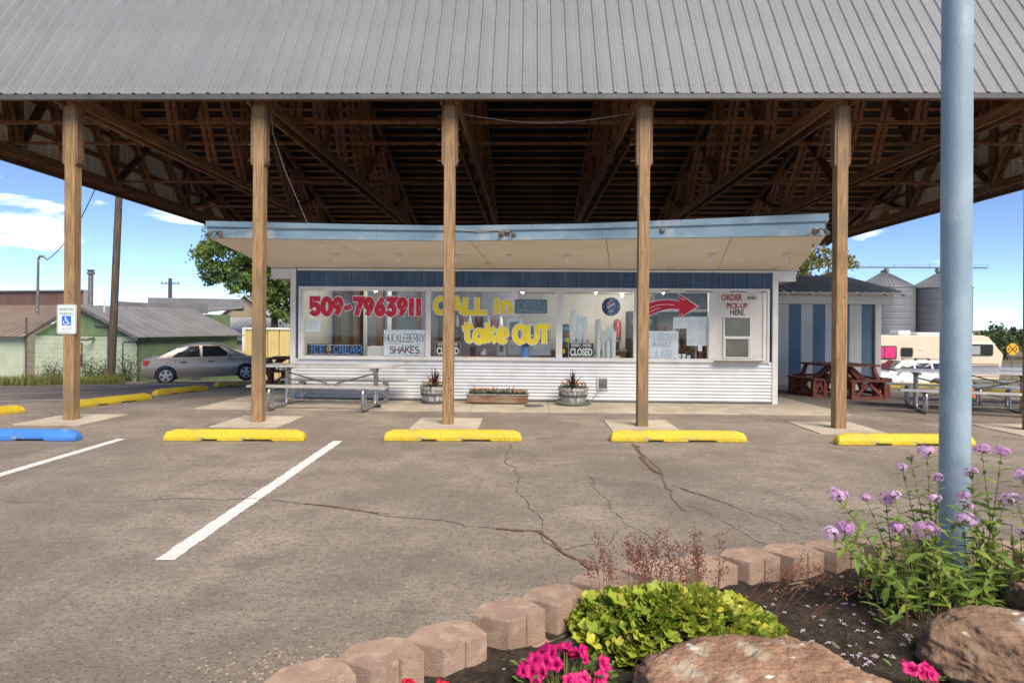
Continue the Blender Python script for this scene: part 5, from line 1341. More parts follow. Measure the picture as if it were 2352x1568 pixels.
M_brownroof = mat('brown_tin_roof', (.24, .185, .145), (.20, .155, .12), 1.0, .6, metal=.1)
M_brownside = mat('brown_siding', (.155, .082, .068), (.13, .07, .058), 1.5, .6, rnd=.05)
gb = thing('green_block_building', 'low green block building with a gable front and grey tin roofs on the left', 'building', (-18.7, 26, -.95))
A, Bc = Vector((-21.35, 26.75, 0)), Vector((-16.07, 25.5, 0)); gd = (Bc - A).normalized(); bd = Vector((-gd.y, gd.x, 0)); gl = (Bc - A).length
ev = 1.02
def gp(s_, d_, z): p = A + gd * s_ + bd * d_; return (p.x, p.y, z)
quadpart('front_wall', [gp(0, 0, -1.2), gp(gl, 0, -1.2), gp(gl, 0, ev), gp(0, 0, ev)], mat('block_mortar', (.36, .40, .30), rough=.9), gb, .15)
SL = 6.1
quadpart('side_wall', [gp(gl, 0, -1.3), gp(gl, SL, -1.5), gp(gl, SL, ev), gp(gl, 0, ev)], M_greenb, gb, .15)
# blocks on the gable wall
bw_, bh_ = .40, .20; bm_ = None; rb = random.Random(4)
for row in range(11):
    z = -1.18 + row * bh_
    s_ = -(.2 if row % 2 else 0)
    while s_ < gl - .02:
        a0, a1 = max(0.005, s_ + .006), min(gl - .005, s_ + bw_ - .006); s_ += bw_
        if a1 - a0 < .08: continue
        if 2.02 < (a0 + a1) / 2 < 2.6 and -.35 < z + .1 < .55: continue
        bb = MB(); bb.add([gp(a0, -.008, z + .005), gp(a1, -.008, z + .005), gp(a1, -.008, z + bh_ - .005), gp(a0, -.008, z + bh_ - .005), gp(a0, .01, z), gp(a1, .01, z), gp(a1, .01, z + bh_), gp(a0, .01, z + bh_)], [(0, 1, 2, 3), (0, 4, 5, 1), (1, 5, 6, 2), (2, 6, 7, 3), (3, 7, 4, 0)])
        bb.build('wall_block', M_block, gb)
pk = 2.25; ps = gl * .47
n = 22
for i in range(n):
    a0, a1 = gl * i / n + .004, gl * (i + 1) / n - .004
    zt = lambda s_: ev + (pk - ev) * (s_ / ps if s_ < ps else (gl - s_) / (gl - ps))
    if zt((a0 + a1) / 2) - ev < .05: continue
    quadpart('gable_board', [gp(a0, -.03, ev - .02), gp(a1, -.03, ev - .02), gp(a1, -.03, zt(a1)), gp(a0, -.03, zt(a0))], M_greenb, gb, .03)
def roofstrip(nm, e0, e1, r0, r1, k, m, par, th=.03, rib=.03):
    e0, e1, r0, r1 = map(Vector, (e0, e1, r0, r1))
    for i in range(k):
        u0, u1 = i / k, (i + 1) / k
        P = [e0.lerp(e1, u0), e0.lerp(e1, u1), r0.lerp(r1, u1), r0.lerp(r1, u0)]
        o = quadpart(nm, P, m, par, th)
        nn = (P[1] - P[0]).cross(P[3] - P[0]).normalized()
        if nn.z < 0: nn = -nn
        MB().bar(P[0] + nn * rib * .5, P[3] + nn * rib * .5, .03, rib, up=nn).build('seam', m, o)
roofstrip('roof_sheet', gp(gl + .25, -.25, ev - .05), gp(gl + .25, SL + .2, ev - .05), gp(ps, -.25, pk + .06), gp(ps, SL + .2, pk + .06), 12, M_tin, gb)
quadpart('barge_board', [gp(ps, -.27, pk - .06), gp(gl + .27, -.27, ev - .17), gp(gl + .27, -.27, ev - .03), gp(ps, -.27, pk + .09)], M_plate, gb, .03)
quadpart('barge_board', [gp(-.25, -.27, ev - .17), gp(ps, -.27, pk - .06), gp(ps, -.27, pk + .09), gp(-.25, -.27, ev - .03)], mat('brown_barge', (.09, .065, .05), rough=.7), gb, .03)
# left wing with a roof that climbs to the brown upper storey
quadpart('wing_wall', [gp(-7, -.25, -1.2), gp(-.35, -.25, -1.2), gp(-.35, -.25, ev - .05), gp(-7, -.25, ev - .05)], M_block, gb, .15)
roofstrip('wing_roof_sheet', gp(-7, -.55, ev - .08), gp(.0, -.55, ev - .08), gp(-7, 3.6, 2.42), gp(-1.2, 3.6, 2.42), 18, M_brownroof, gb)
for i in range(18):
    a0 = -9.1 + i * .42
    quadpart('upper_siding', [gp(a0, 3.65, 2.2), gp(a0 + .412, 3.65, 2.2), gp(a0 + .412, 3.65, 3.12), gp(a0, 3.65, 3.12)], M_brownside, gb, .05)
MB().bar(gp(-9.1, 3.6, 3.15), gp(-1.5, 3.6, 3.15), .14, .07).build('parapet_cap', M_tin, gb)
MB().bar(gp(-1.45, 3.7, 2.2), gp(-1.45, 3.7, 3.18), .25, .14, up=(0, 1, 0)).build('parapet_end', M_tin, gb)
# back hall with long grey parapet
hb = thing('grey_parapet_hall', 'long grey metal hall behind the green block building', 'building', (-17.5, 33, -1.4))
quadpart('hall_wall', [gp(-4.0, 7.5, -1.4), gp(2.5, 7.5, -1.4), gp(2.5, 7.5, 2.05), gp(-4.0, 7.5, 2.05)], M_greenb, hb, .2)
quadpart('hall_side', [gp(2.5, 7.5, -1.4), gp(2.5, 9.2, -1.4), gp(2.5, 9.2, 2.05), gp(2.5, 7.5, 2.05)], M_greenb, hb, .2)
for i in range(14):
    a0, a1 = lerp(-4.0, 2.5, i / 14), lerp(-4.0, 2.5, (i + 1) / 14) - .01
    zz = lambda s_: 2.80 - .028 * (s_ + 4.0) - .05 * math.sin((s_ + 4.0) * .5)
    quadpart('parapet_sheet', [gp(a0, 7.42, zz(a0) - .55), gp(a1, 7.42, zz(a1) - .55), gp(a1, 7.42, zz(a1)), gp(a0, 7.42, zz(a0))], M_tin, hb, .05)
quadpart('parapet_back', [gp(-4, 10.0, 2.4), gp(2.4, 10.5, 2.3), gp(2.4, 10.5, 3.0), gp(-4, 10.0, 3.1)], M_tin, hb, .05)
quadpart('hall_roof', [gp(-4, 7.5, 2.40), gp(2.5, 7.5, 2.2), gp(2.4, 10.5, 2.5), gp(-4, 10, 2.6)], M_tin, hb, .05)
# fittings on the green building
wn_ = quadpart('old_window', [gp(2.05, -.012, -.12), gp(2.6, -.012, -.12), gp(2.6, -.012, .70), gp(2.05, -.012, .70)], mat('window_recess', (.06, .04, .025), rough=.8), gb, .05)
M_oldpane = mat('papered_pane', (.42, .33, .20), (.30, .22, .12), 3, .5)
for i in range(2):
    for j in range(3):
        quadpart('pane', [gp(2.09 + i * .25, -.03, -.06 + j * .25), gp(2.31 + i * .25, -.03, -.06 + j * .25), gp(2.31 + i * .25, -.03, .16 + j * .25), gp(2.09 + i * .25, -.03, .16 + j * .25)], M_oldpane if j else MATS['inner_pane'], wn_, .01)
MB().bar(gp(2.0, -.06, -.17), gp(2.66, -.06, -.17), .12, .08).build('sill', M_brown, wn_)
quadpart('door', [gp(gl + .01, 3.0, -1.3), gp(gl + .01, 3.6, -1.3), gp(gl + .01, 3.6, .62), gp(gl + .01, 3.0, .62)], M_trimgrey, gb, .03)
MB().tube([gp(-.12, -.3, -1.2), gp(-.12, -.3, 1.75)], .035, 8).build('downpipe', M_trimgrey, gb)
MB().tube([gp(4.0, -.06, -.2), gp(4.0, -.06, 1.2), gp(3.9, -.06, 1.36), gp(3.3, -.06, 1.42)], .03, 6).build('conduit', M_trimgrey, gb)
MB().tube([gp(4.75, -.05, -1.0), gp(4.75, -.05, .72), gp(4.8, -.05, .78), gp(gl + .1, -.08, .78), gp(gl + .1, 5.5, .78)], .018, 6).build('conduit', M_dark, gb)
MB().tube([gp(3.25, -.05, .90), gp(3.25, -.35, .85), gp(3.0, -.5, .86)], .06, 8).build('vent_hood', M_plate, gb)
MB().tube([gp(.15, 1.0, 1.3), gp(.15, 1.0, 2.02)], .06, 10).build('vent_pipe', M_plate, gb)
MB().lathe([(.10, 0), (.10, 1.75), (.16, 1.76), (.16, 1.84), (.10, 1.85), (.15, 1.92), (.15, 1.95)], (-18.95, 26.8, 1.9), 14).build('chimney_pipe', M_plate, gb)
bb = MB(); bb.tube([(-21.62, 27.2, 1.9), (-21.6, 27.2, 4.35), (-21.52, 27.2, 4.47), (-21.35, 27.2, 4.45), (-21.2, 27.2, 4.3)], [.07, .045, .06, .05, .03], 8); bb.build('service_mast', M_plate, gb)
# poles and wires
def upole(lab, x, y, z0, h, r, lean=0, arm=None, nm='utility_pole'):
    t = thing(nm, lab, 'utility pole', (x, y, z0))
    M_up = MATS.get('old_pole_wood') or mat('old_pole_wood', (.105, .075, .055), (.065, .045, .033), 4, .9, stretch=(5, 5, .4), bump=.4, bscale=8)
    MB().tube([(0, 0, -.2), (lean * .5, 0, h * .5), (lean, 0, h)], [r, r * .92, r * .8], 12).build('shaft', M_up, t, local=True, smooth=True)
    if arm:
        MB().bar((lean - arm, 0, h - .5), (lean + arm, 0, h - .5), .1, .1).build('crossarm', M_up, t, local=True)
        for k in (-1, -.5, .5, 1): MB().lathe([(.04, 0), (.06, .08), (.03, .16)], (lean + arm * k * .9, 0, h - .45), 8).build('insulator', M_plate, t, local=True)
    else:
        MB().lim(-.18, -.15, -.16, -.12, 2.6, 3.1).build('tag_plate', M_signw, t, local=True); MB().lim(.12, .26, -.1, .1, 5.3, 5.75).build('junction_can', M_plate, t, local=True)
    return t
upole('brown wooden utility pole standing in weeds by the green building', -15.55, 23.1, gz(-15.5, 23.1), 9.2, .14, .35)
upole('far utility pole with a crossarm above the grey roofs', -34.6, 60, -2.5, 8.4, .22, 0, .9)
def wire(pts, lab, r=.012, sag=.3, m=M_dark):
    P = []
    for a, c in zip(pts, pts[1:]):
        for i in range(9):
            u = i / 8; p = Vector(a).lerp(Vector(c), u); p.z -= sag * 4 * u * (1 - u); P.append(p)
    tag(MB().tube(P, r, 4).build('overhead_wire', m, None), lab, 'wire')
wire([(-21.2, 27.2, 4.3), (-18.3, 25, 5.4), (-15.3, 23.1, 8.6)], 'dark service wire from the mast up to the wooden pole', .018, .12)
wire([(-15.3, 23.1, 8.9), (-30, 24, 8.2)], 'thin wire running left from the top of the wooden pole', .012, .6)
wire([(-15.3, 23.1, 5.9), (-6, 19, 4.55), (-5.2, 17.0, 3.1)], 'thin white wire from the pole past the tree to the stand', .010, .25, M_wire)
# yellow shed and far houses
ys_ = thing('yellow_metal_shed', 'pale yellow ribbed metal shed behind the front of the car', 'shed', (-13, 33.5, -1.45))
M_ysh = mat('yellow_sheet', (.60, .47, .19), (.55, .43, .17), 1, .55, rnd=.04)
for i in range(9):
    x = -15.0 + i * .62; bb = MB(); pr = []
    for k in range(4): c = x + (k + .5) * .154; pr += [(c - .05, 0), (c - .03, -.03), (c + .03, -.03), (c + .05, 0)]
    k = len(pr); bb.add([(a, 33 + h, -1.5) for a, h in pr] + [(a, 33 + h, 1.25) for a, h in pr], [(j, j + 1, k + j + 1, k + j) for j in range(k - 1)]); bb.build('wall_sheet', M_ysh, ys_)
bl(-15.1, -9.3, 32.93, 33.05, 1.25, 1.36).build('white_eave', M_white, ys_); bl(-15.1, -14.97, 32.93, 33.05, -1.5, 1.25).build('corner_trim', M_white, ys_); bl(-15.0, -9.4, 33.1, 37, -1.5, 1.3).build('shed_core', M_ysh, ys_)
def house(lab, x, y, z0, w, d, h, rh, wm, rm):
    t = thing('far_house', lab, 'house', (x, y, z0), group='houses beyond the green building')
    bl(x - w / 2, x + w / 2, y, y + d, z0, z0 + h).build('walls', wm, t)
    MB().prism([(x - w / 2, z0 + h), (x + w / 2, z0 + h), (x, z0 + h + rh)], y + .0, y + .1, lambda a, c, hh: (a, hh, c)).build('gable_end', wm, t)
    for s_ in (-1, 1):
        quadpart('roof', [(x + s_ * (w / 2 + .3), y - .3, z0 + h - .15), (x + s_ * (w / 2 + .3), y + d + .3, z0 + h - .15), (x, y + d + .3, z0 + h + rh + .1), (x, y - .3, z0 + h + rh + .1)], rm, t, .08)
    bl(x - .5, x + .5, y - .04, y - .001, z0 + 1.0, z0 + 2.1).build('window', M_carglass, t)
M_paletin = mat('pale_tin', (.50, .49, .47), (.44, .43, .41), 1, .5)
house('grey roofed house with a tan gable beyond the green building', -21.2, 47, -2.2, 4.2, 9, 4.1, 1.7, mat('tan_wall', (.36, .29, .19), rough=.8), M_paletin)
t = thing('pale_roof_shed', 'long shed with a pale ribbed metal roof left of the yellow shed', 'shed', (-18.0, 43, -2.0))
bl(-22.2, -14.5, 42, 47, -2.0, .55).build('walls', M_paletin, t)
roofstrip('roof_sheet', (-22.4, 41.6, .45), (-14.3, 41.6, .45), (-22.4, 45.2, 2.0), (-14.3, 45.2, 2.0), 14, M_paletin, t)

# trees
def tree(nm, lab, base, h, lobes, leaf_r, count, m_leaf, seed, trunk_r=.16, limbs=None):
    rnd = random.Random(seed); t = thing(nm, lab, 'tree', base)
    M_bark = MATS.get('bark') or mat('bark', (.11, .08, .055), (.06, .045, .03), 6, .9, stretch=(4, 4, .6), bump=.6)
    b0 = Vector(base); bb = MB()
    bb.tube([(0, 0, -.2), (.05, .05, h * .35), (-.05, .1, h * .7)], [trunk_r, trunk_r * .75, trunk_r * .35], 9)
    for (cx_, cy_, cz_, rx, ry, rz_) in lobes:
        p = Vector((0, .05, min(h * .5, max(.3, cz_ - rz_ * 1.2)))); q_ = Vector((cx_, cy_, cz_)); mid_ = p.lerp(q_, .5) + Vector((0, 0, .2))
        bb.tube([p, mid_, q_], [trunk_r * .4, trunk_r * .25, trunk_r * .08], 6)
        for _ in range(4):
            e = q_ + Vector((rnd.uniform(-rx, rx), rnd.uniform(-ry, ry), rnd.uniform(-rz_, rz_))) * .8; bb.tube([mid_.lerp(q_, .6), e], [trunk_r * .10, .008], 5)
    bb.build('trunk', M_bark, t, local=True, smooth='all')
    fol = MB(); tot = sum(l[3] * l[4] * l[5] for l in lobes) ** 1
    for l in lobes:
        n_ = int(count * (l[3] * l[4] * l[5]) / tot); clumps = max(5, n_ // 45)
        for c in range(clumps):
            u = Vector((rnd.gauss(0, 1), rnd.gauss(0, 1), rnd.gauss(0, 1))).normalized() * rnd.uniform(.45, 1.05)
            cc = Vector((l[0] + u.x * l[3], l[1] + u.y * l[4], l[2] + u.z * l[5])); cr_ = rnd.uniform(.5, 1.0) * leaf_r * 4.2
            for i in range(n_ // clumps):
                v = Vector((rnd.gauss(0, .5), rnd.gauss(0, .5), rnd.gauss(0, .38))) * cr_; p = cc + v
                nrm = Vector((rnd.uniform(-1, 1), rnd.uniform(-1, 1), rnd.uniform(-.2, 1.0))).normalized(); a = nrm.orthogonal().normalized(); a = Matrix.Rotation(rnd.random() * 6.28, 3, nrm) @ a; b2 = nrm.cross(a); s_ = leaf_r * rnd.uniform(.6, 1.25)
                fol.add([p - a * s_, p - a * s_ * .1 + b2 * s_ * .55, p + a * s_, p - a * s_ * .1 - b2 * s_ * .55], [(0, 1, 2, 3)])
    o = fol.build('crown', m_leaf, t, local=True, recalc=False); o['kind'] = 'stuff'
    return t
M_maple = mat('maple_leaf', (.16, .24, .05), (.085, .145, .032), 1.2, .55, trans=.3)
M_aut = mat('turning_leaf', (.30, .29, .08), (.18, .21, .05), 1.5, .6, c3=(.32, .12, .03), scale3=2.5, lo3=.55, hi3=.68, trans=.3)
M_far = mat('far_green', (.08, .12, .04), (.05, .085, .03), .5, .8, trans=.2)
tree('maple_tree', 'green maple tree behind the left end of the stand', (-15.7, 38.5, -1.8), 9.6, [(-2.8, 0, 7.4, 2.3, 2.0, 1.5), (-1.5, .2, 9.3, 2.5, 2.2, 1.7), (.2, .4, 8.4, 2.5, 2.2, 1.8), (-.2, .2, 6.1, 1.8, 1.8, 1.5), (.7, .3, 4.7, 1.8, 1.6, 1.3), (-4.0, 0, 6.3, 1.0, .9, .4), (-1.8, -.2, 5.5, 1.0, 1.0, .6), (1.2, .2, 6.5, 1.9, 1.8, 1.8)], .125, 30000, M_maple, 41, .28)
tree('turning_tree', 'sparse tree with orange tinged leaves above the striped shed', (11.4, 28, -.95), 6.2, [(.4, 0, 5.0, 1.1, .8, .9), (1.6, .1, 6.2, .8, .6, .7), (2.6, 0, 5.4, .8, .5, .35), (.6, .2, 6.5, .9, .7, .6), (-.4, .1, 5.9, .9, .7, .8), (2.2, .1, 4.7, .7, .4, .3), (1.5, .1, 5.4, .7, .5, .5)], .085, 5200, M_aut, 42, .12)
for i, (x, y, h, w, lab) in enumerate(((66, 88, 4.9, 4.2, 'round bushy tree far behind the motorhome roof'), (74, 90, 5.4, 3.6, 'bushy tree left of the railroad sign'), (84, 92, 5.8, 4.5, 'broad dark tree right of the railroad sign'), (78.5, 95, 5.0, 2.4, 'tree directly behind the railroad sign'))):
    tree('far_tree', lab, (x, y, -2.6), h, [(0, 0, h * .62, w * .8, w * .6, h * .33), (w * .4, 0, h * .45, w * .5, w * .5, h * .3), (-w * .45, 0, h * .45, w * .5, w * .5, h * .3)], .30, 1500, M_far, 50 + i, .25)
tree('poplar_tree', 'slender bare topped poplar far behind the motorhome', (75.2, 92, -2.6), 8.0, [(0, 0, 6.2, .6, .6, 2.6), (-1.3, .3, 5.8, .35, .4, 2.0)], .26, 420, M_far, 61, .2)
tree('leafy_sapling', 'small leafy sapling beside the right end of the shed', (11.05, 21.5, -.35), 2.2, [(0, 0, 1.0, .35, .35, .4), (.1, 0, 1.55, .3, .3, .3)], .09, 260, M_aut, 62, .04)
# weeds along the green building
M_grass = mat('green_weeds', (.24, .26, .06), (.15, .17, .04), 1.5, .8, c3=(.30, .24, .09), scale3=.8, lo3=.5, hi3=.66, trans=.3)
rw = random.Random(8); bb = MB()
edge = [(-30, 15.7), (-22, 16.0), (-16.5, 16.5), (-13.8, 17.7), (-12.8, 19.5), (-14.8, 21.5), (-15.6, 24.2)]
def eint(t):
    k = min(len(edge) - 2, int(t * (len(edge) - 1))); u = t * (len(edge) - 1) - k; return (lerp(edge[k][0], edge[k + 1][0], u), lerp(edge[k][1], edge[k + 1][1], u))
for i in range(9000):
    ex, ey = eint(rw.random()); q_ = rw.random() ** 1.4 * 8.5
    x, y = ex - q_ * .55 + rw.uniform(-.15, .15), ey + q_ * .85 + rw.uniform(-.1, .1)
    if y > 25.6: continue
    h = rw.uniform(.08, .30) * (1 + .8 * noise.noise(Vector((x * .6, y * .6, 0)))) ; a = rw.random() * 6.28; dx, dy = math.cos(a), math.sin(a); w = rw.uniform(.012, .03); z = gz(x, y) - .06; l_ = rw.uniform(.1, .6) * h
    bb.add([(x - dy * w, y + dx * w, z), (x + dy * w, y - dx * w, z), (x + dx * l_, y + dy * l_, z + h + .05)], [(0, 1, 2)])
tag(bb.build('roadside_weeds', M_grass, None, recalc=False), 'long green and straw coloured weeds along the edge of the lot', 'weeds', kind='stuff')
M_bush = mat('weed_bush', (.10, .12, .05), (.07, .085, .035), 3, .8, c3=(.16, .11, .05), scale3=3, lo3=.55, hi3=.7, trans=.2)
for i, (x, y, w, h, lab) in enumerate(((-19.4, 25.2, .8, .85, 'bushy weed under the boarded window of the green building'), (-17.5, 24.6, .7, 1.05, 'dark weed bush left of the wooden utility pole'), (-15.7, 24.3, .8, 1.2, 'tall weed bush right of the wooden utility pole'), (-16.6, 24.2, .6, .8, 'low weed bush touching the wooden utility pole'))):
    rnd = random.Random(70 + i); z0 = gz(x, y) - .05
    t = thing('weed_bush', lab, 'bush', (x, y, z0), group='weed bushes by the green building')
    leafy(900, lambda: (rnd.gauss(0, w * .38), rnd.gauss(0, w * .3), abs(rnd.gauss(0, h * .38)) + .03), .05, rnd).build('foliage', M_bush, t, local=True, recalc=False)
    bb = MB()
    for k in range(9): bb.tube([(0, 0, -.05), (rnd.uniform(-w, w) * .4, rnd.uniform(-w, w) * .3, h * .6), (rnd.uniform(-w, w) * .6, rnd.uniform(-w, w) * .4, h * rnd.uniform(.8, 1.15))], [.012, .008, .003], 4)
    bb.build('stems', M_bush, t, local=True)

# ================================================================== RIGHT BACKGROUND
shed = thing('striped_shed', 'small blue and white striped shed with a ribbed metal roof right of the stand', 'shed', (7.3, 17.5, -.15))
M_sblue2 = mat('shed_blue', (.15, .22, .275), (.125, .19, .24), 2, .8, bump=.2, bscale=60); M_swhite = mat('shed_white', (.74, .68, .58), (.68, .62, .53), 2, .8, bump=.15, bscale=60)
SY = 17.0; zs = -.17
edges = [4.6, 4.95, 5.3, 5.65, 5.99, 6.33, 6.72, 7.03, 7.36, 7.67, 8.0, 8.33, 8.64, 8.96, 9.27]
for i, (a0, a1) in enumerate(zip(edges, edges[1:])):
    bl(a0 + .001, a1 - .001, SY, SY + .04, zs, 2.19).build('wall_panel', M_swhite if i % 2 == 0 else M_sblue2, shed)
bl(6.72, 6.745, SY - .012, SY - .001, zs, 2.19).build('door_trim', M_swhite, shed)
bl(4.6, 9.30, SY + .05, SY + 3.4, zs - .2, 2.2).build('shed_core', M_swhite, shed)
bl(9.28, 9.44, SY - .08, SY + .045, zs - .1, 2.19).build('corner_post', M_swhite, shed, bevel=.008)
bl(4.5, 9.72, SY - .12, SY - .04, 2.19, 2.43).build('eave_beam', M_swhite, shed, bevel=.006); bl(9.64, 9.72, SY - .03, SY + 3.4, 2.19, 2.43).build('eave_beam', M_swhite, shed, bevel=.006)
for x in (4.9, 5.55, 6.2, 6.82, 7.47, 8.12, 8.77, 9.42, 9.85): MB().bar((x, SY - .42, 2.42), (x, SY + .1, 2.58), .045, .09).build('rafter_tail', M_swhite, shed)
roofstrip('roof_sheet', (4.6, SY - .45, 2.47), (9.98, SY - .45, 2.47), (5.4, SY + 1.75, 3.09), (9.38, SY + 1.75, 3.09), 23, mat('shed_roof', (.84, .78, .70), (.78, .72, .64), 1.5, .5), shed, .03, .045)
quadpart('roof_side', [(9.98, SY - .45, 2.47), (9.98, SY + 3.8, 2.47), (9.38, SY + 1.75, 3.09)], MATS['shed_roof'], shed, .03); quadpart('roof_back', [(9.98, SY + 3.8, 2.47), (4.6, SY + 3.8, 2.47), (5.4, SY + 1.75, 3.09), (9.38, SY + 1.75, 3.09)], MATS['shed_roof'], shed, .03)
bl(4.6, 9.99, SY - .47, SY - .452, 2.44, 2.485).build('drip_edge', M_swhite, shed)
nt = MB().lim(7.36, 7.55, SY - .012, SY - .003, 1.75, 1.93).build('notice_plate', M_paper, None); tag(nt, 'small square notice on the striped shed wall', 'sign')
paint('printed_text', scribble(7.385, 7.52, 1.90, .004) + scribble(7.385, 7.50, 1.85, .004) + scribble(7.385, 7.53, 1.79, .004), .006, SY - .0135, MATS['print_grey'], nt)
# grain bins
M_bin = mat('grain_bin_steel', (.20, .205, .215), (.17, .175, .185), .25, .45, metal=.35)
def bin_(lab, x, y, r, ze, za):
    t = thing('grain_bin', lab, 'silo', (x, y, -2.6), group='steel grain bins')
    nr = 11; hh = (ze + 2.6) / nr
    for k in range(nr):
        pr = []
        for j in range(9): u = j / 8; pr.append((r + .035 * math.sin(u * math.pi * 6) - (.02 if j in (0, 8) else 0), u * hh))
        MB().lathe(pr, (x, y, -2.6 + k * hh), 56, cap=False).build('wall_ring', M_bin, t, smooth='all')
    MB().lathe([(r + .12, ze - .05), (r + .1, ze), (.5, za), (.5, za + .25), (.55, za + .3), (.3, za + .45)], (x, y, 0), 40).build('cone_roof', M_bin, t)
    for k in range(40):
        a = k * 2 * math.pi / 40; MB().bar((x + math.cos(a) * r, y + math.sin(a) * r, ze + .06), (x + math.cos(a) * .55, y + math.sin(a) * .55, za + .03), .10, .07).build('roof_rib', M_bin, t)
bin_('left steel grain bin behind the striped shed', 50.6, 90, 3.75, 7.35, 9.35); bin_('right steel grain bin partly behind the blue pole', 57.7, 89, 3.75, 7.2, 9.2)
cv = thing('grain_conveyor', 'long conveyor catwalk across the tops of the grain bins', 'conveyor', (55, 90, 9.8))
bl(46.5, 64.5, 89.4, 89.6, 10.05, 10.25).build('conveyor_trough', M_bin, cv)
for z in (10.5,): bl(46.5, 64.5, 89.0, 89.03, z, z + .03).build('hand_rail', M_bin, cv)
for i in range(12): bl(46.6 + i * 1.6, 46.64 + i * 1.6, 89.0, 89.03, 10.0, 10.5).build('rail_post', M_bin, cv)
for x in (50.6, 57.7): bl(x - .2, x + .2, 89.2, 89.8, 9.5, 10.05).build('drop_spout', M_bin, cv)
# railroad crossing sign
rx, ry = 38.0, 50; rz0 = gz(rx, ry); t = thing('railroad_sign', 'round yellow railroad crossing sign with black cross at the right edge', 'sign', (rx, ry, rz0 - .05))
MB().tube([(rx, ry, rz0 - .1), (rx, ry, rz0 + 2.8)], .045, 8).build('sign_post', M_plate, t)
ds = MB().lathe([(.46, 0), (.46, .01)], (rx, ry - .06, rz0 + 2.32), 36, 'y').build('disc', mat('rail_yellow', (.72, .37, .01), rough=.45), t)
paint('black_cross', [[(rx - .30, rz0 + 2.02), (rx + .30, rz0 + 2.62)], [(rx - .30, rz0 + 2.62), (rx + .30, rz0 + 2.02)]], .07, ry - .075, M_black, ds)
for dx in (-.30, .30): font_text('letter', 'R', rx + dx, rz0 + 2.24, .24, ry - .075, M_black, ds, .01, 'CENTER')
# traffic cone
cx_, cy_ = 10.72, 15.5; t = thing('traffic_cone', 'faded orange and white traffic cone right of the blue pole', 'cone', (cx_, cy_, gz(cx_, cy_)))
bl(cx_ - .2, cx_ + .2, cy_ - .2, cy_ + .2, gz(cx_, cy_), gz(cx_, cy_) + .03).build('base', mat('cone_orange', (.62, .13, .04), (.5, .10, .03), 6, .6), t, bevel=.01)
z0 = gz(cx_, cy_); MB().lathe([(.15, .031), (.115, .25)], (cx_, cy_, z0), 20).build('lower_body', MATS['cone_orange'], t); MB().lathe([(.115, .2505), (.075, .50)], (cx_, cy_, z0), 20).build('reflective_sleeve', mat('cone_white', (.62, .58, .5), rough=.5), t); MB().lathe([(.075, .5005), (.035, .74), (.03, .75)], (cx_, cy_, z0), 20).build('tip', mat('cone_faded', (.58, .33, .2), rough=.6), t)
# dry grass on the right
bb = MB()
for i in range(5200):
    x, y = rw.uniform(12, 46), rw.uniform(21, 52)
    if x < 15 and y < 22.5 or (19 < x < 26.5 and 33.5 < y < 38): continue
    h = rw.uniform(.08, .35); a = rw.random() * 6.28; dx, dy = math.cos(a), math.sin(a); w = rw.uniform(.012, .035); z = gz(x, y) - .07; l_ = rw.uniform(.1, .6) * h
    bb.add([(x - dy * w, y + dx * w, z), (x + dy * w, y - dx * w, z), (x + dx * l_, y + dy * l_, z + h + .03)], [(0, 1, 2)])
tag(bb.build('dry_grass', mat('dry_grass_blade', (.34, .27, .12), (.20, .20, .07), .8, .8, trans=.3), None, recalc=False), 'dry yellow grass on the slope beyond the lot', 'grass', kind='stuff')
sheet('gravel_bank', [(30, 62), (120, 60), (120, 70), (30, 72)], mat('grey_gravel', (.16, .15, .145), (.11, .105, .10), 1.5, .95), .25)
sheet('side_road', [(14, 38), (100, 41), (100, 46), (14, 43)], M_asph, -.03)
# ================================================================== FLOWER BED
bcs = [(-1.40, 2.05), (-1.13, 2.28), (-.87, 2.48), (-.62, 2.66), (-.36, 2.84), (-.09, 3.08), (.15, 3.28), (.42, 3.49), (.73, 3.65), (1.05, 3.77), (1.36, 3.89), (1.67, 4.0), (1.98, 4.10), (2.30, 4.18), (2.62, 4.22), (2.94, 4.20), (3.26, 4.12), (3.56, 3.98)]
M_pav = mat('retaining_block', (.37, .255, .19), (.30, .20, .15), 9, .9, bump=.45, bscale=150, c3=(.42, .31, .23), scale3=14, lo3=.52, hi3=.68, speck=(.5, .42, .34), speck_scale=110, speck_th=.66, rnd=.07, spec=.25)
gw_ = thing('garden_wall', 'curved edging wall of tan concrete retaining blocks round the flower bed', 'wall', (.9, 3.6, 0))
def pave(x, y, z, ang, up, rnd):
    o2 = [(-.175, .05), (-.075, -.115), (.038, -.115), (.042, -.102), (.046, -.115), (.165, -.115), (.165, .03), (.11, .10), (-.06, .125)]
    if not up: o2 = [(-.16, -.10), (.16, -.10), (.16, .08), (-.16, .08)]
    ca, sa = math.cos(ang), math.sin(ang); k = rnd.uniform(.97, 1.03)
    bb = MB(); n = len(o2)
    h0, h1 = (.005, .152 + rnd.uniform(-.006, .006)) if up else (-.10, .004)
    o2 = [(a + rnd.uniform(-.009, .009) * (abs(a) > .05), c + rnd.uniform(-.009, .009) * (abs(a) > .05)) for a, c in o2]
    bb.prism([(a * k, c * k) for a, c in o2], h0, h1, lambda a, c, h: (x + a * ca - c * sa, y + a * sa + c * ca, z + h))
    o = bb.build('retaining_block', M_pav, gw_, bevel=.007, seg=2)
rbk = random.Random(17)
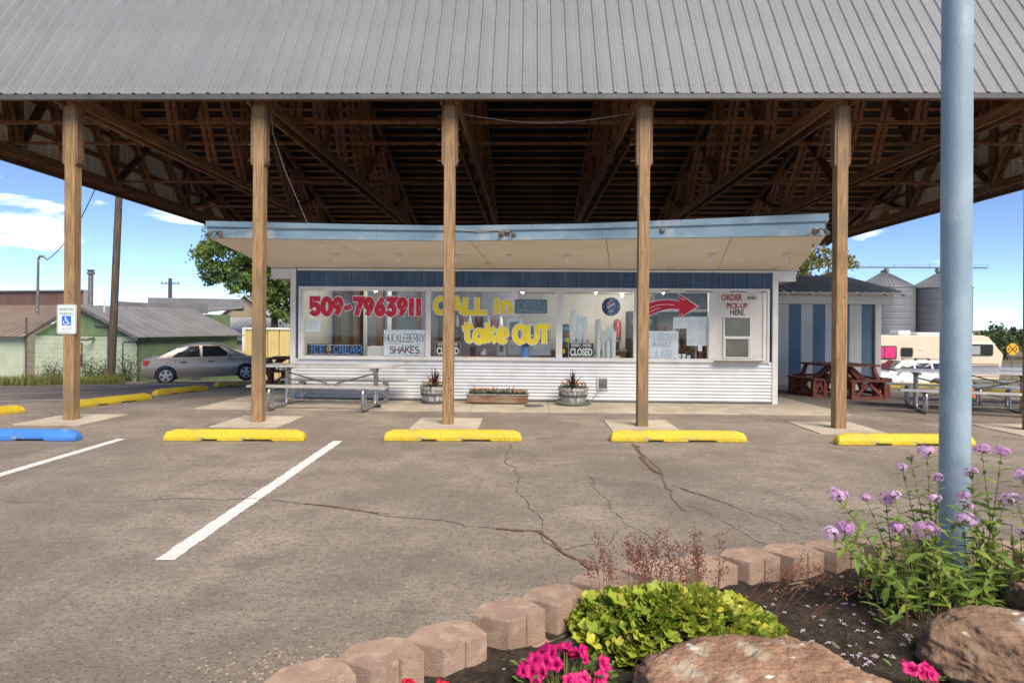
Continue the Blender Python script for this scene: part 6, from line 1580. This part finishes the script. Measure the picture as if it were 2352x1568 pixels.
for i, (x, y) in enumerate(bcs):
    p, q_ = bcs[max(0, i - 1)], bcs[min(len(bcs) - 1, i + 1)]; ang = math.atan2(q_[1] - p[1], q_[0] - p[0])
    pave(x, y, 0, ang + rbk.uniform(-.08, .08), True, rbk)
    if i < len(bcs) - 1:
        nx, ny = math.sin(ang), -math.cos(ang); pave((x + bcs[i + 1][0]) / 2 + nx * .05, (y + bcs[i + 1][1]) / 2 + ny * .05, 0, ang, False, rbk)
# soil
inner = []
for i, (x, y) in enumerate(bcs):
    p, q_ = bcs[max(0, i - 1)], bcs[min(len(bcs) - 1, i + 1)]; d = Vector((q_[0] - p[0], q_[1] - p[1])).normalized(); inner.append((x + d.y * .02, y - d.x * .02))
def soilz(x, y): return .006 + .035 * noise.noise(Vector((x * 2.1, y * 2.1, 0))) + .020 * noise.noise(Vector((x * 7, y * 7, 3))) + .010 * noise.noise(Vector((x * 21, y * 21, 5))) + .02
bm = bmesh.new()
poly = inner + [(4.6, 3.4), (4.6, .9), (-1.5, .9)]
bm.faces.new([bm.verts.new((x, y, 0)) for x, y in poly])
for k in range(1, 110): bmesh.ops.bisect_plane(bm, geom=bm.verts[:] + bm.edges[:] + bm.faces[:], plane_co=(-1.5 + k * .056, 0, 0), plane_no=(1, 0, 0))
for k in range(1, 62): bmesh.ops.bisect_plane(bm, geom=bm.verts[:] + bm.edges[:] + bm.faces[:], plane_co=(0, .9 + k * .056, 0), plane_no=(0, 1, 0))
for v in bm.verts: v.co.z = soilz(v.co.x, v.co.y)
for f in bm.faces:
    f.smooth = True
    if f.normal.z < 0: f.normal_flip()
bm.normal_update()
me = bpy.data.meshes.new('flower_bed_soil'); bm.to_mesh(me); bm.free()
so = mesh_obj('flower_bed_soil', me, M_soil); so['kind'] = 'structure'
rf = random.Random(19)
def inbed():
    while True:
        x, y = rf.uniform(-.6, 3.4), rf.uniform(2.2, 4.05)
        lim_ = interp([(a, c) for a, c in bcs], x) - .16
        if y < lim_: return x, y
def clod(): x, y = inbed(); return (x, y, soilz(x, y) - .002)
tag(pebbles('soil_clods', 2600, clod, .004, .016, M_soil, rnd=rf), 'crumbly dark soil clods covering the flower bed', 'soil')
tag(pebbles('bed_pebbles', 160, clod, .006, .020, mat('bed_pebble', (.20, .16, .125), (.28, .24, .19), 20, .9), rnd=rf), 'small grey pebbles lying in the flower bed', 'pebbles')
bb = MB()
for i in range(170):
    x, y = (rf.gauss(1.75, .42), rf.gauss(3.05, .34)) if i < 110 else inbed()
    if y > interp(bcs, x) - .2: continue
    z = soilz(x, y) + .008; a = rf.random() * 6.28; L = rf.uniform(.012, .026); dx, dy = math.cos(a), math.sin(a)
    bb.add([(x, y, z), (x + dx * L, y + dy * L, z + .004), (x + dx * L - dy * .003, y + dy * L + dx * .003, z + .004), (x - dy * .003, y + dx * .003, z)], [(0, 1, 2, 3)])
    for k in range(4):
        b_ = a + k * 1.57; ex, ey = math.cos(b_) * .008, math.sin(b_) * .008; cx2, cy2 = x + dx * L, y + dy * L
        bb.add([(cx2, cy2, z + .004), (cx2 + ex - ey * .5, cy2 + ey + ex * .5, z + .006), (cx2 + ex * 1.3, cy2 + ey * 1.3, z + .003), (cx2 + ex + ey * .5, cy2 + ey - ex * .5, z + .006)], [(0, 1, 2, 3)])
tag(bb.build('fallen_petals', mat('fallen_petal', (.62, .56, .62), (.52, .42, .52), 40, .7), None, recalc=False), 'pale fallen phlox petals scattered on the dark soil', 'petals', kind='stuff')

# boulders
M_rock = mat('tan_boulder', (.34, .205, .13), (.20, .115, .075), 6, .9, bump=1.0, bscale=34, c3=(.40, .33, .24), scale3=8, lo3=.53, hi3=.66, speck=(.58, .55, .48), speck_scale=15, speck_th=.655, spec=.2)
M_rock2 = mat('brown_boulder', (.25, .155, .10), (.15, .092, .06), 5, .9, bump=1.0, bscale=22, c3=(.33, .24, .165), scale3=5, lo3=.52, hi3=.66, speck=(.52, .50, .43), speck_scale=12, speck_th=.69, spec=.2)
def boulder(lab, c, r, seed, m, nu=150, nv=84, cut=None, tilt=0):
    bb = MB(); sd = Vector((seed * 3.1, seed * 1.7, 0)); V = []
    rnd = random.Random(seed)
    planes = [(Vector((rnd.gauss(0, 1), rnd.gauss(0, 1), rnd.gauss(.2, .7))).normalized(), rnd.uniform(.70, .92)) for _ in range(11)] + [(Vector(a).normalized(), b_) for a, b_ in (cut or [])]
    for j in range(nv + 1):
        th = math.pi * j / nv
        for i in range(nu):
            ph_ = 2 * math.pi * i / nu; d = Vector((math.sin(th) * math.cos(ph_), math.sin(th) * math.sin(ph_), math.cos(th)))
            k = 1.0
            for pn, pd in planes:
                q_ = d.dot(pn)
                if q_ > .05: k = min(k, pd / q_)
            k *= 1 + .09 * noise.noise(d * 2.2 + sd) + .075 * (.5 - abs(noise.noise(d * 4.5 + sd))) + .05 * (.4 - abs(noise.noise(d * 9 + sd))) + .024 * noise.noise(d * 20 + sd) + .012 * noise.noise(d * 42 + sd)
            p = Vector((d.x * r[0], d.y * r[1], d.z * r[2])) * k; p = Matrix.Rotation(tilt, 3, 'Y') @ p; V.append(p + Vector(c))
    F = [(j * nu + i, j * nu + (i + 1) % nu, (j + 1) * nu + (i + 1) % nu, (j + 1) * nu + i) for j in range(nv) for i in range(nu)]
    o = bb.add(V, F).build('boulder', m, None, smooth='all'); tag(o, lab, 'rock', 'boulders in the flower bed'); return o
boulder('large tan lichen spotted boulder at the bottom of the flower bed', (.98, 2.36, .06), (.66, .42, .27), 5, M_rock, cut=[((0, 0, 1), .80)])
boulder('brown flat topped boulder at the lower right corner', (2.30, 2.78, .06), (.50, .40, .22), 8, M_rock2, cut=[((-.1, -.2, 1), .75), ((0, -1, .1), .8)], tilt=R(6))
boulder('dark ledge of rock behind the brown corner boulder under the phlox', (2.95, 3.25, .08), (.55, .34, .20), 12, M_rock2, cut=[((0, 0, 1), .7)])
boulder('small brown rock at the right picture edge', (2.60, 2.95, .15), (.16, .13, .15), 15, M_rock2, 40, 24)
boulder('small pale stone resting on the brown corner boulder', (2.235, 2.84, .235), (.055, .045, .04), 16, mat('pale_stone', (.50, .44, .35), (.42, .36, .28), 8, .9, bump=.4), 30, 18)

# blue steel pole
pl = thing('blue_steel_pole', 'tall round pale blue steel pole rising from the flower bed', 'pole', (2.705, 4.02, 0))
MB().tube([(2.705, 4.02, -.1), (2.705, 4.02, 2), (2.70, 4.02, 4.2), (2.695, 4.02, 7.5)], .0845, 40).build('shaft', M_pole, pl, smooth=True)
MB().lathe([(.097, .0), (.097, .02), (.0855, .03)], (2.705, 4.02, .06), 32, cap=False).build('base_collar', M_pole, pl)

# leaves
def leaf_mesh(name, L, W, m, fold=.12, curl=.25, lobes=0, n=6):
    V = []; F = []
    if lobes:
        k = lobes * 4; V.append((0, 0, 0)); 
        for i in range(k + 1):
            a = R(lerp(-150, 150, i / k)); rr_ = L * (1 - .20 * abs(math.sin(a * lobes * .55)) ** 1.0 + (.07 if i % 2 else -.05)) * (.75 + .25 * math.cos(a))
            V.append((math.cos(a) * rr_ * .9 + .0, math.sin(a) * rr_ * W / L, curl * L * (abs(math.sin(a)) * .6 + .15 * math.sin(i * 1.3)) + .10 * L * ((i % 4) / 3 - .5)))
        F = [(0, i, i + 1) for i in range(1, k + 1)]
        V = [(x + L * .35, y, z) for x, y, z in V]
    else:
        for i in range(n + 1):
            t = i / n; w = W * math.sin(math.pi * min(1, t * .92 + .06)) ** .8 * (1 - .25 * t) / 2; x = L * t; z = L * (.18 * t - curl * t * t)
            V += [(x, -w, z + fold * w * 2), (x, 0, z), (x, w, z + fold * w * 2)]
        for i in range(n): F += [(3 * i, 3 * i + 1, 3 * i + 4, 3 * i + 3), (3 * i + 1, 3 * i + 2, 3 * i + 5, 3 * i + 4)]
    me = bpy.data.meshes.new(name); me.from_pydata(V, [], F); me.materials.append(m)
    for p in me.polygons: p.use_smooth = True
    return me
def mrand(name, c1, c2, c3, trans=.3):
    """leaf colour varies from object to object"""
    m = bpy.data.materials.new(name); m.use_nodes = True; n, l = m.node_tree.nodes, m.node_tree.links; p = n['Principled BSDF']; p.inputs['Roughness'].default_value = .5; p.inputs['Specular IOR Level'].default_value = .35
    oi = n.new('ShaderNodeObjectInfo'); rp_ = n.new('ShaderNodeValToRGB'); e = rp_.color_ramp.elements; e[0].color = (*c1, 1); e[1].color = (*c3, 1); x = e.new(.55); x.color = (*c2, 1)
    nz = n.new('ShaderNodeTexNoise'); nz.inputs['Scale'].default_value = 45; tcn = n.new('ShaderNodeTexCoord'); l.new(tcn.outputs['Object'], nz.inputs['Vector'])
    ad = n.new('ShaderNodeMath'); ad.operation = 'MULTIPLY_ADD'; ad.inputs[1].default_value = .5; l.new(nz.outputs['Fac'], ad.inputs[0]); sb = n.new('ShaderNodeMath'); sb.operation = 'MULTIPLY_ADD'; sb.inputs[1].default_value = .8; sb.inputs[2].default_value = -.15; l.new(oi.outputs['Random'], sb.inputs[0]); l.new(sb.outputs[0], ad.inputs[2])
    l.new(ad.outputs[0], rp_.inputs['Fac']); l.new(rp_.outputs['Color'], p.inputs['Base Color'])
    tb = n.new('ShaderNodeBsdfTranslucent'); ms = n.new('ShaderNodeMixShader'); ms.inputs['Fac'].default_value = trans; l.new(rp_.outputs['Color'], tb.inputs['Color']); l.new(p.outputs['BSDF'], ms.inputs[1]); l.new(tb.outputs['BSDF'], ms.inputs[2]); l.new(ms.outputs['Shader'], n['Material Output'].inputs['Surface'])
    return m
# coral bells (lime green mound with dry flower stalks)
hc = (.74, 3.12); ht = thing('coral_bells', 'lime green mound of lobed leaves with dry reddish flower stalks', 'plant', (hc[0], hc[1], 0))
M_lime = mrand('lime_leaf', (.14, .24, .03), (.36, .42, .045), (.62, .55, .08))
lms = [leaf_mesh('lobed_leaf', .036 + .007 * k, .040 + .007 * k, M_lime, curl=.26 + .14 * k, lobes=5) for k in range(3)]
def orient(o, d, roll):
    q_ = Vector(d).to_track_quat('X', 'Z'); o.rotation_mode = 'QUATERNION'; o.rotation_quaternion = q_ @ Euler((roll, 0, 0)).to_quaternion()
fill = MB(); kk = 0
for i in range(1900):
    a = rf.random() * 6.283; q_ = math.sqrt(rf.random()); wob = 1 + .20 * noise.noise(Vector((math.cos(a) * 1.6, math.sin(a) * 1.6, 7))); x, y = math.cos(a) * q_ * .51 * wob, math.sin(a) * q_ * .36 * wob
    dome = max(0, 1 - q_ ** 2.4); z = .035 + .155 * dome * (1 + .42 * noise.noise(Vector((x * 6, y * 6, 1)))) + rf.uniform(-.05, .035)
    d = Vector((math.cos(a) * (.2 + q_) + rf.uniform(-.6, .6), math.sin(a) * (.2 + q_) - .35 + rf.uniform(-.5, .5), rf.uniform(-.1, 1.1))).normalized()
    if kk < 300 and y < .16 and q_ > .15 and i % 4 == 0:
        o = mesh_obj('lobed_leaf', lms[i % 3], None, ht); o.location = (x, y, z + .01); orient(o, d, rf.uniform(-1.1, 1.1)); s_ = rf.uniform(.45, 1.35); o.scale = (s_, s_, s_); kk += 1
    else:
        me = lms[i % 3]; R_ = (d.to_track_quat('X', 'Z') @ Euler((rf.uniform(-1.1, 1.1), 0, 0)).to_quaternion()).to_matrix() * rf.uniform(.6, 1.05)
        fill.add([R_ @ v.co + Vector((x, y, z - .012)) for v in me.vertices], [list(p.vertices) for p in me.polygons])
o = fill.build('lobed_leaves', mat('lime_leaf_mass', (.15, .25, .03), (.34, .41, .05), 18, .5, c3=(.55, .50, .08), scale3=14, lo3=.52, hi3=.66, trans=.3), ht, local=True, recalc=False); o['kind'] = 'stuff'
M_stalk = mat('dry_red_stalk', (.16, .05, .028), (.11, .035, .02), 20, .8)
for i in range(34):
    x, y = rf.uniform(-.40, .30), rf.uniform(-.05, .26); h = rf.uniform(.18, .36); lx, ly = rf.uniform(-.06, .06), rf.uniform(-.02, .12); bb = MB()
    P = [(x, y, .12), (x + lx * .4, y + ly * .4, .12 + h * .5), (x + lx, y + ly, .12 + h)]; bb.tube(P, [.0022, .0016, .0009], 4)
    for k in range(26):
        t = rf.uniform(.55, 1); c = Vector(P[1]).lerp(Vector(P[2]), (t - .5) * 2); e = c + Vector((rf.uniform(-.03, .03), rf.uniform(-.03, .03), rf.uniform(-.005, .03))); bb.tube([c, e], .0007, 3, cap=False); s_ = .0045
        bb.add([e + Vector((s_, 0, 0)), e + Vector((0, 0, s_ * 1.8)), e + Vector((-s_, 0, 0)), e + Vector((0, 0, -s_))], [(0, 1, 2, 3)])
    bb.build('flower_stalk', M_stalk, ht, local=True, recalc=False)
# flattened dry stalks to the right of the mound
t = thing('dry_stalk_clump', 'flattened dry reddish stalks lying over the soil right of the lime mound', 'plant', (1.45, 3.45, 0))
for i in range(15):
    x, y = rf.uniform(-.25, .05), rf.uniform(-.22, .1); L = rf.uniform(.25, .55); a = rf.uniform(.1, .9); bb = MB(); P = [(x, y, .04), (x + math.cos(a) * L * .5, y + math.sin(a) * L * .5, .10 + rf.uniform(0, .08)), (x + math.cos(a) * L, y + math.sin(a) * L, .07 + rf.uniform(0, .16))]; bb.tube(P, [.0012, .001, .0006], 4)
    for k in range(18):
        c = Vector(P[1]).lerp(Vector(P[2]), rf.random()); e = c + Vector((rf.uniform(-.03, .03), rf.uniform(-.03, .03), rf.uniform(-.01, .03))); s_ = .005; bb.add([e + Vector((s_, 0, 0)), e + Vector((0, s_, s_)), e - Vector((s_, 0, 0)), e - Vector((0, s_, s_))], [(0, 1, 2, 3)])
    bb.build('dry_stalk', M_stalk, t, local=True, recalc=False)

# phlox
M_phl = mrand('phlox_leaf', (.085, .17, .03), (.19, .29, .05), (.38, .40, .08))
M_pstem = mat('phlox_stem', (.14, .15, .05), (.16, .09, .05), 10, .7)
M_pflow = mrand('phlox_petal', (.58, .27, .56), (.70, .42, .68), (.80, .62, .78), .35)
M_pcal = mat('phlox_calyx', (.13, .075, .035), (.10, .10, .04), 20, .8)
plm = [leaf_mesh('leaf', .100, .030, M_phl, curl=.30), leaf_mesh('leaf', .125, .036, M_phl, curl=.42), leaf_mesh('leaf', .08, .024, M_phl, curl=.15)]
def flower_head(c, r, full, par):
    bb = MB()
    r *= 1.15
    for k in range(int(34 * full) + 7):
        d = Vector((rf.gauss(0, 1), rf.gauss(0, 1), rf.gauss(.5, .8))).normalized(); p = Vector(c) + Vector((d.x * r, d.y * r, d.z * r * .75)) * rf.uniform(.75, 1.15); u = d.orthogonal().normalized(); v = d.cross(u); ps_ = .0125
        a0 = rf.random() * 6.28
        for j in range(5):
            a = a0 + j * 1.2566; e = u * math.cos(a) + v * math.sin(a); f_ = u * math.cos(a + .5) + v * math.sin(a + .5); g_ = u * math.cos(a - .5) + v * math.sin(a - .5)
            bb.add([p, p + f_ * ps_ * .8 + d * .002, p + e * ps_ * 1.15, p + g_ * ps_ * .8 + d * .002], [(0, 1, 2, 3)])
    bb.build('blossom', M_pflow, par, local=True, recalc=False)
def calyx(c, r, par, n=40):
    bb = MB()
    for k in range(n):
        d = Vector((rf.gauss(0, 1), rf.gauss(0, 1), rf.gauss(-.1, .8))).normalized(); p = Vector(c) + d * r * .25; e = Vector(c) + d * r * .95; s_ = d.orthogonal().normalized() * .0035; bb.add([p - s_, p + s_, e], [(0, 1, 2)])
    bb.build('calyx', M_pcal, par, local=True, recalc=False)
def phlox(base, heads, lab, leaves=True, nlow=16):
    t = thing('phlox_plant', lab, 'plant', (base[0], base[1], 0), group='phlox plants in the flower bed'); B0 = Vector((base[0], base[1], 0))
    for (hx, hy, hz_, r, full) in heads:
        h = Vector((hx, hy, hz_)) - B0; s0_ = Vector((rf.uniform(-.07, .07), rf.uniform(-.07, .07), .02)); mid_ = s0_.lerp(h, .55) + Vector((rf.uniform(-.03, .03), rf.uniform(-.02, .02), .04)); pts = []
        for k in range(9): u = k / 8; pts.append(s0_ * (1 - u) ** 2 + mid_ * 2 * u * (1 - u) + h * u * u)
        MB().tube(pts, [.0045 - .0003 * k for k in range(9)], 5).build('stem', M_pstem, t, local=True, smooth='all')
        L = h.length; npair = int(L / .042)
        for k in range(2, npair):
            u = k / npair; i = min(7, int(u * 8)); p = pts[i].lerp(pts[i + 1], u * 8 - i); ax = (pts[i + 1] - pts[i]).normalized(); a = k * 1.57 + rf.uniform(-.3, .3); q_ = ax.orthogonal().normalized(); q_ = Matrix.Rotation(a, 3, ax) @ q_
            sc = (1.15 - .55 * u) * rf.uniform(.8, 1.15)
            for s_ in (1, -1):
                o = mesh_obj('leaf', plm[rf.randrange(3)], None, t); o.location = p; orient(o, q_ * s_ + ax * rf.uniform(.1, .6), rf.uniform(-.4, .4)); o.scale = (sc, sc, sc); NLEAF[0] += 1
        calyx(h, r * .9, t, int(40 * (1.2 - full * .5)))
        if full > 0: flower_head(h + Vector((0, 0, .008)), r, full, t)
    for k in range(nlow):
        x, y = rf.uniform(-.19, .19), rf.uniform(-.13, .16); h = rf.uniform(.10, .44); MB().tube([(x, y, .0), (x * 1.3, y * 1.3, h)], [.003, .002], 4).build('stem', M_pstem, t, local=True)
        for j in range(6):
            o = mesh_obj('leaf', plm[rf.randrange(3)], None, t); o.location = (x * 1.3, y * 1.3, h * (.35 + .13 * j)); a = j * 1.57 + k; orient(o, (math.cos(a), math.sin(a), rf.uniform(.1, .7)), rf.uniform(-.4, .4)); s_ = rf.uniform(.7, 1.1); o.scale = (s_, s_, s_); NLEAF[0] += 1
    return t
NLEAF = [0]
phlox((2.06, 3.36), [(1.663, 3.4, .648, .048, 1), (1.60, 3.32, .470, .036, 1), (1.665, 3.30, .505, .036, .9), (1.985, 3.5, .605, .034, .5), (1.90, 3.55, .60, .025, .15), (2.00, 3.45, .64, .026, .4), (1.99, 3.4, .475, .034, .9)], 'left phlox leaning over the block wall with full pink heads', nlow=30)
phlox((2.24, 3.46), [(2.333, 3.7, .829, .040, .8), (2.235, 3.7, .80, .036, .0), (2.20, 3.72, .735, .028, .35), (2.073, 3.3, .500, .052, 1), (2.34, 3.62, .70, .025, .2), (2.30, 3.58, .59, .026, .5), (2.36, 3.42, .60, .03, .1)], 'middle phlox with a round pink head in front of the pole', nlow=26)
phlox((2.60, 3.58), [(2.715, 3.8, .830, .036, .8), (2.83, 3.8, .815, .036, .5), (2.62, 3.75, .70, .034, .15), (2.60, 3.72, .62, .034, .0), (2.352, 3.4, .525, .045, .9), (2.546, 3.7, .575, .030, .4), (2.72, 3.62, .58, .034, .2)], 'phlox directly right of the pole with brown seed heads', nlow=24)
phlox((2.88, 3.62), [(2.80, 3.6, .72, .042, 1), (2.755, 3.6, .584, .04, .2), (2.95, 3.7, .66, .035, .4), (2.85, 3.5, .50, .036, .3), (2.99, 3.55, .60, .04, .6), (2.70, 3.45, .45, .03, .3)], 'rightmost phlox at the picture edge', nlow=22)
# petunias
M_pet = mat('magenta_petal', (.66, .008, .19), (.54, .005, .13), 25, .55, trans=.3); M_petr = mat('red_petal', (.62, .012, .035), (.5, .01, .03), 25, .55, trans=.3); M_petl = mrand('petunia_leaf', (.07, .13, .03), (.14, .21, .05), (.2, .26, .07))
pml = leaf_mesh('leaf', .04, .018, M_petl, curl=.2)
def petal_mesh(m, nm):
    bb = MB(); V = [(0, 0, -.028)]; N = 20
    for rr_, z in ((.006, -.02), (.012, -.006), (.026, .002), (.034, -.002)):
        for i in range(N):
            a = 2 * math.pi * i / N; k = 1 + (.13 * math.cos(5 * a) if rr_ > .02 else 0); V.append((math.cos(a) * rr_ * k, math.sin(a) * rr_ * k, z + (.006 * math.sin(5 * a + 1) + .003 * math.sin(13 * a) if rr_ > .03 else .002 * math.sin(5 * a))))
    F = [(0, 1 + i, 1 + (i + 1) % N) for i in range(N)] + [(1 + j * N + i, 1 + j * N + (i + 1) % N, 1 + (j + 1) * N + (i + 1) % N, 1 + (j + 1) * N + i) for j in range(3) for i in range(N)]
    me = bpy.data.meshes.new(nm); me.from_pydata(V, [], F); me.materials.append(m)
    for p in me.polygons: p.use_smooth = True
    return me
pt1, pt2 = petal_mesh(M_pet, 'flower'), petal_mesh(M_petr, 'flower')
def petunia(base, n, w, d, lab, seed, red=.15):
    rnd = random.Random(seed); t = thing('petunia_plant', lab, 'plant', (base[0], base[1], .0), group='petunias in the flower bed')
    for k in range(n * 5):
        o = mesh_obj('leaf', pml, None, t); a = rnd.random() * 6.28; q_ = math.sqrt(rnd.random()); o.location = (math.cos(a) * q_ * w, math.sin(a) * q_ * d, .04 + rnd.uniform(0, .10)); orient(o, (math.cos(a), math.sin(a), rnd.uniform(0, 1)), rnd.uniform(-.5, .5))
    for k in range(n):
        a = rnd.random() * 6.28; q_ = math.sqrt(rnd.random()); x, y, z = math.cos(a) * q_ * w, math.sin(a) * q_ * d, .10 + (1 - q_) * .10 + rnd.uniform(0, .04); MB().tube([(x * .5, y * .5, .0), (x, y, z - .02)], .003, 4).build('stem', M_pstem, t, local=True)
        o = mesh_obj('flower', pt2 if rnd.random() < red else pt1, None, t); o.location = (x, y, z); dd = Vector((math.cos(a) * .7 + rnd.uniform(-.3, .3), math.sin(a) * .6 - .5, rnd.uniform(.3, 1.0))); o.rotation_mode = 'QUATERNION'; o.rotation_quaternion = dd.to_track_quat('Z', 'Y'); s_ = rnd.uniform(.7, 1.0); o.scale = (s_, s_ * rnd.uniform(.8, 1.1), s_ * rnd.uniform(.6, 1.6))
    return t
petunia((.17, 2.62), 46, .21, .12, 'bright magenta petunia clump below the lime mound', 81)
petunia((1.60, 2.62), 7, .10, .07, 'small magenta petunia tucked behind the tan boulder', 82, .0)
petunia((-.40, 2.40), 7, .12, .05, 'red petunias peeking over the nearest retaining block', 83, 1.0)
# finish: apply the wheel arch cuts and drop the cutters
dg = bpy.context.evaluated_depsgraph_get()
done = {}
for body, cb in CUT: done.setdefault(body, []).append(cb)
for body, cbs in done.items():
    dg.update(); me = bpy.data.meshes.new_from_object(body.evaluated_get(dg)); body.modifiers.clear(); body.data = me
    for cb in cbs: bpy.data.objects.remove(cb)
